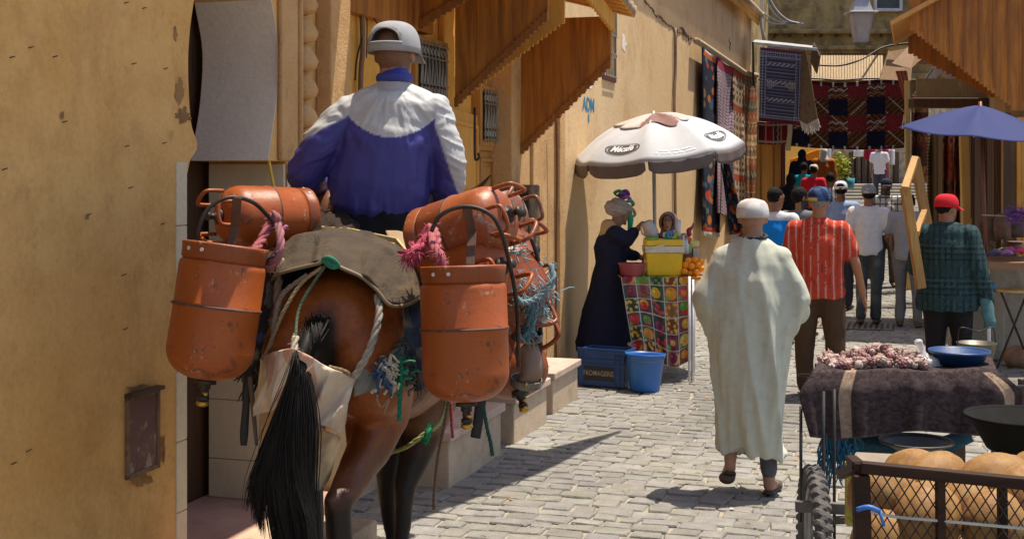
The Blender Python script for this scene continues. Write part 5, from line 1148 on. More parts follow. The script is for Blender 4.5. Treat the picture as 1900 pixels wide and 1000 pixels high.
mb=MB(); tube(mb,PP([(985,440,5.2),(998,480,5.2),(1000,520,5.2),(1003,620,5.2),(1000,700,5.2)]),.009,8,5); tag(build(mb,'pannier_rod',M_iron,org=P(1000,700,5.2),smooth=True),'dark iron rod running down the far right side of the load','iron rod')
for (u,v,d,lb) in ((978,622,5.2,'riveted steel ring around the upper part of the horseshoe bundle'),(976,708,5.2,'riveted steel ring at the bottom right of the load')):
    mb=MB(); lathe(mb,[(.062,-.016),(.065,-.016),(.065,.016),(.060,.016),(.060,-.014)],P(u,v,d),A(.1,-.2,1),28); k_=build(mb,'steel_ring',flat('dull_steel',(.22,.19,.16),.45,.6,.5,20),org=P(u,v,d),bevel=.002); tag(k_,lb,'steel ring')
    mb=MB(); c=P(u,v,d)-A(-.0,.066,.0); ell(mb,c,(.006,.005,.009)); build(mb,'rivet',M_brass,k_,smooth=True)
mb=MB(); tube(mb,PP([(972,640,5.2),(984,655,5.19),(986,690,5.18),(972,715,5.18)]),[.040,.045,.045,.035],12,5,flat=.6); V=mb.V(); V=V+A(1,0,0)*(np.sin(V[:,0]*260)*.003)[:,None]; tag(build(mb,'rolled_hide',flat('hide_brown',(.22,.13,.09),.4),org=P(972,715,5.18),smooth=True,V=V),'curved bundle of brown hide squeezed between the two steel rings','bundle')
mb=MB(); g=random.Random(31)
for i in range(230):
    cl=g.choice([(990,545,30,16),(1010,530,14,30),(965,540,12,40),(985,590,8,30),(960,460,10,18),(1000,575,14,12)]); p=P(g.gauss(cl[0],cl[2]*.7),g.gauss(cl[1],cl[3]*.7),5.02+g.gauss(0,.02)); d=A(g.gauss(0,.022),g.gauss(0,.01),g.gauss(-.008,.022))
    tube(mb,[p,p+d*.5+A(g.gauss(0,.008),0,g.gauss(0,.008)),p+d],[.0030,.0028,.001],4,2)
ynet=build(mb,'frayed_yarn',flat('pale_blue_yarn',(.22,.30,.32),.95,0,.35,60),org=P(990,600,5.02)); tag(ynet,'tangle of frayed pale blue yarn over the handles at the right edge','yarn')
part(ynet,PP([(940,520,4.95),(965,560,4.95),(1000,550,5.0),(1025,520,5.02),(1022,490,5.05)]),.012,(.20,.28,.30),fuzz=90)
part(ynet,PP([(985,560,5.0),(985,600,5.0),(975,630,5.0)]),.018,(.10,.18,.20),fuzz=60)
# ================= rider =================
D=5.4; kx=F/D
f=Fig(A((706-CX)/F*D,D,CH-(435-HZ)/F*D-.80),0.06,1.80,w=1.0)
def lp(u,v,dy=0): 
    p=P(u,v,D+dy); L=f.L(p[None,:])[0]; return tuple(L)
f.j.update({k:A(*lp(*v)) for k,v in dict(head=(733,106,.02),nt=(732,132,.0),nb=(728,168,-.0),up=(724,195),chest=(714,270),waist=(704,350,-.02),pel=(704,420,.0),
   sl=(655,212),sr=(798,208),el=(576,300,-.02),er=(838,318,-.02),wl=(600,352,.28),wr=(815,400,.28),hl=(650,430,.05),hr=(765,430,.05),kl=(560,500,.42),kr=(850,500,.42),al=(550,650,.35),ar=(850,660,.35),tl=(548,665,.52),tr=(850,675,.52)).items()})
f.hf=nrm(A(math.sin(.30),math.cos(.30),-.03))
f.body('rider in a blue and white jacket and pale cap sitting astride the loaded mule',.010,skin=(.36,.17,.09),fr=.0095,
  colf=lambda C,x,y,z,L: C.__setitem__((slice(None),slice(0,3)),np.where(((z>-.055)&(y<.02)&(np.abs(x)<.080)&(L[:,2]>0))[:,None],C[:,:3]*.45,C[:,:3])))
SH=P(732,255,D)
def jc(L):
    V=f.pos+f.k*(L[:,:1]*f.r+L[:,1:2]*f.f+L[:,2:]*Zv)
    u=CX+V[:,0]/D*F; v=HZ-(V[:,2]-CH)/D*F; C=np.tile(A(.048,.044,.215),(len(L),1))
    yoke=255-((np.abs(u-732)/80)**2)*38
    body=(u>648)&(u<808)
    wh=body&(v<yoke); soft=np.where(body,np.clip((yoke-v)/5+.5,0,1),0)
    ls=(u<=648); wh|=ls&(v<219+(648-u)*.52); soft=np.where(ls,np.clip((219+(648-u)*.52-v)/5+.5,0,1),soft)
    rs_=(u>=808); wh|=rs_&(v<232+ (u-808)*3.0); soft=np.where(rs_,np.clip((232+(u-808)*3.0-v)/9+.5,0,1),soft)
    C=C*(1-soft[:,None])+A(.45,.44,.43)*soft[:,None]
    col_=(v<150)&(u>690)&(u<775); C[col_]=(.03,.04,.28)
    bk=(V[:,1]<D)&(np.abs(u-732)<28)&(v<172)&~col_; C[bk]=(.36,.34,.35)  # grey patch under the collar, its shade painted into the yoke
    seam=(np.abs(v-yoke)<2.2)&body&(V[:,1]<D); C[seam]=(.5,.5,.55)
    return C
def jp(mb):
    J=f.J; k=f.k
    rc(mb,P(700,366,D),(.212,.15),P(704,345,D),(.218,.155),f.r); rc(mb,P(704,345,D),(.218,.155),P(718,265,D),(.205,.15),f.r); rc(mb,P(716,265,D),(.215,.15),P(724,208,D),(.19,.115),f.r)
    rc(mb,P(728,168,D),(.075,.07),P(732,146,D),(.066,.066),f.r)
    for c,S2 in (('l',(648,212)),('r',(802,208))):
        S=P(S2[0],S2[1],D); rc(mb,P(728,176,D),.072,S,.074); rc(mb,P(722,215,D),.11,S,.08)
    rc(mb,P(644,214,D),.078,P(600,265,D-.02),.082); rc(mb,P(600,265,D-.02),.082,P(568,318,D+.0),.080); rc(mb,P(568,318,D+.0),.080,P(570,332,D+.05),.075); rc(mb,P(570,330,D+.05),.076,P(594,350,D+.22),.055)
    rc(mb,P(804,212,D),.076,P(828,280,D-.02),.072); rc(mb,P(828,280,D-.02),.072,P(834,300,D-.02),.07); rc(mb,P(834,296,D-.02),.070,P(832,345,D+.02),.068); rc(mb,P(832,345,D+.02),.068,P(818,390,D+.22),.055)
    rc(mb,P(668,240,D),.09,P(655,250,D),.06)
def jpost(V,Nn,L):
    u=CX+V[:,0]/D*F; v=HZ-(V[:,2]-CH)/D*F
    # pull folds fanning from the armpits and centre of the yoke
    a=np.arctan2(v-140,u-730); r=np.hypot(u-730,v-140)
    n1=fbm(np.stack([a*5.5,r*.010,V[:,1]*2],1),5,3); n2=fbm(np.stack([a*11,r*.022,V[:,1]*2+4],1),8,2)
    core=np.clip((r-25)/40,0,1)*np.clip(1.25-np.abs(u-725)/130,.15,1)
    V=V+Nn*((np.clip(1-np.abs(n1)*3.0,-.5,1)*.0045+np.clip(1-np.abs(n2)*3,-.4,1)*.002)*core*np.clip((330-v)/110,.25,1))[:,None]
    sl=np.clip((np.abs(u-725)-85)/25,0,1); s_=(v*.9+np.sign(u-725)*-(u)*.45); n3=fbm(np.stack([s_*.055,V[:,1]*6,u*.012],1),15,3)
    V=V+Nn*(np.clip(1-np.abs(n3)*3.2,-.4,1)*.0055*sl)[:,None]
    hm=np.clip((v-330)/50,0,1); n4=fbm(np.stack([u*.06,v*.012,V[:,1]*5],1),19,2); V=V+Nn*(np.clip(1-np.abs(n4)*3,-.4,1)*.006*hm*(1-sl))[:,None]
    for (cu,cv,n_,am,wd) in ((650,230,9,.002,60),(806,240,9,.002,55)):
        a=np.arctan2(v-cv,u-cu); r=np.hypot(u-cu,v-cv); V=V+Nn*(np.sin(a*n_+fbm(V*6,2,2)*1.5)*am*np.exp(-((r-45)/wd)**2))[:,None]
    return V
f.garment('jacket',jp,vox=.0075,col=jc,amp=.004,sc=(3.6,3.6,4.4),seed=71,post=jpost,mat=vcol('nylon_jacket',.5,.10,14,.15,300,.35),smooth=3)
mb=MB(); tube(mb,[P(732+29*math.sin(a),146-3*math.cos(a),D-.065*math.cos(a)+.0) for a in np.linspace(0,2*math.pi,21)[:-1]],.013,10,closed=True,flat=1.5); build(mb,'collar',flat('navy_collar',(.03,.04,.25),.7),f.root,smooth=True)
def tp(mb):
    rc(mb,P(702,392,D),(.19,.135),P(702,440,D),(.215,.17),f.r)
    for c in 'lr': chain(mb,[f.J('h'+c),f.J('k'+c),f.J('a'+c)],[.12,.085,.065])
f.garment('trousers',tp,col=(.014,.013,.014),amp=.012,seed=72)
f.shoes()
f.cap(col=(.33,.325,.33),opening=True,size=1.13,name='cap',drop=.010,tall=1.02,seams=True)
# ================= textiles =================
M_rug=vcol('woven_rug',.95,.25,40,.5,120,.1)
def rug(pt,col,nu,nv,name,label,cat_='rug',group=None,parent=None,disp=None,solid=.02,fringe=None,mat=None):
    """pt(u,v)->point, col(U,V)->colours on arrays"""
    mb=MB(); us=np.linspace(0,1,nu+1); vs=np.linspace(0,1,nv+1); U,Vv=np.meshgrid(us,vs); U=U.ravel();Vv=Vv.ravel()
    pts=np.array([pt(a,b) for a,b in zip(U,Vv)]); n=nu+1
    fs=[(j*n+i,j*n+i+1,(j+1)*n+i+1,(j+1)*n+i) for j in range(nv) for i in range(nu)]
    mb.add(pts,fs,np.clip(col(U,Vv),.003,1)); o=build(mb,name,mat or M_rug,parent=parent,org=None if parent else pt(.5,0),smooth=True,solid=solid)
    if not parent: tag(o,label,cat_,group)
    if fringe:
        a,b,c,L_,dr=fringe; g=random.Random(int(nu+nv)); mb=MB(); m=int(34)
        for i in range(m):
            p=pt(a+(b-a)*i/(m-1),c); d=(A(*dr) if dr is not None else A(0,0,-1))*L_*g.uniform(.8,1.1); tube(mb,[p,p+d*.5+A(g.gauss(0,.008),-.01,0),p+d+A(g.gauss(0,.012),-.01,0)],[.010,.009,.006],4)
        build(mb,'fringe',flat('cream_fringe',(.58,.54,.46),.9),o)
    return o
def pal(idx,*cols): c=np.array(cols); return c[np.asarray(idx).astype(int)%len(cols)]
def tri(x): return np.abs((x%1)-.5)*2
def kilim(cols,nv=9,nu=3,seed=0,bg=None):
    cols=np.array(cols,float)
    def f(U,V):
        band=np.floor(V*nv).astype(int); h=((band*7919+seed*31)%97)/97; C=cols[(band*5+seed)%len(cols)]
        x=U*nu*2; y=(V*nv)%1; z=tri(x+h); d1=(np.abs(y-.2-.5*z)<.10); C=np.where(d1[:,None],cols[(band*3+1+seed)%len(cols)],C)
        d2=(np.abs(y-.5)+tri(x*1.0+.5)*.45<.33); C=np.where(d2[:,None],cols[(band*11+2+seed)%len(cols)],C)
        d3=(np.abs(y-.5)+tri(x*1.0+.5)*.45<.15); C=np.where(d3[:,None],cols[(band+4+seed)%len(cols)],C)
        e=(y<.10); C=np.where(e[:,None],cols[(band*2+3)%len(cols)],C)
        n=vn(np.stack([U*40,V*90,U*0],1),seed)[:,None]; return C*(1+n*.22)
    return f
# rugs on the tan wall
def wallrug(u0,u1,vt0,vt1,vb0,vb1,off=.06,wave=.04,fw=3,seed=0):
    def pt(u,v):
        uu=u0+(u1-u0)*u; vv=(vt0+(vt1-vt0)*u)*(1-v)+(vb0+(vb1-vb0)*u)*v
        o_=-3.2+off+wave*math.sin(u*math.pi*fw+seed)*(.3+.7*v)+.02*math.sin(v*9+u*4); return wall_at(uu,vv+4*math.sin(math.pi*u)*(1-v),o_)
    return pt
def c_flor(U,V):
    C=np.tile(A(.025,.030,.05),(len(U),1)); cols=np.array([(.55,.16,.03),(.50,.07,.03),(.06,.10,.16),(.30,.20,.10),(.12,.16,.14)])
    g=np.random.RandomState(3)
    for i in range(90):
        cu,cv=g.rand(2); r=.05+.07*g.rand(); c=cols[g.randint(5)]; m=((U-cu)/r)**2+((V-cv)/(r*.22))**2<1; C[m]=c
    C[V<.035]=(.55,.13,.03); C[V<.012]=(.45,.45,.5); C[V>.975]=(.50,.06,.02); C[(U<.06)|(U>.94)]=(.02,.025,.05); return C
rug(wallrug(1303,1335,88,108,428,432,.10,.06,2),c_flor,50,150,'kilim_rug','leftmost hanging rug on the tan wall, dark blue with orange flowers','rug','rugs hung along the tan wall',fringe=(0,1,1,.08,None))
def c_lil(U,V):
    C=np.tile(A(.42,.33,.36),(len(U),1)); l=((V*46+.35*np.sin(U*9))%1<.32); C[l]=(.16,.08,.11); l=(np.abs(((U*5+V*3)%1)-.5)<.07)&(np.abs(V-.28)<.12); C[l]=(.15,.07,.10)
    l=(V>.5)&((U*7%1)<.25); C[l]=(.26,.14,.15); C[V<.06]=(.32,.04,.07); return C
rug(wallrug(1331,1361,107,125,395,405,.09,.06,2,1),c_lil,40,160,'lilac_rug','pale lilac rug with thin dark lines between two dark patterned rugs','rug','rugs hung along the tan wall')
def c_cream(U,V):
    C=np.tile(A(.44,.32,.20),(len(U),1)); g=((U*4%1)<.45)&((V*24%1)<.5); C[g]=(.12,.06,.04); b=(np.floor(V*24)%5==0); C[b]=(.35,.07,.03); d=((np.abs((U*4)%1-.5)+np.abs((V*16)%1-.5))<.22); C[d]=(.22,.06,.04); return C
rug(wallrug(1360,1382,124,136,440,440,.08,.05,2,2),c_cream,40,150,'cream_rug','cream rug with rows of small dark blocks, third from the left on the wall','rug','rugs hung along the tan wall',fringe=(0,1,0,.05,(0,0,1)))
rug(wallrug(1380,1404,138,142,440,440,.08,.05,2,3),kilim([(.24,.07,.03),(.32,.12,.04),(.12,.10,.06),(.36,.08,.04),(.20,.16,.10),(.45,.33,.18)],14,2,4),40,150,'kilim_rug','rust red and olive rug at the far end of the tan wall','rug','rugs hung along the tan wall',fringe=(0,1,0,.05,(0,0,1)))
# fold of the dark rug swinging free in front
def ptf(u,v):
    a=P(1303+70*v,88+340*v,20.9); b=P(1325+62*v,108+325*v,21.4); return a*(1-u)+b*u+A(0,.1*math.sin(u*3+v*4),0)
rug(lambda u,v: P((1338+18*v)*(1-u)+(1352+32*v)*u,(300+136*v)*(1-u)+(300+132*v)*u,21.2+.1*math.sin(u*5)),lambda U,V:c_flor(U*.9+.05,.45+V*.54),30,60,'kilim_rug','lower flap of a dark flowered rug folded forward, cream fringe near the ground','rug','rugs hung along the tan wall',fringe=(0,1,1,.12,None))
mb=MB(); tube(mb,[wall_at(u,v,-3.1) for u,v in ((1292,76),(1305,84),(1335,104),(1362,122),(1384,136),(1404,140))],.05,8,5); tag(build(mb,'rug_rail',flat('rolled_fringe',(.42,.33,.22),.95,0,.4,20),org=wall_at(1404,140,-3.1),smooth=True),'pale frayed roll along the top of the rugs on the tan wall','rail')
# grey rug on its metal awning
aw=empty('shop_awning',P(1450,80,25),'small sheet metal awning on the corner with the grey rug hung below it','awning')
mb=MB(); a,b=P(1396,78,24.6),P(1516,90,24.6); a2,b2=P(1402,74,25.6),P(1514,86,25.6)
mb.add([a,b,b2,a2,a-Zv*.05,b-Zv*.05,b2-Zv*.05,a2-Zv*.05],[(0,1,2,3),(7,6,5,4),(0,4,5,1),(1,5,6,2),(2,6,7,3),(3,7,4,0)]); build(mb,'sheet',flat('zinc_sheet',(.50,.48,.46),.4,.4,.4,6),aw)
mb=MB(); tube(mb,[P(1397,78,24.6),P(1398,160,24.7)],.02,6); build(mb,'bracket',M_iron,aw)
mb=MB(); bar(mb,P(1516,92,24.7),P(1510,125,25.4),.3,.03,A(0,1,0)); build(mb,'side_sheet',flat('dark_sheet',(.14,.10,.08),.7),aw)
mb=MB(); bar(mb,P(1404,150,25.3),P(1404+1,84,25.3),.9,.03,A(0,1,0)); 
def c_grey(U,V):
    C=np.tile(A(.060,.055,.095),(len(U),1)); W_=A(.30,.29,.34)
    f=((U>.04)&(U<.06))|((U>.13)&(U<.15))|((U<.96)&(U>.94))|((U<.87)&(U>.85))|((V>.05)&(V<.065))|((V>.105)&(V<.12))|((V>.90)&(V<.915))|((V>.94)&(V<.95)); C[f]=W_
    bd=((U<.13)|(U>.87)|(V<.105)|(V>.905))&(((U*17)%1<.4)&((V*26)%1<.45)); C[bd]=W_
    inn=(U>.16)&(U<.84)&(V>.13)&(V<.89); 
    l=inn&((V*22%1)<.16); C[l]=A(.26,.25,.30)
    z=inn&(np.abs(((V-.13)*4.2)%1-.35)<.10)&(((U*9+V*20)%1)<.5); C[z]=(.36,.33,.33)
    dm=inn&(V>.42)&(V<.55)&((np.abs((U*2)%1-.5)*1.2+np.abs((V-.485)*6))<.42)&(((U*22)%1)<.5); C[dm]=(.34,.30,.28)
    C[V>.955]=(.13,.02,.035); C[(V<.035)]=(.12,.04,.06); return C
rug(lambda u,v:P(1411+(1488-1411)*u-3*v,(88+8*u)+(137+0*u)*v,24.5+.06*math.sin(u*6+v*3)),c_grey,110,160,'grey_rug','grey blue rug with white zigzag bands hanging under the metal awning','rug')
rug(lambda u,v:P(1488+(3+20*v+4)*u+(1-v)*0+6*v*u-(4*v),93+(120 if u<.5 else 120)*v+18*v*(1-abs(u-.4)),24.4-.25*u),lambda U,V:np.where(((vn(np.stack([U*14,V*20,U*0],1),4))>.55)[:,None],A(.22,.07,.03),A(.21,.155,.095)),30,60,'plain_rug','plain brown rug hanging edge on beside the grey one with a white fringe','rug',fringe=(0,1,1,.20,(.25,0,-1)))
rug(lambda u,v:P(1405+(1462-1405)*u,226+(41)*v+2*math.sin(u*3),25.2),lambda U,V:np.where(((np.abs(U-.35)<.15)|(np.abs(U-.85)<.06))[:,None],A(.22,.015,.02),A(.09,.02,.02))*1.0+np.where((np.abs(V-.88)<.05)|(np.abs(V-.12)<.04)|(np.abs((U*4)%1-.1)<.04)|((np.abs(U-.70+.1*np.abs(((V*3)%1)-.5))<.02)),.28,0)[:,None]*A(1,.9,.7),60,50,'red_rug','small dark red rug hung over the orange wooden shutter','rug')
tag_=rug(lambda u,v:P(1460+8*u+1.5*math.sin(v*5),222+58*v,24.9+.1*u),lambda U,V:np.tile(A(.55,.43,.24),(len(U),1)),8,20,'cloth_strip','narrow cream cloth strip hanging beside the small red rug','cloth strip')
# the wide red rug across the street
def c_red(U,V):
    n=7; cu=np.floor(U*n).astype(int); cv=np.floor(V*4.05).astype(int); x=(U*n)%1; y=(V*4.05)%1
    C=np.zeros((len(U),3)); t=(cu*1+cv*2)%4; alt=(cu+cv)%2
    C[:]=A(.055,.022,.014)
    C[(alt==0)&(cv%2==0)]=A(.17,.022,.026); C[(alt==0)&(cv%2==1)]=A(.012,.012,.03)
    brown=(alt==1)&(cu%2==0)&(cv%2==1); C[brown]=A(.050,.032,.012)
    strp=(alt==1)&((x+y*(1-2*(cu%2)))*3%1<.22); C[strp]=A(.26,.06,.02); s2=(alt==1)&(np.abs((x+y*(1-2*((cu//2)%2)))%1-.15)<.05)&((y*9%1)<.6); C[s2]=A(.45,.40,.33)
    zz=(alt==1)&(cv%2==0)&(np.abs(y-.45-.16*(tri(x*2.5)-.5))<.035); C[zz]=A(.48,.43,.36); zz=(alt==1)&(cv%2==0)&(np.abs(y-.78-.16*(tri(x*2.5)-.5))<.03); C[zz]=A(.30,.20,.10)
    C[(V<.05)|(V>.965)]=A(.05,.015,.012); d=((V<.07)|(V>.95))&((U*11%1)<.16); C[d]=A(.5,.46,.42); n_=vn(np.stack([U*120,V*60,U*0],1),3)[:,None]; return C*(1+.3*n_)
rug(lambda u,v:P(1432+(1678-1432)*u,(151-3*math.sin(u*math.pi*3))*(1-v)+(268+10*math.sin(u*2.4))*v,28+.08*math.sin(u*17)*(.3+v)),c_red,240,110,'red_rug','wide dark red patchwork rug slung across the street above the crowd','rug')
cable([P(1400,148,28.05),P(1500,146,28),P(1560,149,28),P(1620,146,28),P(1720,150,28)],.02,'taut dark line from which the wide red rug hangs')
mb=MB(); 
for i in range(26):
    x0=1508+i*5.1; bar(mb,P(x0,104,29.4),P(x0,150,29.0),.05,.03,A(1,0,0))
o=build(mb,'matting',wood('reed_wood',(.40,.25,.10),(.56,.38,.18)),org=P(1570,150,29)); tag(o,'pale vertical reed matting hung above the wide red rug','matting')
# orange shop shutter under the small rug
sh=empty('wooden_shutter',P(1428,420,26.3)*A(1,1,0),'orange wooden shop shutter at the left, behind the man in the blue vest','shutter')
mb=MB(); box(mb,(P(1403,330,26.3)+P(1450,330,26.3))/2*A(1,1,0)+Zv*1.32,(P(1450,0,26.3)[0]-P(1403,0,26.3)[0],.06,2.64)); build(mb,'board',M_woodB,sh)
mb=MB(); box(mb,P(1453,330,26.2)*A(1,1,0)+Zv*1.3,(.07,.10,2.6)); build(mb,'post',flat('dark_red_post',(.10,.02,.02),.6),sh)
mb=MB(); 
for u in (1412,1436): box(mb,P(u,330,26.26)*A(1,1,0)+Zv*1.3,(.03,.03,2.5))
build(mb,'batten',M_woodO,sh)
# ---- right hand awnings and hangings ----
ow=empty('patched_awning',P(1690,120,22),'tumbledown awning of brown boards at the right of the wide red rug','awning')
for k_,(pl,d0,d1) in enumerate(((((1650,92),(1696,88),(1690,150),(1632,148)),23.5,23.2),(((1712,60),(1745,80),(1690,128),(1656,118)),22,21.5),(((1735,90),(1756,98),(1718,120),(1700,118)),21.5,21.5))):
    mb=MB(); pts=[P(u,v,d0 if i<2 else d1) for i,(u,v) in enumerate(pl)]; pts2=[p+A(0,.05,-.0) for p in pts]; mb.add(pts+pts2,[(0,1,2,3),(7,6,5,4)]+[(i,i+4,(i+1)%4+4,(i+1)%4) for i in range(4)]); build(mb,'board',wood('tired_board',(.24,.12,.045),(.36,.20,.08)) ,ow)
mb=MB(); bar(mb,P(1650,93,23.4),P(1682,87,23.4),.06,.04,Zv); build(mb,'batten',M_woodP,ow)
rug(lambda u,v:P((1662+22*v)*(1-u)+(1682+6*v)*u,(132+70*v)*(1-u)+(132+40*v)*u,21.8-.3*u),lambda U,V:np.where(((U*3%1)<.3)[:,None],A(.30,.18,.10),A(.24,.045,.035)),20,30,'red_blanket','dull red striped blanket hanging from the patched awning','blanket')
rug(lambda u,v:P(1679+(1747-1679)*u-2*v,(200+(101-200)*u)+(22-10*u)*v,20.8),lambda U,V:np.tile(A(.30,.26,.18),(len(U),1)),40,8,'fringed_rug','edge of a slanting rug with long white fringe, right of the wide red one','rug',fringe=(0,1,.6,.22,(-.25,0,-1)))
mb=MB()
def sc_(u,v): return P(1733+(1798-1733)*u,(108+6*u)+(34+7*math.cos(u*4*math.pi))*v,19.5)
def c_sc(U,V): return np.where((np.abs(V-.28)<.05)[:,None],A(.05,.05,.07),A(.50,.42,.39))
rug(sc_,c_sc,40,16,'scalloped_awning','pale pink scalloped awning edge behind the large wooden canopy','awning')
mb=MB(); bar(mb,P(1690,192,18.6),P(1830,192,18.6),.25,.14,A(0,1,0)); o=build(mb,'beam',M_woodD,org=P(1830,192,18.6),bevel=.01); tag(o,'dark timber beam spanning above the shop fronts on the right','beam')
mb=MB(); 
for u0,u1 in ((1700,1778),(1784,1850)): bar(mb,P(u0,168,18.9),P(u1,168,18.9),.03,.34,A(0,1,0))
o=build(mb,'fascia_board',plaster('drab_board',(.24,.17,.08),(.32,.24,.12),(.1,.07,.03),2,.5,.3),org=P(1778,168,18.9)); tag(o,'drab yellow fascia boards under the scalloped awning','fascia')
gr='rugs and cloths hung by the right hand shops'
rug(lambda u,v:P(1721+(1748-1721)*u,248+300*v,19.0+.1*math.sin(u*7)),lambda U,V:np.where(((U<.16)&((V*46)%1<.5))[:,None],A(.45,.28,.12),np.where(((U>.70)&(U<.76))[:,None],A(.30,.22,.10),A(.13,.09,.05))),40,140,'striped_rug','long drab rug with a toothed edge hanging left of the red one','rug',gr)
rug(lambda u,v:P(1750+(1780-1750)*u,240+300*v,18.8+.1*math.sin(u*9)),kilim([(.16,.03,.02),(.09,.03,.03),(.22,.05,.03),(.06,.05,.04),(.28,.12,.08)],7,1,2),36,140,'red_rug','long dark red kilim hanging beside the pale wooden post','rug',gr)
rug(lambda u,v:P(1692+(1722-1692)*u,178+160*v,20.4+.15*math.sin(u*5)),kilim([(.20,.05,.03),(.08,.05,.04),(.28,.16,.07),(.12,.03,.03)],5,1,6),36,80,'red_rug','bundle of rust coloured cloth hung above the tip of the wooden frame','rug',gr)
mb=MB(); bar(mb,P(1788,240,18.3),P(1796,240,18.3)*A(1,1,0)+Zv*0,.12,.08,A(1,0,0)); o=build(mb,'wooden_post',M_woodP,org=P(1796,560,18.3)*A(1,1,0),bevel=.008); tag(o,'pale wooden post between the dark red kilim and the dark doorway','post')
mb=MB(); bar(mb,P(1683,150,20.6),P(1687,150,20.6)*A(1,1,0),.07,.07,A(1,0,0)); o=build(mb,'wooden_post',M_woodP,org=P(1687,560,20.6)*A(1,1,0)); tag(o,'thin pale post under the fringed rug, left of the blue parasol','post')
# ---- washing and plants at the far end ----
cable([P(1580,282,43),P(1620,281,43),P(1700,283,43)],.02,'washing line at the far end of the street')
for i,(u0,u1,v0,v1,col,lb) in enumerate(((1584,1602,279,291,(.62,.58,.54),'small white cloth on the far washing line'),(1604,1624,277,297,(.30,.015,.03),'crimson garment on the far washing line'),(1638,1649,274,330,(.32,.03,.14),'long magenta scarf hanging at the far end'),(1649,1660,278,306,(.55,.50,.50),'pale shirt hanging beside the magenta scarf'),(1527,1542,276,300,(.42,.40,.42),'light grey cloth hanging above the far robes'))):
    rug(lambda u,v,u0=u0,u1=u1,v0=v0,v1=v1:P(u0+(u1-u0)*u,v0+(v1-v0)*v,42.9+.06*math.sin(u*8)),lambda U,V,col=col:np.tile(A(*col),(len(U),1)),8,10,'hanging_cloth',lb,'cloth','washing on the far line')
rug(lambda u,v:P(1466+(1520-1466)*u,(296-20*u)+(60 if 0 else 26)*v,34+.1*u),lambda U,V:np.tile(A(.75,.25,.02),(len(U),1)),14,10,'orange_sheet','bright orange sheet strung behind the hooded figures','sheet')
g=random.Random(12); pl_=empty('potted_shrub',P(1560,350,33.0)*A(1,1,0)+Zv*.75,'bright yellow green shrub in a blue pot far down the street','potted plant')
mb=MB()
for i in range(900):
    c=P(1560+g.gauss(0,8),312+g.gauss(0,10),33.0+g.gauss(0,.12)); r_=g.uniform(.03,.06); a=A(g.gauss(0,1),g.gauss(0,1),g.gauss(0,1)); x,y,z=frame(a); mb.add([c-x*r_,c-y*r_*.5,c+x*r_,c+y*r_*.5],[(0,1,2,3)],A(.42,.46,.04)*g.uniform(.5,1.15))
build(mb,'foliage',vcol('leaf_green',.6,.2,30,0),pl_)
mb=MB(); 
for i in range(7): tube(mb,[P(1572,345,33),P(1566+g.gauss(0,4),325,33),P(1560+g.gauss(0,9),306+g.gauss(0,5),33)],.012,5,3)
build(mb,'stem',M_woodD,pl_)
mb=MB(); lathe(mb,[(.0,.0),(.13,.0),(.17,.25),(.18,.25),(.15,.0)],P(1573,349,33.0),Zv,20); build(mb,'pot',flat('turquoise_pot',(.02,.20,.30),.5),pl_,smooth=True)
# clutter heap on the steps
mb=MB(); g=random.Random(44)
for i,(u,v,c,r_) in enumerate(((1600,365,(.20,.14,.09),.5),(1620,350,(.25,.20,.10),.4),(1690,330,(.12,.11,.08),.6))): pass
# ================= parasols =================
def parasol(name,apex,R_,h,nrib,cols,label,valance=.0,tiltv=(0,0,1),pole_to=None,phase=0,sag=.10,pc=(.4,.4,.4),vc=None,polerad=.018,sq=1.,curve=1.6,letter=None,rot=0):
    x,y,z=frame(A(*tiltv),A(1,0,0)); o=empty(name,pole_to,label,'parasol')
    def top(r,a):
        ph=((a-phase)/(2*math.pi)*nrib)%1; s_=math.sin(ph*math.pi); rr=R_*r*(1-(.06*s_)*r); hh=-h*(r**curve)-sag*h*s_*math.sin(min(1,r)*math.pi*.8)
        return apex+x*rr*math.cos(a)+y*rr*sq*math.sin(a)+z*hh
    n=nrib*10
    mb=MB(); grid(mb,lambda u,v:top(.02+.98*v,2*math.pi*u),n,18,wrap=True,col=lambda u,v:cols(u,v)); cn=build(mb,'canopy',vcol('canopy_cloth_'+name,.75,.1,8,.3,200,.2),o,smooth=True,solid=.003)
    if valance:
        for k_ in range(nrib):
            a0=phase+2*math.pi*k_/nrib; mb=MB()
            def vf(u,v):
                a=a0+2*math.pi/nrib*(.02+.96*u); p=top(1,a); L=valance*(1-(abs(2*u-1)**10)*.3); return p-z*L*v+(x*math.cos(a)+y*math.sin(a))*(.004+.02*v*math.sin(u*19+k_)*.4)
            grid(mb,vf,14,4,col=vc); build(mb,'valance',vcol('valance_cloth_'+name,.8,.25,10,.3,200,.2),cn,smooth=True,solid=.003)
    mb=MB()
    for k_ in range(nrib):
        a=phase+2*math.pi*k_/nrib; tube(mb,[top(r,a)-z*.012 for r in (.02,.25,.5,.75,1.)],.005,5); tube(mb,[apex-z*(h*1.15),top(.5,a)-z*.015],.004,5)
    build(mb,'rib',flat('rib_metal',(.20,.16,.13),.5,.5),o)
    mb=MB(); tube(mb,[apex+z*.04,pole_to],polerad,12); build(mb,'pole',flat('pole_%d'%int(pc[1]*1000),pc,.45,.3),o,smooth=True)
    mb=MB(); ell(mb,apex+z*.015,(.014,.014,.025)); build(mb,'finial',flat('pole_%d'%int(pc[1]*1000),pc),o,smooth=True)
    return o,cn,top,(x,y,z)
GRY=A(.48,.475,.485)
ap=P(1213,214,12.6); foot=A((1218-CX)/F*12.6,12.6,.02)
PH=math.pi/8*0
def ucol(u,v): return GRY if v<.97 else A(.35,.33,.33)
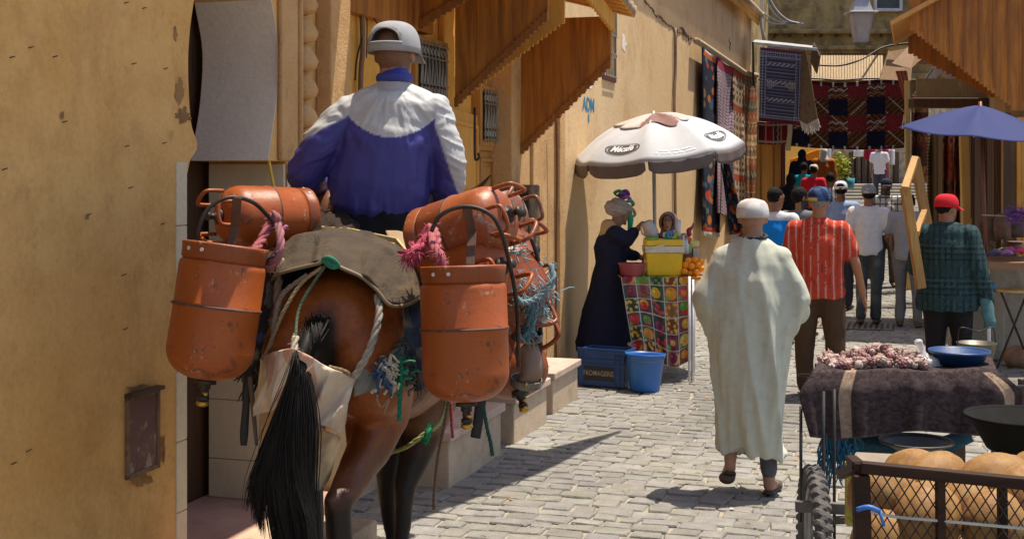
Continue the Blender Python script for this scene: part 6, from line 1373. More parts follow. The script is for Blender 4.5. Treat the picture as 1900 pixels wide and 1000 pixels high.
o,cn,top,AX=parasol('parasol',ap,.84,.36,8,ucol,'grey white parasol with brown valance shading the juice stall',valance=.12,tiltv=(-.13,-.09,1),pole_to=foot,phase=math.radians(31),sag=.13,pc=(.42,.40,.34),vc=A(.15,.115,.105),curve=2.3)
# printed oval marks on the front panels, laid on the cloth
def on_panel(ac,rc_,du,dr,lift=.006):
    a=ac+du/ max(.2,rc_)/.84; r=rc_+dr; p=top(r,a); e=1e-3
    n=np.cross(top(r+e,a)-p,top(r,a+e)-p); n=nrm(n); n=n*(1 if n@AX[2]>0 else -1); return p+n*lift
def emblem(ac,rc_,wd,ht,word):
    mb=MB(); N=36
    for (k0,k1,c) in ((0,1.0,(.09,.085,.085)),(1.10,1.19,(.10,.095,.095))):
        vs=[];m=8
        for j in range(m+1):
            kk=k0+(k1-k0)*j/m
            for i in range(N): t=2*math.pi*i/N; vs.append(on_panel(ac,rc_,wd/2*kk*math.cos(t),-ht/2*kk*math.sin(t)))
        mb.add(vs,[(j*N+i,j*N+(i+1)%N,(j+1)*N+(i+1)%N,(j+1)*N+i) for j in range(m) for i in range(N)],A(*c))
    V,fs=text('t',word,None,None,None,ht*.80,None,bold=.03,sx=.86,font_sh=.2); 
    mb.add([on_panel(ac,rc_,v[0],-v[1],.010) for v in V],fs,A(.75,.74,.74)); e_=build(mb,'printed_mark',vcol('printed_ink',.7,.1,20,0),cn); return e_
ang=lambda deg: math.radians(deg)
emblem(ang(233.5),.80,.33,.13,'Mécafé'); emblem(ang(323.5),.80,.32,.13,'Mécafé')
# cloth laid over the top of the parasol
mb=MB()
def tc(u,v):
    a=2*math.pi*u; r=(.44+.05*math.sin(a*5+1)+.04*math.sin(a*9))*v; p=top(r+.001,a); return p+AX[2]*(.018+.010*math.sin(a*7+v*6)*v-(.012*v))
grid(mb,tc,72,12,wrap=True,col=lambda u,v: A(.52,.45,.40) if (math.sin(u*2*math.pi*2+.4+v)>-.1) else A(.24,.13,.11)); build(mb,'top_cloth',vcol('pinkish_cloth',.8,.2,14,.3,200,.2),o,smooth=True,solid=.004)
# small printed lines on the middle panel
mb=MB()
for j,(w_,dr_) in enumerate(((.34,.0),(.38,.035))):
    for i in range(16):
        x_=-w_/2+w_*i/15; 
        if (i*7+j*3)%5==0: continue
        q_=[on_panel(ang(277),.88+dr_,x_+a,b,.006) for a,b in ((-.008,-.008),(.008,-.008),(.008,.008),(-.008,.008))]; mb.add(q_,[(0,1,2,3)],A(.80,.79,.79))
build(mb,'faint_print',MC['printed_ink'],cn)
BL=A(.026,.036,.13)
ap2=P(1818,196,13); foot2=A((1838-CX)/F*13,13,.02)
o2,cn2,_,_=parasol('parasol',ap2,.80,.26,6,lambda u,v:BL,'plain blue parasol on a thin rusty pole at the right edge',valance=0,tiltv=(.06,-.12,1),pole_to=foot2,phase=math.radians(8),sag=.18,pc=(.20,.075,.045),curve=1.35)
# ================= juice stall =================
T0,T1=11.9,12.5
st=empty('stall_table',A((1225-CX)/F*12.1,12.1,0),'small stall table covered by an oilcloth printed with fruit pictures','table')
xa,xb=P(1158,500,11.9),P(1300,500,11.9); zt=P(0,517,11.9)[2]
mb=MB()
for x_,y_ in ((xa[0]+.08,11.93),(xb[0]-.07,11.93),(xb[0]-.0,12.35),(xa[0]+.1,12.35)): tube(mb,[A(x_,y_,0),A(x_,y_,zt-.01)],.013,8)
build(mb,'table_leg',M_white,st,smooth=True)
mb=MB(); box(mb,A((xa[0]+xb[0])/2,12.17,zt),(xb[0]-xa[0],.56,.025)); build(mb,'table_top',M_woodB,st,bevel=.004)
mb=MB(); tube(mb,[A(xb[0]-.07,11.93,.28),A(xb[0],12.35,.28)],.008,6); tube(mb,[A(xa[0]+.05,11.93,.22),A(xb[0],11.93,.22)],.008,6); box(mb,A((xa[0]+xb[0])/2,12.2,.30),(xb[0]-xa[0]-.1,.4,.012)); build(mb,'shelf',M_white,st)
def c_fruit(U,V):
    nx,ny=5,6; cu=np.floor(U*nx).astype(int); cv=np.floor(V*ny).astype(int); x=(U*nx)%1; y=(V*ny)%1; C=np.zeros((len(U),3)); R_=np.random.RandomState(8)
    bgs=[(.03,.05,.03),(.10,.02,.03),(.04,.04,.05),(.20,.05,.02),(.02,.07,.03),(.25,.12,.05)]; fr=[(.75,.28,.02),(.55,.03,.03),(.70,.42,.03),(.22,.02,.08),(.12,.32,.04),(.75,.50,.12),(.60,.05,.10)]
    for i in range(nx):
        for j in range(ny):
            m=(cu==i)&(cv==j); C[m]=bgs[R_.randint(6)]; k_=R_.randint(3)
            if k_==0: sp=[(.3+.4*R_.rand(),.3+.4*R_.rand(),.26+.1*R_.rand(),R_.randint(7)) for _ in range(2)]
            elif k_==1: c_=R_.randint(7); sp=[(R_.rand(),R_.rand(),.11,c_) for _ in range(13)]
            else: sp=[(.5,.5,.42,R_.randint(7)),(.5,.5,.2,R_.randint(7)),(.2,.8,.16,4)]
            for a,b,r,c_ in sp:
                q=((x-a)**2+(y-b)**2*(1.1)); mm=m&(q<r*r); C[mm]=fr[c_]; mm=m&(((x-a+r*.3)**2+(y-b+r*.3)**2)<(r*.25)**2); C[mm]=np.clip(np.array(fr[c_])*1.6+.08,0,1)
    C*=.85; g=(x<.03)|(x>.97)|(y<.03)|(y>.97); C[g]=(.46,.44,.41); return C
def ocl(u,v):
    lx=1150+(v*26 if v<.9 else 23); rx=1282
    zb=.15+.05*math.sin(u*7)+.07*(1-u)
    if v<.08: return A((1150+(1310-1150)*u-CX)/F*11.85,12.45-.6*(v/.08),zt+.02)
    w_=(v-.08)/.92; top_=zt+.018; z_=top_-(top_-zb)*w_
    return A((lx+(rx+26*(1-w_)*0-lx)*u-CX)/F*11.84+.0,11.84+.018*math.sin(u*14+1)*w_+.01*math.sin(u*31),z_)
oc=rug(ocl,c_fruit,200,220,'oilcloth','shiny oilcloth printed with fruit pictures hanging off the stall table','oilcloth',mat=vcol('oilcloth_gloss',.4,.08,20,.1,60,.5),solid=.004)
mb=MB(); tube(mb,[A((1279-CX)/F*11.78,11.78,0),A((1279-CX)/F*11.78,11.78,zt+.03)],.012,8); tube(mb,[A((1286-CX)/F*11.80,11.80,0),A((1286-CX)/F*11.80,11.80,zt+.0)],.010,8); build(mb,'front_leg',M_white,st,smooth=True)
# cooler
cl=empty('cooler_box',P(1229,514,12.0),'bright yellow cooler box with a white band on the stall table','cooler')
def taper(mb,c,w0,d0,w1,d1,z0,z1,col=None):
    vs=[A(c[0]+a*w/2,c[1]+b*dd/2,z) for w,dd,z in ((w0,d0,z0),(w1,d1,z1)) for a,b in ((-1,-1),(1,-1),(1,1),(-1,1))]; mb.add(vs,[(0,1,5,4),(1,2,6,5),(2,3,7,6),(3,0,4,7),(3,2,1,0),(4,5,6,7)],col)
c=P(1230,514,12.05); Yl=flat('yellow_plastic',(.78,.50,.0),.35,0,.12,6); s12=F/12.05
mb=MB(); taper(mb,c,64/s12,.24,68/s12,.27,zt+.02,zt+.02+43/s12); build(mb,'tub',Yl,cl,bevel=.015,seg=3)
mb=MB(); taper(mb,c,71/s12,.28,72/s12,.285,zt+.02+43/s12,zt+.02+55/s12); build(mb,'white_band',flat('cream_plastic',(.66,.62,.50),.4),cl,bevel=.006)
mb=MB(); taper(mb,c,70/s12,.28,68/s12,.26,zt+.022+55/s12,zt+.02+67/s12); lid=build(mb,'lid',Yl,cl,bevel=.014,seg=3)
mb=MB(); tube(mb,[c+A(-35/s12,-.15,.02+48/s12),c+A(-20/s12,-.17,.02+53/s12),c+A(0,-.165,.02+57/s12)],.007,6,3); build(mb,'handle',MC['cream_plastic'],cl,smooth=True)
def bowl(c,r0,r1,h,mat,name,label,cat_,rim=.006,n=36):
    mb=MB(); lathe(mb,[(0,.0),(r0,0),(r1,h),(r1+rim,h+.004),(r1+rim,h-.006),(r1+rim*.6,h-.008),(r1-.004,h-.004),(r0-.006,.008),(0,.008)],c,Zv,n); o=build(mb,name,mat,org=c,smooth=True); tag(o,label,cat_); return o
bowl(P(1173,514,11.95),20/s12,25/s12,.125,flat('pink_plastic',(.40,.09,.10),.45),'basin','small dull pink basin left of the yellow cooler','basin')
# things on the stall
def simple(name,mb,mat,pos,label,cat_,smooth=True,group=None,**k):
    o=build(mb,name,mat,org=pos,smooth=smooth,**k); tag(o,label,cat_,group); return o
c=P(1210,444,12.1); mb=MB(); lathe(mb,[(0,0),(.045,0),(.07,.06),(.06,.13),(.045,.17),(.052,.18),(.048,.18),(.04,.165)],c+A(.02,0,.0),nrm(A(-.45,0,1)),24); o=simple('jug',mb,flat('milky_plastic',(.55,.50,.46),.35),c,'whitish plastic jug tilted in the hand of the pouring woman','jug')
mb=MB(); tube(mb,[c+A(-.04,0,.15),c+A(-.10,0,.12),c+A(-.09,0,.05),c+A(-.04,0,.03)],.008,8,4); build(mb,'handle',MC['milky_plastic'],o,smooth=True)
zc=zt+.02+67/s12
mb=MB(); lathe(mb,[(0,0),(.06,.0),(.075,.015),(.0,.02)],A(P(1208,0,12.0)[0],11.98,zc),Zv,20); simple('lime_plate',mb,flat('lime_plastic',(.20,.45,.03),.4),A(P(1208,0,12.0)[0],11.98,zc),'green plastic lid lying on the yellow cooler','lid')
c=A(P(1246,0,12.0)[0],12.0,zc); mb=MB(); n1=MB()
for i in range(14):
    g=random.Random(i); p=c+A(g.uniform(-.06,.06),g.uniform(-.03,.03),g.uniform(.005,.055)); x,y,z=frame(A(g.gauss(0,1),-1,g.gauss(0,1))); mb.add([p-x*.04-y*.03,p+x*.04-y*.03,p+x*.03+y*.035,p-x*.03+y*.03],[(0,1,2,3)],[(.05,.30,.06),(.65,.65,.62),(.55,.5,.05),(.08,.20,.5)][i%4])
simple('crumpled_packet',mb,vcol('foil_print',.35,.2,30,.2),c,'crumpled green and white packet on top of the yellow cooler','packet',smooth=False,solid=.003)
for i,(u,h_,r_,col,lb) in enumerate(((1258,.20,.028,(.62,.56,.58),'tall clear pinkish tumbler at the right of the packet'),(1268,.17,.025,(.55,.60,.66),'clear plastic bottle behind the fruit tray'),(1274,.14,.022,(.66,.66,.66),'white plastic bottle beside the clear one'))):
    c=A(P(u,0,12.05)[0],12.05,zc-.02 if i==0 else zt+.22); mb=MB(); lathe(mb,[(0,0),(r_,0),(r_,h_*.6),(r_*.45,h_*.8),(r_*.45,h_),(0,h_)] if i else [(0,0),(r_*.8,0),(r_,h_),(r_*.93,h_),(r_*.7,.01)],c,Zv,16); simple('bottle' if i else 'tumbler',mb,flat('clearish_%d'%i,col,.15,0,.1),c,lb,'bottle' if i else 'tumbler')
for i,(u,v,w_,h_,col,lb,nm) in enumerate(((1270,446,.13,.045,(.55,.10,.02),'orange red tray on the stack right of the cooler','tray'),(1272,460,.12,.09,(.28,.42,.12),'pale green plastic box right of the cooler','plastic box'),(1288,452,.09,.05,(.62,.60,.20),'yellowish bowl of lemons near the man in white','bowl'),(1263,480,.02,.22,(.10,.36,.55),'light blue bottle neck beside the cooler','bottle'),(1272,480,.11,.12,(.16,.10,.07),'brown wooden box behind the oranges','box'),(1290,480,.06,.20,(.50,.47,.42),'pale paper bag behind the oranges','bag'))):
    c=P(u,v,12.1); mb=MB(); taper(mb,c,w_*.85,.10,w_,.12,c[2]-h_/2,c[2]+h_/2); simple(nm.replace(' ','_'),mb,flat('stall_%d'%i,col,.45,0,.2),c-Zv*h_/2,lb,nm,smooth=False,bevel=.006)
c=P(1280,438,12.1); mb=MB(); tube(mb,[c,c+A(-.01,0,.05),c+A(.02,0,.08),c+A(.035,0,.12)],[.02,.025,.012,.006],8,3); simple('red_funnel',mb,flat('dark_red_plastic',(.30,.01,.02),.35),c,'dark red plastic spout sticking up from the fruit tray','spout')
Mo=flat('orange_peel',(.80,.26,.0),.45,0,.12,10,.25)
g=random.Random(2); first=None
for i,(u,v,dd) in enumerate(((1270,504,0),(1280,507,.02),(1292,505,0),(1272,492,.02),(1283,494,.0),(1295,492,.02),(1277,484,.03),(1289,482,.03),(1300,498,.03),(1300,486,.05),(1268,497,.05))):
    c=P(u,v,11.93+dd)
    if first is None: mb=MB(); ell(mb,A(0,0,0),(.036,.036,.034),n=18,m=12); first=build(mb,'orange',Mo,smooth=True); oo=first
    else: oo=first.copy(); COL.objects.link(oo)
    oo.location=tuple(c); tag(oo,['leftmost orange of the bottom row on the stall table','orange second from left in the bottom row of the stall heap','third orange of the bottom row on the stall table','left orange of the middle row of the stall heap','centre orange of the middle row of the stall heap','right orange of the middle row of the stall heap','left one of the two top oranges on the stall','right one of the two top oranges on the stall','orange at the right end of the stall heap, low','orange at the right end of the stall heap, high','orange tucked against the yellow cooler'][i],'orange','oranges heaped on the stall')
# crate and bucket on the ground
cr=empty('plastic_crate',P(1117,715,11.35)*A(1,1,0),'dark blue plastic crate standing by the wall below the woman in the dress','crate')
a0=A(.985,-.10,0);
ca_,cb_=A((1073-CX)/F*11.55,11.55,0),A((1158-CX)/F*11.35,11.35,0); ex=nrm(cb_-ca_); ey=nrm(A(-ex[1],ex[0],0)); Lx=np.linalg.norm(cb_-ca_); Bl=flat('blue_plastic',(.012,.060,.19),.45,0,.25,7)
def cbx(mb,x0,x1,y0,y1,z0,z1): box(mb,ca_+ex*(x0+x1)/2+ey*(y0+y1)/2+Zv*(z0+z1)/2,(x1-x0,y1-y0,z1-z0),(ex,ey,Zv))
H=.34
for nm,(x0,x1,y0,y1) in (('front_side',(0,Lx,0,.015)),('back_side',(0,Lx,.28,.295)),('end_side',(0,.015,.015,.28)),('end_side',(Lx-.015,Lx,.015,.28))):
    mb=MB(); cbx(mb,x0,x1,y0,y1,.01,H*.98); build(mb,nm,Bl,cr,bevel=.003)
mb=MB(); cbx(mb,.015,Lx-.015,.015,.28,.01,.02); build(mb,'bottom',Bl,cr)
mb=MB()
for z_ in (.03,.2,.245,H-.02,H): cbx(mb,-.008,Lx+.008,-.010,-.0,z_-.006,z_+.006)
for x_ in (.0,.05,Lx-.09,Lx-.045,Lx-.004): cbx(mb,x_-.004,x_+.004,-.0095,-.0005,.02,H-.01)
for z_ in (.07,.11,.15,.28,.31): cbx(mb,Lx-.085,Lx-.008,-.009,-.001,z_-.004,z_+.004)
build(mb,'rib',Bl,cr)
mb=MB(); cbx(mb,.055,Lx-.10,-.0045,-.001,.06,.185); lab=build(mb,'label_panel',flat('dark_label',(.012,.016,.030),.6),cr)
mb=MB(); flat_text(mb,'FROMAGERIE',ca_+ex*(.055+Lx-.10)/2-ey*.006+Zv*.125,ex,Zv,.062,.80,.01); build(mb,'lettering',flat('faded_gold_print',(.36,.27,.12),.7,0,.5,40),lab)
c=A((1196-CX)/F*11.3,11.3,0); bk=empty('bucket',c,'bright blue plastic bucket standing beside the dark blue crate','bucket')
mb=MB(); lathe(mb,[(0,.0),(.125,0),(.130,.01),(.168,.30),(.176,.305),(.178,.325),(.170,.325),(.165,.30),(.122,.012),(0,.012)],c,nrm(A(.03,.04,1)),40); build(mb,'shell',flat('bright_blue_plastic',(.02,.13,.42),.4,0,.12,5),bk,smooth=True)
mb=MB(); tube(mb,[c+A(-.176,0,.31),c+A(-.12,-.15,.28),c+A(0,-.19,.27),c+A(.12,-.15,.28),c+A(.178,0,.31)],.003,6,5); build(mb,'handle',M_iron,bk,smooth=True)
for i,(u,v) in enumerate(((1066,697),(1072,700),(1060,700),(1069,692))):
    oo=first.copy(); COL.objects.link(oo); oo.location=tuple(A((u-CX)/F*12.0,12.0,.035+ (.03 if i==3 else 0))); tag(oo,['leftmost but one orange on the ground behind the crate','orange on the ground nearest the crate','leftmost orange on the ground by the wall','orange lying on top of the other ground oranges'][i],'orange','oranges on the ground by the wall')
# ================= wooden frame carried by the man in the red cap =================
fr_=empty('timber_frame',P(1703,530,11.0),'bare wooden frame with a bright top edge carried beside the man in the red cap','frame')
def fb(a,b,w_,t_,nm,m=M_woodP): mb=MB(); bar(mb,a,b,w_,t_,A(1,.2,0)); build(mb,nm,m,fr_,bevel=.004)
pa,pb,pc_,pd=P(1679,352,10.7),P(1697,298,11.9),P(1709,535,10.7),P(1730,470,11.9)
Mw=wood('frame_wood',(.26,.12,.02),(.44,.24,.06),sc=1.6)
fb(pa+Zv*.02,pc_,.075,.05,'stile',Mw); fb(pb+Zv*.02,pd,.085,.05,'stile',Mw); fb(pa+(pb-pa)*-.03,pb+(pb-pa)*.03,.06,.07,'rail',Mw); fb(pa*.55+pc_*.45+A(.03,0,0),pb*.45+pd*.55,.05,.05,'rail',Mw)
# ================= market table, right =================
M_tw=wood('table_wood',(.20,.09,.035),(.32,.16,.07),'x')
mt=empty('market_table',A(P(1880,0,12.4)[0],12.4,0),'worn wooden market table at the right edge with a white pipe leg','table')
z1=P(0,487,12.2)[2]; x0,x1=P(1832,0,12.2)[0],P(1990,0,12.2)[0]
mb=MB(); box(mb,A((x0+x1)/2,12.6,z1-.03),(x1-x0,.85,.07)); build(mb,'top',M_tw,mt,bevel=.008)
for x_ in (x0+.03,x1-.05): 
    mb=MB(); tube(mb,[A(x_,12.22,0),A(x_-.02,12.22,z1-.06)],.018,10); build(mb,'leg',M_white,mt,smooth=True)
g=random.Random(17); n_=0
cols_=[(.45,.02,.10),(.70,.60,.05),(.10,.16,.40),(.50,.50,.52),(.06,.06,.10),(.55,.20,.04),(.12,.30,.12),(.25,.12,.35),(.60,.55,.50)]
for i in range(27):
    u=1836+(i//9+g.random()*.9)*21; v=478-(u-1836)*.28*g.random()-4; c=P(u,v,12.25+g.random()*.5); r_=g.uniform(.03,.06); mb=MB()
    tube(mb,[c+A(-r_,0,0),c+A(0,-.01,r_*.5),c+A(r_,0,.005),c+A(r_*.3,.03,-.01)],[r_*.25,r_*.5,r_*.35,r_*.2],8,3,flat=.6); o=build(mb,'trinket',flat('trinket_%d'%(i%9),cols_[i%9],.5,0,.3,40),org=c,smooth=True); tag(o,'%s trinket lying in the %s of the jumble on the market table'%(['crimson','yellow','blue','silver grey','black','orange','green','purple','cream'][i%9],['left part','middle','right part'][i//9]),'trinket','trinkets on the market table')
for i,(u,v,r_,h_,d_) in enumerate(((1820,440,.055,.16,13.3),(1842,446,.075,.23,13.2),(1862,444,.095,.26,13.0),(1890,440,.13,.18,13.0),(1887,470,.16,.12,13.2))):
    c=P(u,v,d_); mb=MB(); lathe(mb,[(0,0),(r_*.8,0),(r_,h_*.35),(r_*.92,h_*.8),(r_*.6,h_*.92),(r_*.65,h_),(r_*.55,h_),(0,h_*.9)],c,Zv,24); o=build(mb,'clay_pot',flat('clay_dark_%d'%(i%2),((.17,.10,.075),(.11,.085,.075))[i%2],.8,0,.4,12),org=c,smooth=True); tag(o,['slim grey brown pot leftmost on the stone bench','second grey pot from the left on the bench','tallest brown pot on the bench by the parasol pole','broad brown pot at the right edge above the table','squat brown pot just above the trinkets'][i],'pot','pots stacked behind the market table')
mb=MB(); box(mb,A(P(1875,0,13.6)[0]+.1,13.6,.5),(1.3,.7,1.0)); tag(build(mb,'stone_bench',M_grey,org=A(P(1875,0,13.6)[0],13.6,0),bevel=.03),'rough stone bench with pots behind the market table','bench')
mb=MB(); c=P(1893,400,12.6)
for i in range(160):
    g2=random.Random(i); p=c+A(g2.gauss(0,.06),g2.gauss(0,.05),g2.gauss(0,.035)); d=A(g2.gauss(0,.05),g2.gauss(0,.04),g2.gauss(-.01,.03)); tube(mb,[p,p+d],[.008,.002],4)
tag(build(mb,'purple_tuft',flat('purple_yarn',(.16,.06,.26),.8),org=c),'purple feathery tuft hanging at the right edge above the pots','tuft')
mb=MB(); tube(mb,[P(1822,399,12.9),P(1885,402,12.7)],.008,6); tag(build(mb,'rod',flat('pale_rod',(.40,.33,.25),.5),org=P(1885,402,12.7)),'thin pale rod tied to the pole of the blue parasol','rod')
sl2=empty('stool',A(P(1880,0,12.9)[0],12.9,0),'folding stool with a round wooden seat under the market table','stool')
mb=MB(); lathe(mb,[(0,0),(.16,0),(.165,.012),(.16,.025),(0,.027)],A(P(1882,0,12.6)[0],12.6,P(0,541,12.6)[2]),Zv,28); build(mb,'seat',M_woodP,sl2,smooth=True)
zs_=P(0,541,12.6)[2]; xx=P(1882,0,12.6)[0]
for a,b in ((-1,1),(1,-1)): mb=MB(); tube(mb,[A(xx+a*.13,12.6,zs_),A(xx+b*.17,12.6,.0)],.012,8); build(mb,'leg',M_iron,sl2)
c=A(P(1890,0,12.7)[0],12.7,0); mb=MB(); lathe(mb,[(0,0),(.10,0),(.15,.08),(.12,.16),(.03,.2),(0,.2)],c,Zv,14); V=mb.V(); V=V+(V-c)*(fbm(V*9,3,2)*.15)[:,None]; tag(build(mb,'sack',flat('brown_sack',(.28,.16,.09),.9,0,.4),org=c,smooth=True,V=V),'small brown sack on the ground under the stool','sack')
c=A(P(1822,0,13.2)[0],13.2,.75); mb=MB(); box(mb,c,(.22,.16,.07)); tag(build(mb,'blue_tray',flat('sky_blue_plastic',(.01,.20,.42),.5),org=c,bevel=.01),'bright blue tray between the jacket and the parasol pole','tray')
mb=MB(); box(mb,A(P(1822,0,13.2)[0],13.25,.35),(.4,.3,.70)); tag(build(mb,'wooden_crate',M_grey,org=A(P(1822,0,13.2)[0],13.25,0),bevel=.02),'low stone block that carries the bright blue tray','block')
# ---- bucket carried by the man in the red cap, with a jacket sleeve beside him ----
c=fcap.J('wr')-Zv*.50+A(.02,-.02,0); c=P(1812,690,10.55)
bk=empty('metal_bucket',c,'dark metal bucket hanging from the hand of the man in the red cap','bucket')
mb=MB(); lathe(mb,[(0,0),(.10,0),(.155,.235),(.16,.24),(.152,.24),(.098,.01),(0,.01)],c,Zv,36); build(mb,'shell',flat('bucket_steel',(.14,.13,.10),.5,.5,.4,10),bk,smooth=True)
hnd=P(1803,606,10.7); mb=MB(); tube(mb,[c+A(-.155,0,.235),c+A(-.13,0,.36),hnd*A(1,0,0)+A(0,c[1],hnd[2]-.02),c+A(.13,0,.36),c+A(.155,0,.235)],.005,8,6); build(mb,'bail',M_iron,bk,smooth=True)
mb=MB(); tube(mb,[P(1822,520,10.9),P(1830,560,10.85),P(1838,608,10.8)],[.03,.055,.05],12,4,flat=.5); V=mb.V(); V=V+A(1,0,0)*(np.sin(V[:,2]*60)*.006)[:,None]; o=build(mb,'folded_scarf',flat('blue_green_cloth',(.07,.16,.17),.9,0,.35,20),org=P(1838,608,10.8),smooth=True,V=V); tag(o,'blue green scarf hanging from the arm of the man in the red cap','scarf')
# ================= garlic cart in the foreground =================
D0,D1=5.5,6.5
ct=empty('handcart',A(P(1690,0,6)[0],6.0,0),'old handcart covered by a purplish brown towel with a heap of garlic','cart')
zT=P(0,691,5.52)[2]; yN,yF=5.55,5.95
xl=P(1510,0,5.6)[0]; xr=P(1880,0,5.6)[0]
mb=MB(); box(mb,A((xl+xr)/2,5.76,zT-.035),(xr-xl-.16,.34,.03)); build(mb,'deck',M_woodD,ct)
mb=MB(); 
for a,b in ((A(xl,5.58,zT-.07),A(xr+.1,5.58,zT-.07)),(A(xl,5.9,zT-.07),A(xr,5.9,zT-.07)),(A(P(1528,0,5.4)[0],5.4,.60-.25),A(P(1528,0,5.4)[0],5.4,zT-.06)),(A(P(1548,0,5.45)[0],5.45,.35),A(P(1548,0,5.45)[0],5.45,zT-.06)),(A(P(1486,0,5.5)[0],5.5,.42),A(P(1486,0,5.5)[0],5.5,zT-.14))): tube(mb,[a,b],.007,8)
build(mb,'frame_tube',flat('worn_tube',(.05,.045,.045),.5,.4,.5),ct,smooth=True)
mb=MB(); bar(mb,P(1476,938,5.35),P(1600,945,5.25),.045,.03,Zv); bar(mb,P(1535,965,5.3),P(1620,962,5.2),.03,.03,Zv); build(mb,'crossbar',flat('grey_beam',(.13,.11,.095),.7),ct,bevel=.004)
mb=MB()
for u in (1900,1780,1850): bar(mb,A(P(u,0,5.72)[0],5.72,0.1),A(P(u,0,5.72)[0],5.72,zT-.06),.04,.04,A(1,0,0))
build(mb,'post',M_woodD,ct)
# wheel
wc=A(P(1511,0,5.42)[0],5.42,.335); wh=empty('wheel_hub_carrier',(0,0,0),None,None); bpy.data.objects.remove(wh)
WXa=nrm(A(.99,-.10,0))
mb=MB(); x,y,z=frame(WXa,Zv); N=264; mm=18; R0=.30; r0=.033; vs=[]
for i in range(N):
    a=2*math.pi*i/N; rad=x*math.cos(a)+y*math.sin(a); 
    for k_ in range(mm):
        b=2*math.pi*k_/mm; rr=r0+(.009 if (math.cos(b)>-.1 and ((i+(3 if math.sin(b)>0 else 0)+int(abs(math.sin(b))*2))%6)<3 and abs(math.sin(b))>.12) else 0); vs.append(wc+rad*(R0+rr*math.cos(b))+z*rr*1.0*math.sin(b))
mb.add(vs,[(i*mm+k_,i*mm+(k_+1)%mm,((i+1)%N)*mm+(k_+1)%mm,((i+1)%N)*mm+k_) for i in range(N) for k_ in range(mm)])
wl=build(mb,'wheel',flat('dusty_rubber',(.10,.09,.085),.85,0,.5,14),ct)
mb=MB(); tube(mb,[wc+(x*math.cos(a)+y*math.sin(a))*(R0-.045) for a in np.linspace(0,2*math.pi,49)[:-1]],.012,8,closed=True); build(mb,'rim',flat('rim_steel',(.3,.28,.26),.4,.7),wl,smooth=True)
mb=MB()
for i in range(18): a=2*math.pi*i/18; tube(mb,[wc+z*(.02*(-1)**i),wc+(x*math.cos(a)+y*math.sin(a))*(R0-.045)],.0022,5)
lathe(mb,[(.0,-.05),(.02,-.05),(.02,.05),(0,.05)],wc,WXa,14); build(mb,'spoke',MC['rim_steel'],wl)
# towel
def tw(u,v):
    # u across, v from the back edge over the top and down the near side
    L=P(1500,0,5.9)[0]; Rr=P(1880,0,5.9)[0]
    if v<.4:
        w_=v/.4; y_=5.96-.44*w_; xa_=P(1528,0,5.96)[0]*(1-w_)+P(1508,0,5.52)[0]*w_; xb_=P(1838,0,5.96)[0]*(1-w_)+P(1850,0,5.52)[0]*w_; return A(xa_+(xb_-xa_)*u,y_,zT+.006*math.sin(u*13+v*7))
    w_=(v-.4)/.6; ub=1480+(1898-1480)*u; vb=810-8*u+6*math.sin(u*9)+(-18 if u>.93 else 0)
    e=min(1,w_*6); vt=P(0,0,1)[0]*0+ (HZ+(CH-zT)*F/5.52)
    uu_t=1508+(1850-1508)*u; ub2=ub+ (22 if u<.02 else 0)
    vv=vt+(vb-vt)*w_; uu=uu_t+((1482+(1897-1482)*u)-uu_t)*math.sin(min(1,w_*2.2)*math.pi/2)+ (34*(1-u)**6)*max(0,w_-.35)
    dd=5.52-.04*math.sin(min(1,w_*3)*math.pi/2)-.022*math.sin(u*23+w_*1.5)*w_-.012*math.sin(u*51)*w_
    return P(uu,vv,dd)
def c_tw(U,V):
    n=fbm(np.stack([U*60,V*40,U*0],1),4,3)[:,None]; C=A(.085,.060,.060)+n*A(.03,.022,.022); m=(np.abs(U-.205)<.030)|((np.abs(U-.94)<.022)&(V>.4)); C[m]=(A(.48,.34,.24)+n[m]*.05); e=(V>.985); C[e]=A(.16,.11,.11); return C
tw_=rug(tw,c_tw,200,120,'towel','purplish brown towel with one beige stripe draped over the cart','towel',solid=.01,mat=vcol('terry_towel',1.,.35,90,1.,350,.05,.0,bd=.006))
g=random.Random(77); mb=MB()
for i in range(2600):   # pile along the lit rim of the towel
    u=g.random() if i%3 else g.random()**3*.25; v=g.uniform(.36,.46) if i%3 else g.uniform(.36,.95); p=tw(u,v); n=nrm(A(g.gauss(0,.5),-.5+g.gauss(0,.3),.8)); tube(mb,[p,p+n*g.uniform(.004,.009)],[.0016,.0008],3,col=A(.17,.12,.125),caps=False)
build(mb,'terry_pile',vcol('terry_fibre',1.,.1,20,0),tw_)
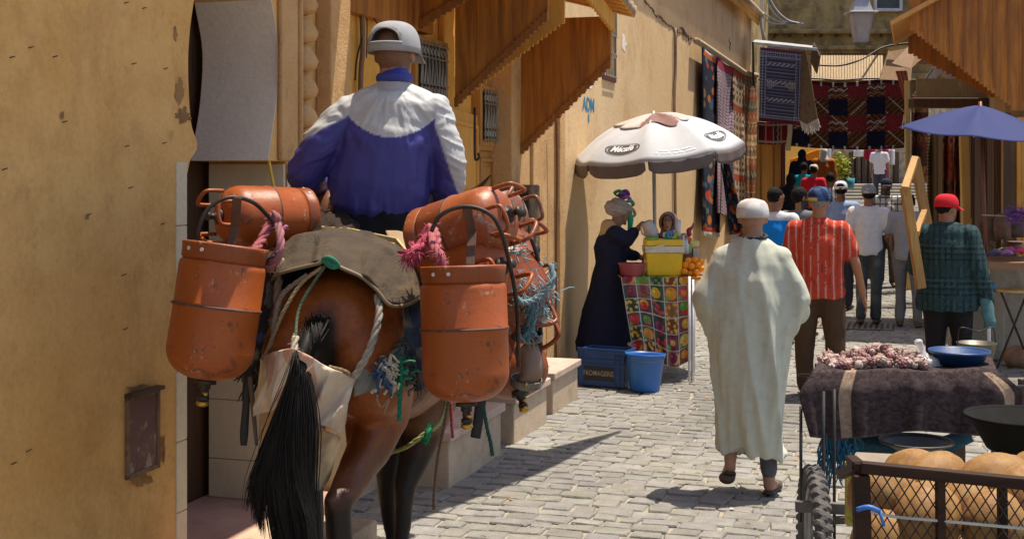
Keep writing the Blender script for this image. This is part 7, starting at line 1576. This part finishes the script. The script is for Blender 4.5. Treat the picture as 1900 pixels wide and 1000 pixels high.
# garlic heap
M_gar=vcol('garlic_skin',.6,.45,45,.4,120,.3)
protos=[]
for k_ in range(4):
    mb=MB(); 
    for s_ in range(5+k_%2): a=s_*2*math.pi/(5+k_%2); ell(mb,A(math.cos(a)*.009,math.sin(a)*.009,.012),(.009,.009,.015),n=8,m=6,col=((.40,.20,.18),(.48,.32,.28),(.30,.13,.13),(.55,.42,.36))[k_])
    tube(mb,[A(0,0,.02),A(.001,.001,.032),A(.005,.002,.042)],[.006,.003,.0015],6,col=A(.45,.33,.24)); o=build(mb,'garlic_bulb',M_gar,smooth=True); protos.append(o)
cnt=0
for i in range(230):
    a=g.random(); u=1520+a*190 ; y_=5.76+g.uniform(-.17,.15); hmax=0
    u=1526+a*176; hmax=.012+.055*math.exp(-((u-1640)/50)**2)*(1-((y_-5.76)/.22)**2); x_=P(u,0,5.76)[0]; z_=zT+g.uniform(0,hmax)
    o=protos[i%4] if i<4 else protos[i%4].copy()
    if i>=4: COL.objects.link(o)
    o.location=(x_,y_,z_+.004); o.rotation_euler=(g.uniform(-1.4,1.4),g.uniform(-1.4,1.4),g.uniform(0,6)); s_=g.uniform(.75,1.25); o.scale=(s_,s_,s_); tag(o,'pinkish garlic bulb in the heap on the towel covered cart','garlic','garlic bulbs heaped on the cart')
# plastic bag and blue basin on the cart
c=P(1716,688,5.74); mb=MB(); ell(mb,c+Zv*.02,(.075,.06,.05),n=24,m=16); tube(mb,[c+Zv*.05,c+A(-.01,0,.09),c+A(-.03,0,.13)],[.03,.012,.02],8,4); V=mb.V(); V=V+(V-c)*(fbm(V*26,3,3)*.22)[:,None]
m_,nt_,b_=newmat('thin_plastic'); b_.inputs['Base Color'].default_value=(.75,.72,.72,1); b_.inputs['Roughness'].default_value=.25; b_.inputs['Alpha'].default_value=.55
tag(build(mb,'plastic_bag',m_,org=c,smooth=True,V=V),'crumpled clear plastic bag between the garlic and the blue basin','plastic bag')
bowl(A(P(1780,0,5.74)[0],5.74,zT+.008),.10,.125,.055,flat('navy_plastic',(.008,.040,.13),.4),'basin','wide dark blue basin standing on the towel at the right','basin',rim=.008)
# net and cans under the deck
gn=random.Random(5)
nb=empty('net_bundle',A(P(1580,0,5.6)[0],5.6,.5),'torn blue net hanging under the towel beside the wheel','net')
mb=MB()
for i in range(150):
    u=1528+gn.random()*60; v0=805+gn.random()*15; L=gn.uniform(20,110)*(1-abs(u-1540)/90); p=P(u,v0,5.55+gn.gauss(0,.03)); q_=P(u+gn.gauss(0,10),v0+L,5.55+gn.gauss(0,.04)); tube(mb,[p,(p+q_)/2+A(gn.gauss(0,.015),0,0),q_],.0025,4,2)
build(mb,'strands',flat('net_blue',(.03,.16,.26),.7,0,.4),nb)
mb=MB(); tube(mb,PP([(1560,812,5.7),(1610,822,5.7),(1660,838,5.7),(1720,830,5.7),(1800,815,5.7)]),[.03,.055,.075,.055,.03],12,5,flat=.8); V=mb.V(); V=V+(fbm(V*16,2,3)*.02)[:,None]*A(1,1,1); build(mb,'folded_net',flat('net_dark',(.015,.07,.11),.8,0,.5,30),nb,smooth=True,V=V)
cc_=bowl(P(1700,845,5.55),.05,.15,.065,flat('enamel_pan',(.07,.06,.045),.5,.3,.5,12),'pan','tarnished pan hanging upside down beneath the cart','pan')
bb=P(1897,832,4.9); bowl(bb,.13,.20,.125,flat('black_rubber',(.010,.0095,.009),.85,0,.3,10,.1,.1),'black_basin','black rubber basin at the right edge between towel and melons','basin',rim=.012)
# ================= melon crate =================
mc=empty('wire_crate',A(P(1790,0,4.1)[0],4.2,.3),'brown wooden crate with wire mesh sides full of melons in the foreground','crate')
M_cw=wood('crate_wood',(.022,.010,.007),(.050,.024,.014),'x'); M_cw.node_tree.nodes['Principled BSDF'].inputs['Specular IOR Level'].default_value=.15
q0,q1=P(1597,866,4.0),P(1960,902,3.9)
mb=MB(); bar(mb,q0,q1,.035,.04,Zv); build(mb,'top_rail',M_cw,mc,bevel=.004)
mb=MB(); bar(mb,P(1597,868,4.0)-A(0,.0,.02),P(1602,1080,4.0),.05,.04,A(1,0,0)); build(mb,'corner_post',M_cw,mc,bevel=.004)
for u,v in ((1744,884),(1859,894)): mb=MB(); bar(mb,P(u,v,3.96),P(u+3,1090,3.96),.026,.03,A(1,0,0)); build(mb,'mid_post',M_cw,mc,bevel=.004)
mb=MB(); bar(mb,P(1590,864,4.02),P(1560,880,4.7),.03,.03,Zv); bar(mb,P(1597,868,4.0),P(1580,852,4.75),.03,.04,Zv); build(mb,'side_rail',M_cw,mc,bevel=.004)
mb=MB()
e0=q0-A(0,-.012,.02); e1=P(1960,1100,3.93); ex_=nrm(A(q1[0]-q0[0],q1[1]-q0[1],0)); Wd=np.linalg.norm((q1-q0)[:2]); Hh=.42; n=16; st_=.034; z0_=q0[2]-.44
for s_ in (-1,1):
    k_=-int(Hh*.62/st_)-2
    while k_*st_<Wd+Hh:
        # line x=k*st + s*(z)*.62
        pts=[]
        for zz in np.linspace(0,Hh,22):
            x_=k_*st_+(zz*.62 if s_>0 else (Hh-zz)*.62)
            if 0<=x_<=Wd: pts.append(A(q0[0],q0[1]+.0,0)+ex_*x_+Zv*(z0_+zz+(q1[2]-q0[2])*x_/Wd))
        if len(pts)>1: tube(mb,[pts[0],pts[-1]],.0022,4)
        k_+=1
build(mb,'wire_mesh',M_iron,mc)
mb=MB()
for i in range(14): 
    x_=.10+i*.045; p=A(q0[0],q0[1]+.02,0)+ex_*x_+Zv*(z0_-.02); tube(mb,[p,p+Zv*.17],.003,5)
tube(mb,[P(1600,945,3.99),P(1660,958,3.97),P(1750,966,3.95),P(1900,980,3.9)],.005,6,4); build(mb,'white_wire',flat('white_wire',(.45,.43,.38),.5),mc,smooth=True)
mb=MB(); box(mb,P(1780,1150,4.25),(.75,.5,.03)); build(mb,'floor',M_cw,mc)
M_mel=None
def melon_mat():
    m,nt,b=newmat('melon_skin'); n1=noise(nt,4,5,.6); n2=noise(nt,40,5,.7); c=ramp(nt,n1,[(.35,(.20,.075,.008)),(.6,(.27,.135,.018)),(.75,(.17,.14,.024))]); v=N_(nt,'ShaderNodeTexVoronoi'); v.feature='DISTANCE_TO_EDGE'; v.inputs['Scale'].default_value=60
    tc=N_(nt,'ShaderNodeTexCoord'); nt.links.new(tc.outputs['Object'],v.inputs['Vector']); net=ramp(nt,v.outputs['Distance'],[(.03,(1,1,1)),(.09,(0,0,0))]); c=mixc(nt,ramp(nt,n2,[(.5,(0,0,0)),(.65,(.35,)*3)]),c,(.12,.04,.01)); 
    c2=mixc(nt,.20,c,net,'ADD'); nt.links.new(mixc(nt,.5,c,c2),b.inputs['Base Color']); b.inputs['Roughness'].default_value=.6; b.inputs['Specular IOR Level'].default_value=.25; bump(nt,b,net,.15,.003); return m
M_mel=melon_mat(); mel=None
spots=[(1735,892,4.35,.128,.105,'round orange melon on top of the heap, left of the other top one'),(1850,894,4.30,.130,.110,'largest melon on top of the heap with a green tinged end'),(1720,960,4.13,.125,.125,'pale yellow green melon behind the mesh, nearest the centre post'),(1640,925,4.25,.12,.13,'deep orange melon in the upper left corner of the crate'),(1790,950,4.2,.115,.115,'orange melon behind the centre post of the crate'),(1845,975,4.08,.115,.115,'ochre melon low behind the mesh between two posts'),(1640,1010,4.15,.12,.12,'deep orange melon in the lower left corner of the crate'),(1905,930,4.2,.12,.11,'melon touching the right edge behind the mesh'),(1920,1000,4.1,.12,.11,'lowest melon at the right edge of the crate'),(1770,1040,4.1,.12,.11,'melon at the bottom centre, cut by the lower edge'),(1700,890,4.5,.13,.12,'reddish melon at the back left of the heap'),(1925,890,4.4,.12,.11,'melon at the back right of the heap')]
for i,(u,v,d_,a_,b_,lb) in enumerate(spots):
    if mel is None: 
        mb=MB(); ell(mb,A(0,0,0),(1,.92,.9),n=40,m=24); V=mb.V(); V=V*(1+.012*np.cos(np.arctan2(V[:,1],V[:,2])*10))[:,None]; mel=build(mb,'melon',M_mel,smooth=True,V=V)
        mb=MB(); tube(mb,[A(.98,0,0),A(1.06,0,.02)],[.06,.045],8); build(mb,'stem',M_woodD,mel); o=mel
    else: o=copy_tree(mel)
    o.location=tuple(P(u,v,d_)); o.scale=(a_*1.0,b_*.95,b_); o.rotation_euler=(i*1.3,i*.35-.3,(i*2.1)%6.28 if i>1 else .5+i*2.6); tag(o,lb,'melon','melons in the wire crate')
mb=MB(); tube(mb,[P(1590,945,3.96),P(1612,940,3.94),P(1632,948,3.94)],.008,6,3); tube(mb,[P(1632,948,3.94),P(1640,975,3.94)],.005,5,3); tag(build(mb,'blue_tie',flat('blue_tape',(.04,.14,.45),.5),org=P(1612,945,3.95),smooth=True),'blue plastic tie knotted to the corner post of the melon crate','tie')
mb=MB(); bar(mb,P(1590,862,4.9),P(1700,868,4.85),.24,.012,A(0,1,.15)); tag(build(mb,'cardboard',flat('grey_board',(.24,.19,.14),.9),org=P(1650,865,4.9)),'grey board lying behind the rail of the melon crate','board')
mb=MB(); box(mb,P(1577,915,5.0),(.03,.04,.24)); tag(build(mb,'printed_slip',flat('yellow_print',(.38,.34,.04),.6,0,.6,40),org=P(1577,950,5.0)),'narrow yellow green printed strip between wheel and crate','strip')
# juice cart rack seen under the cloth, small rug of fruit print to the right is part of the oilcloth
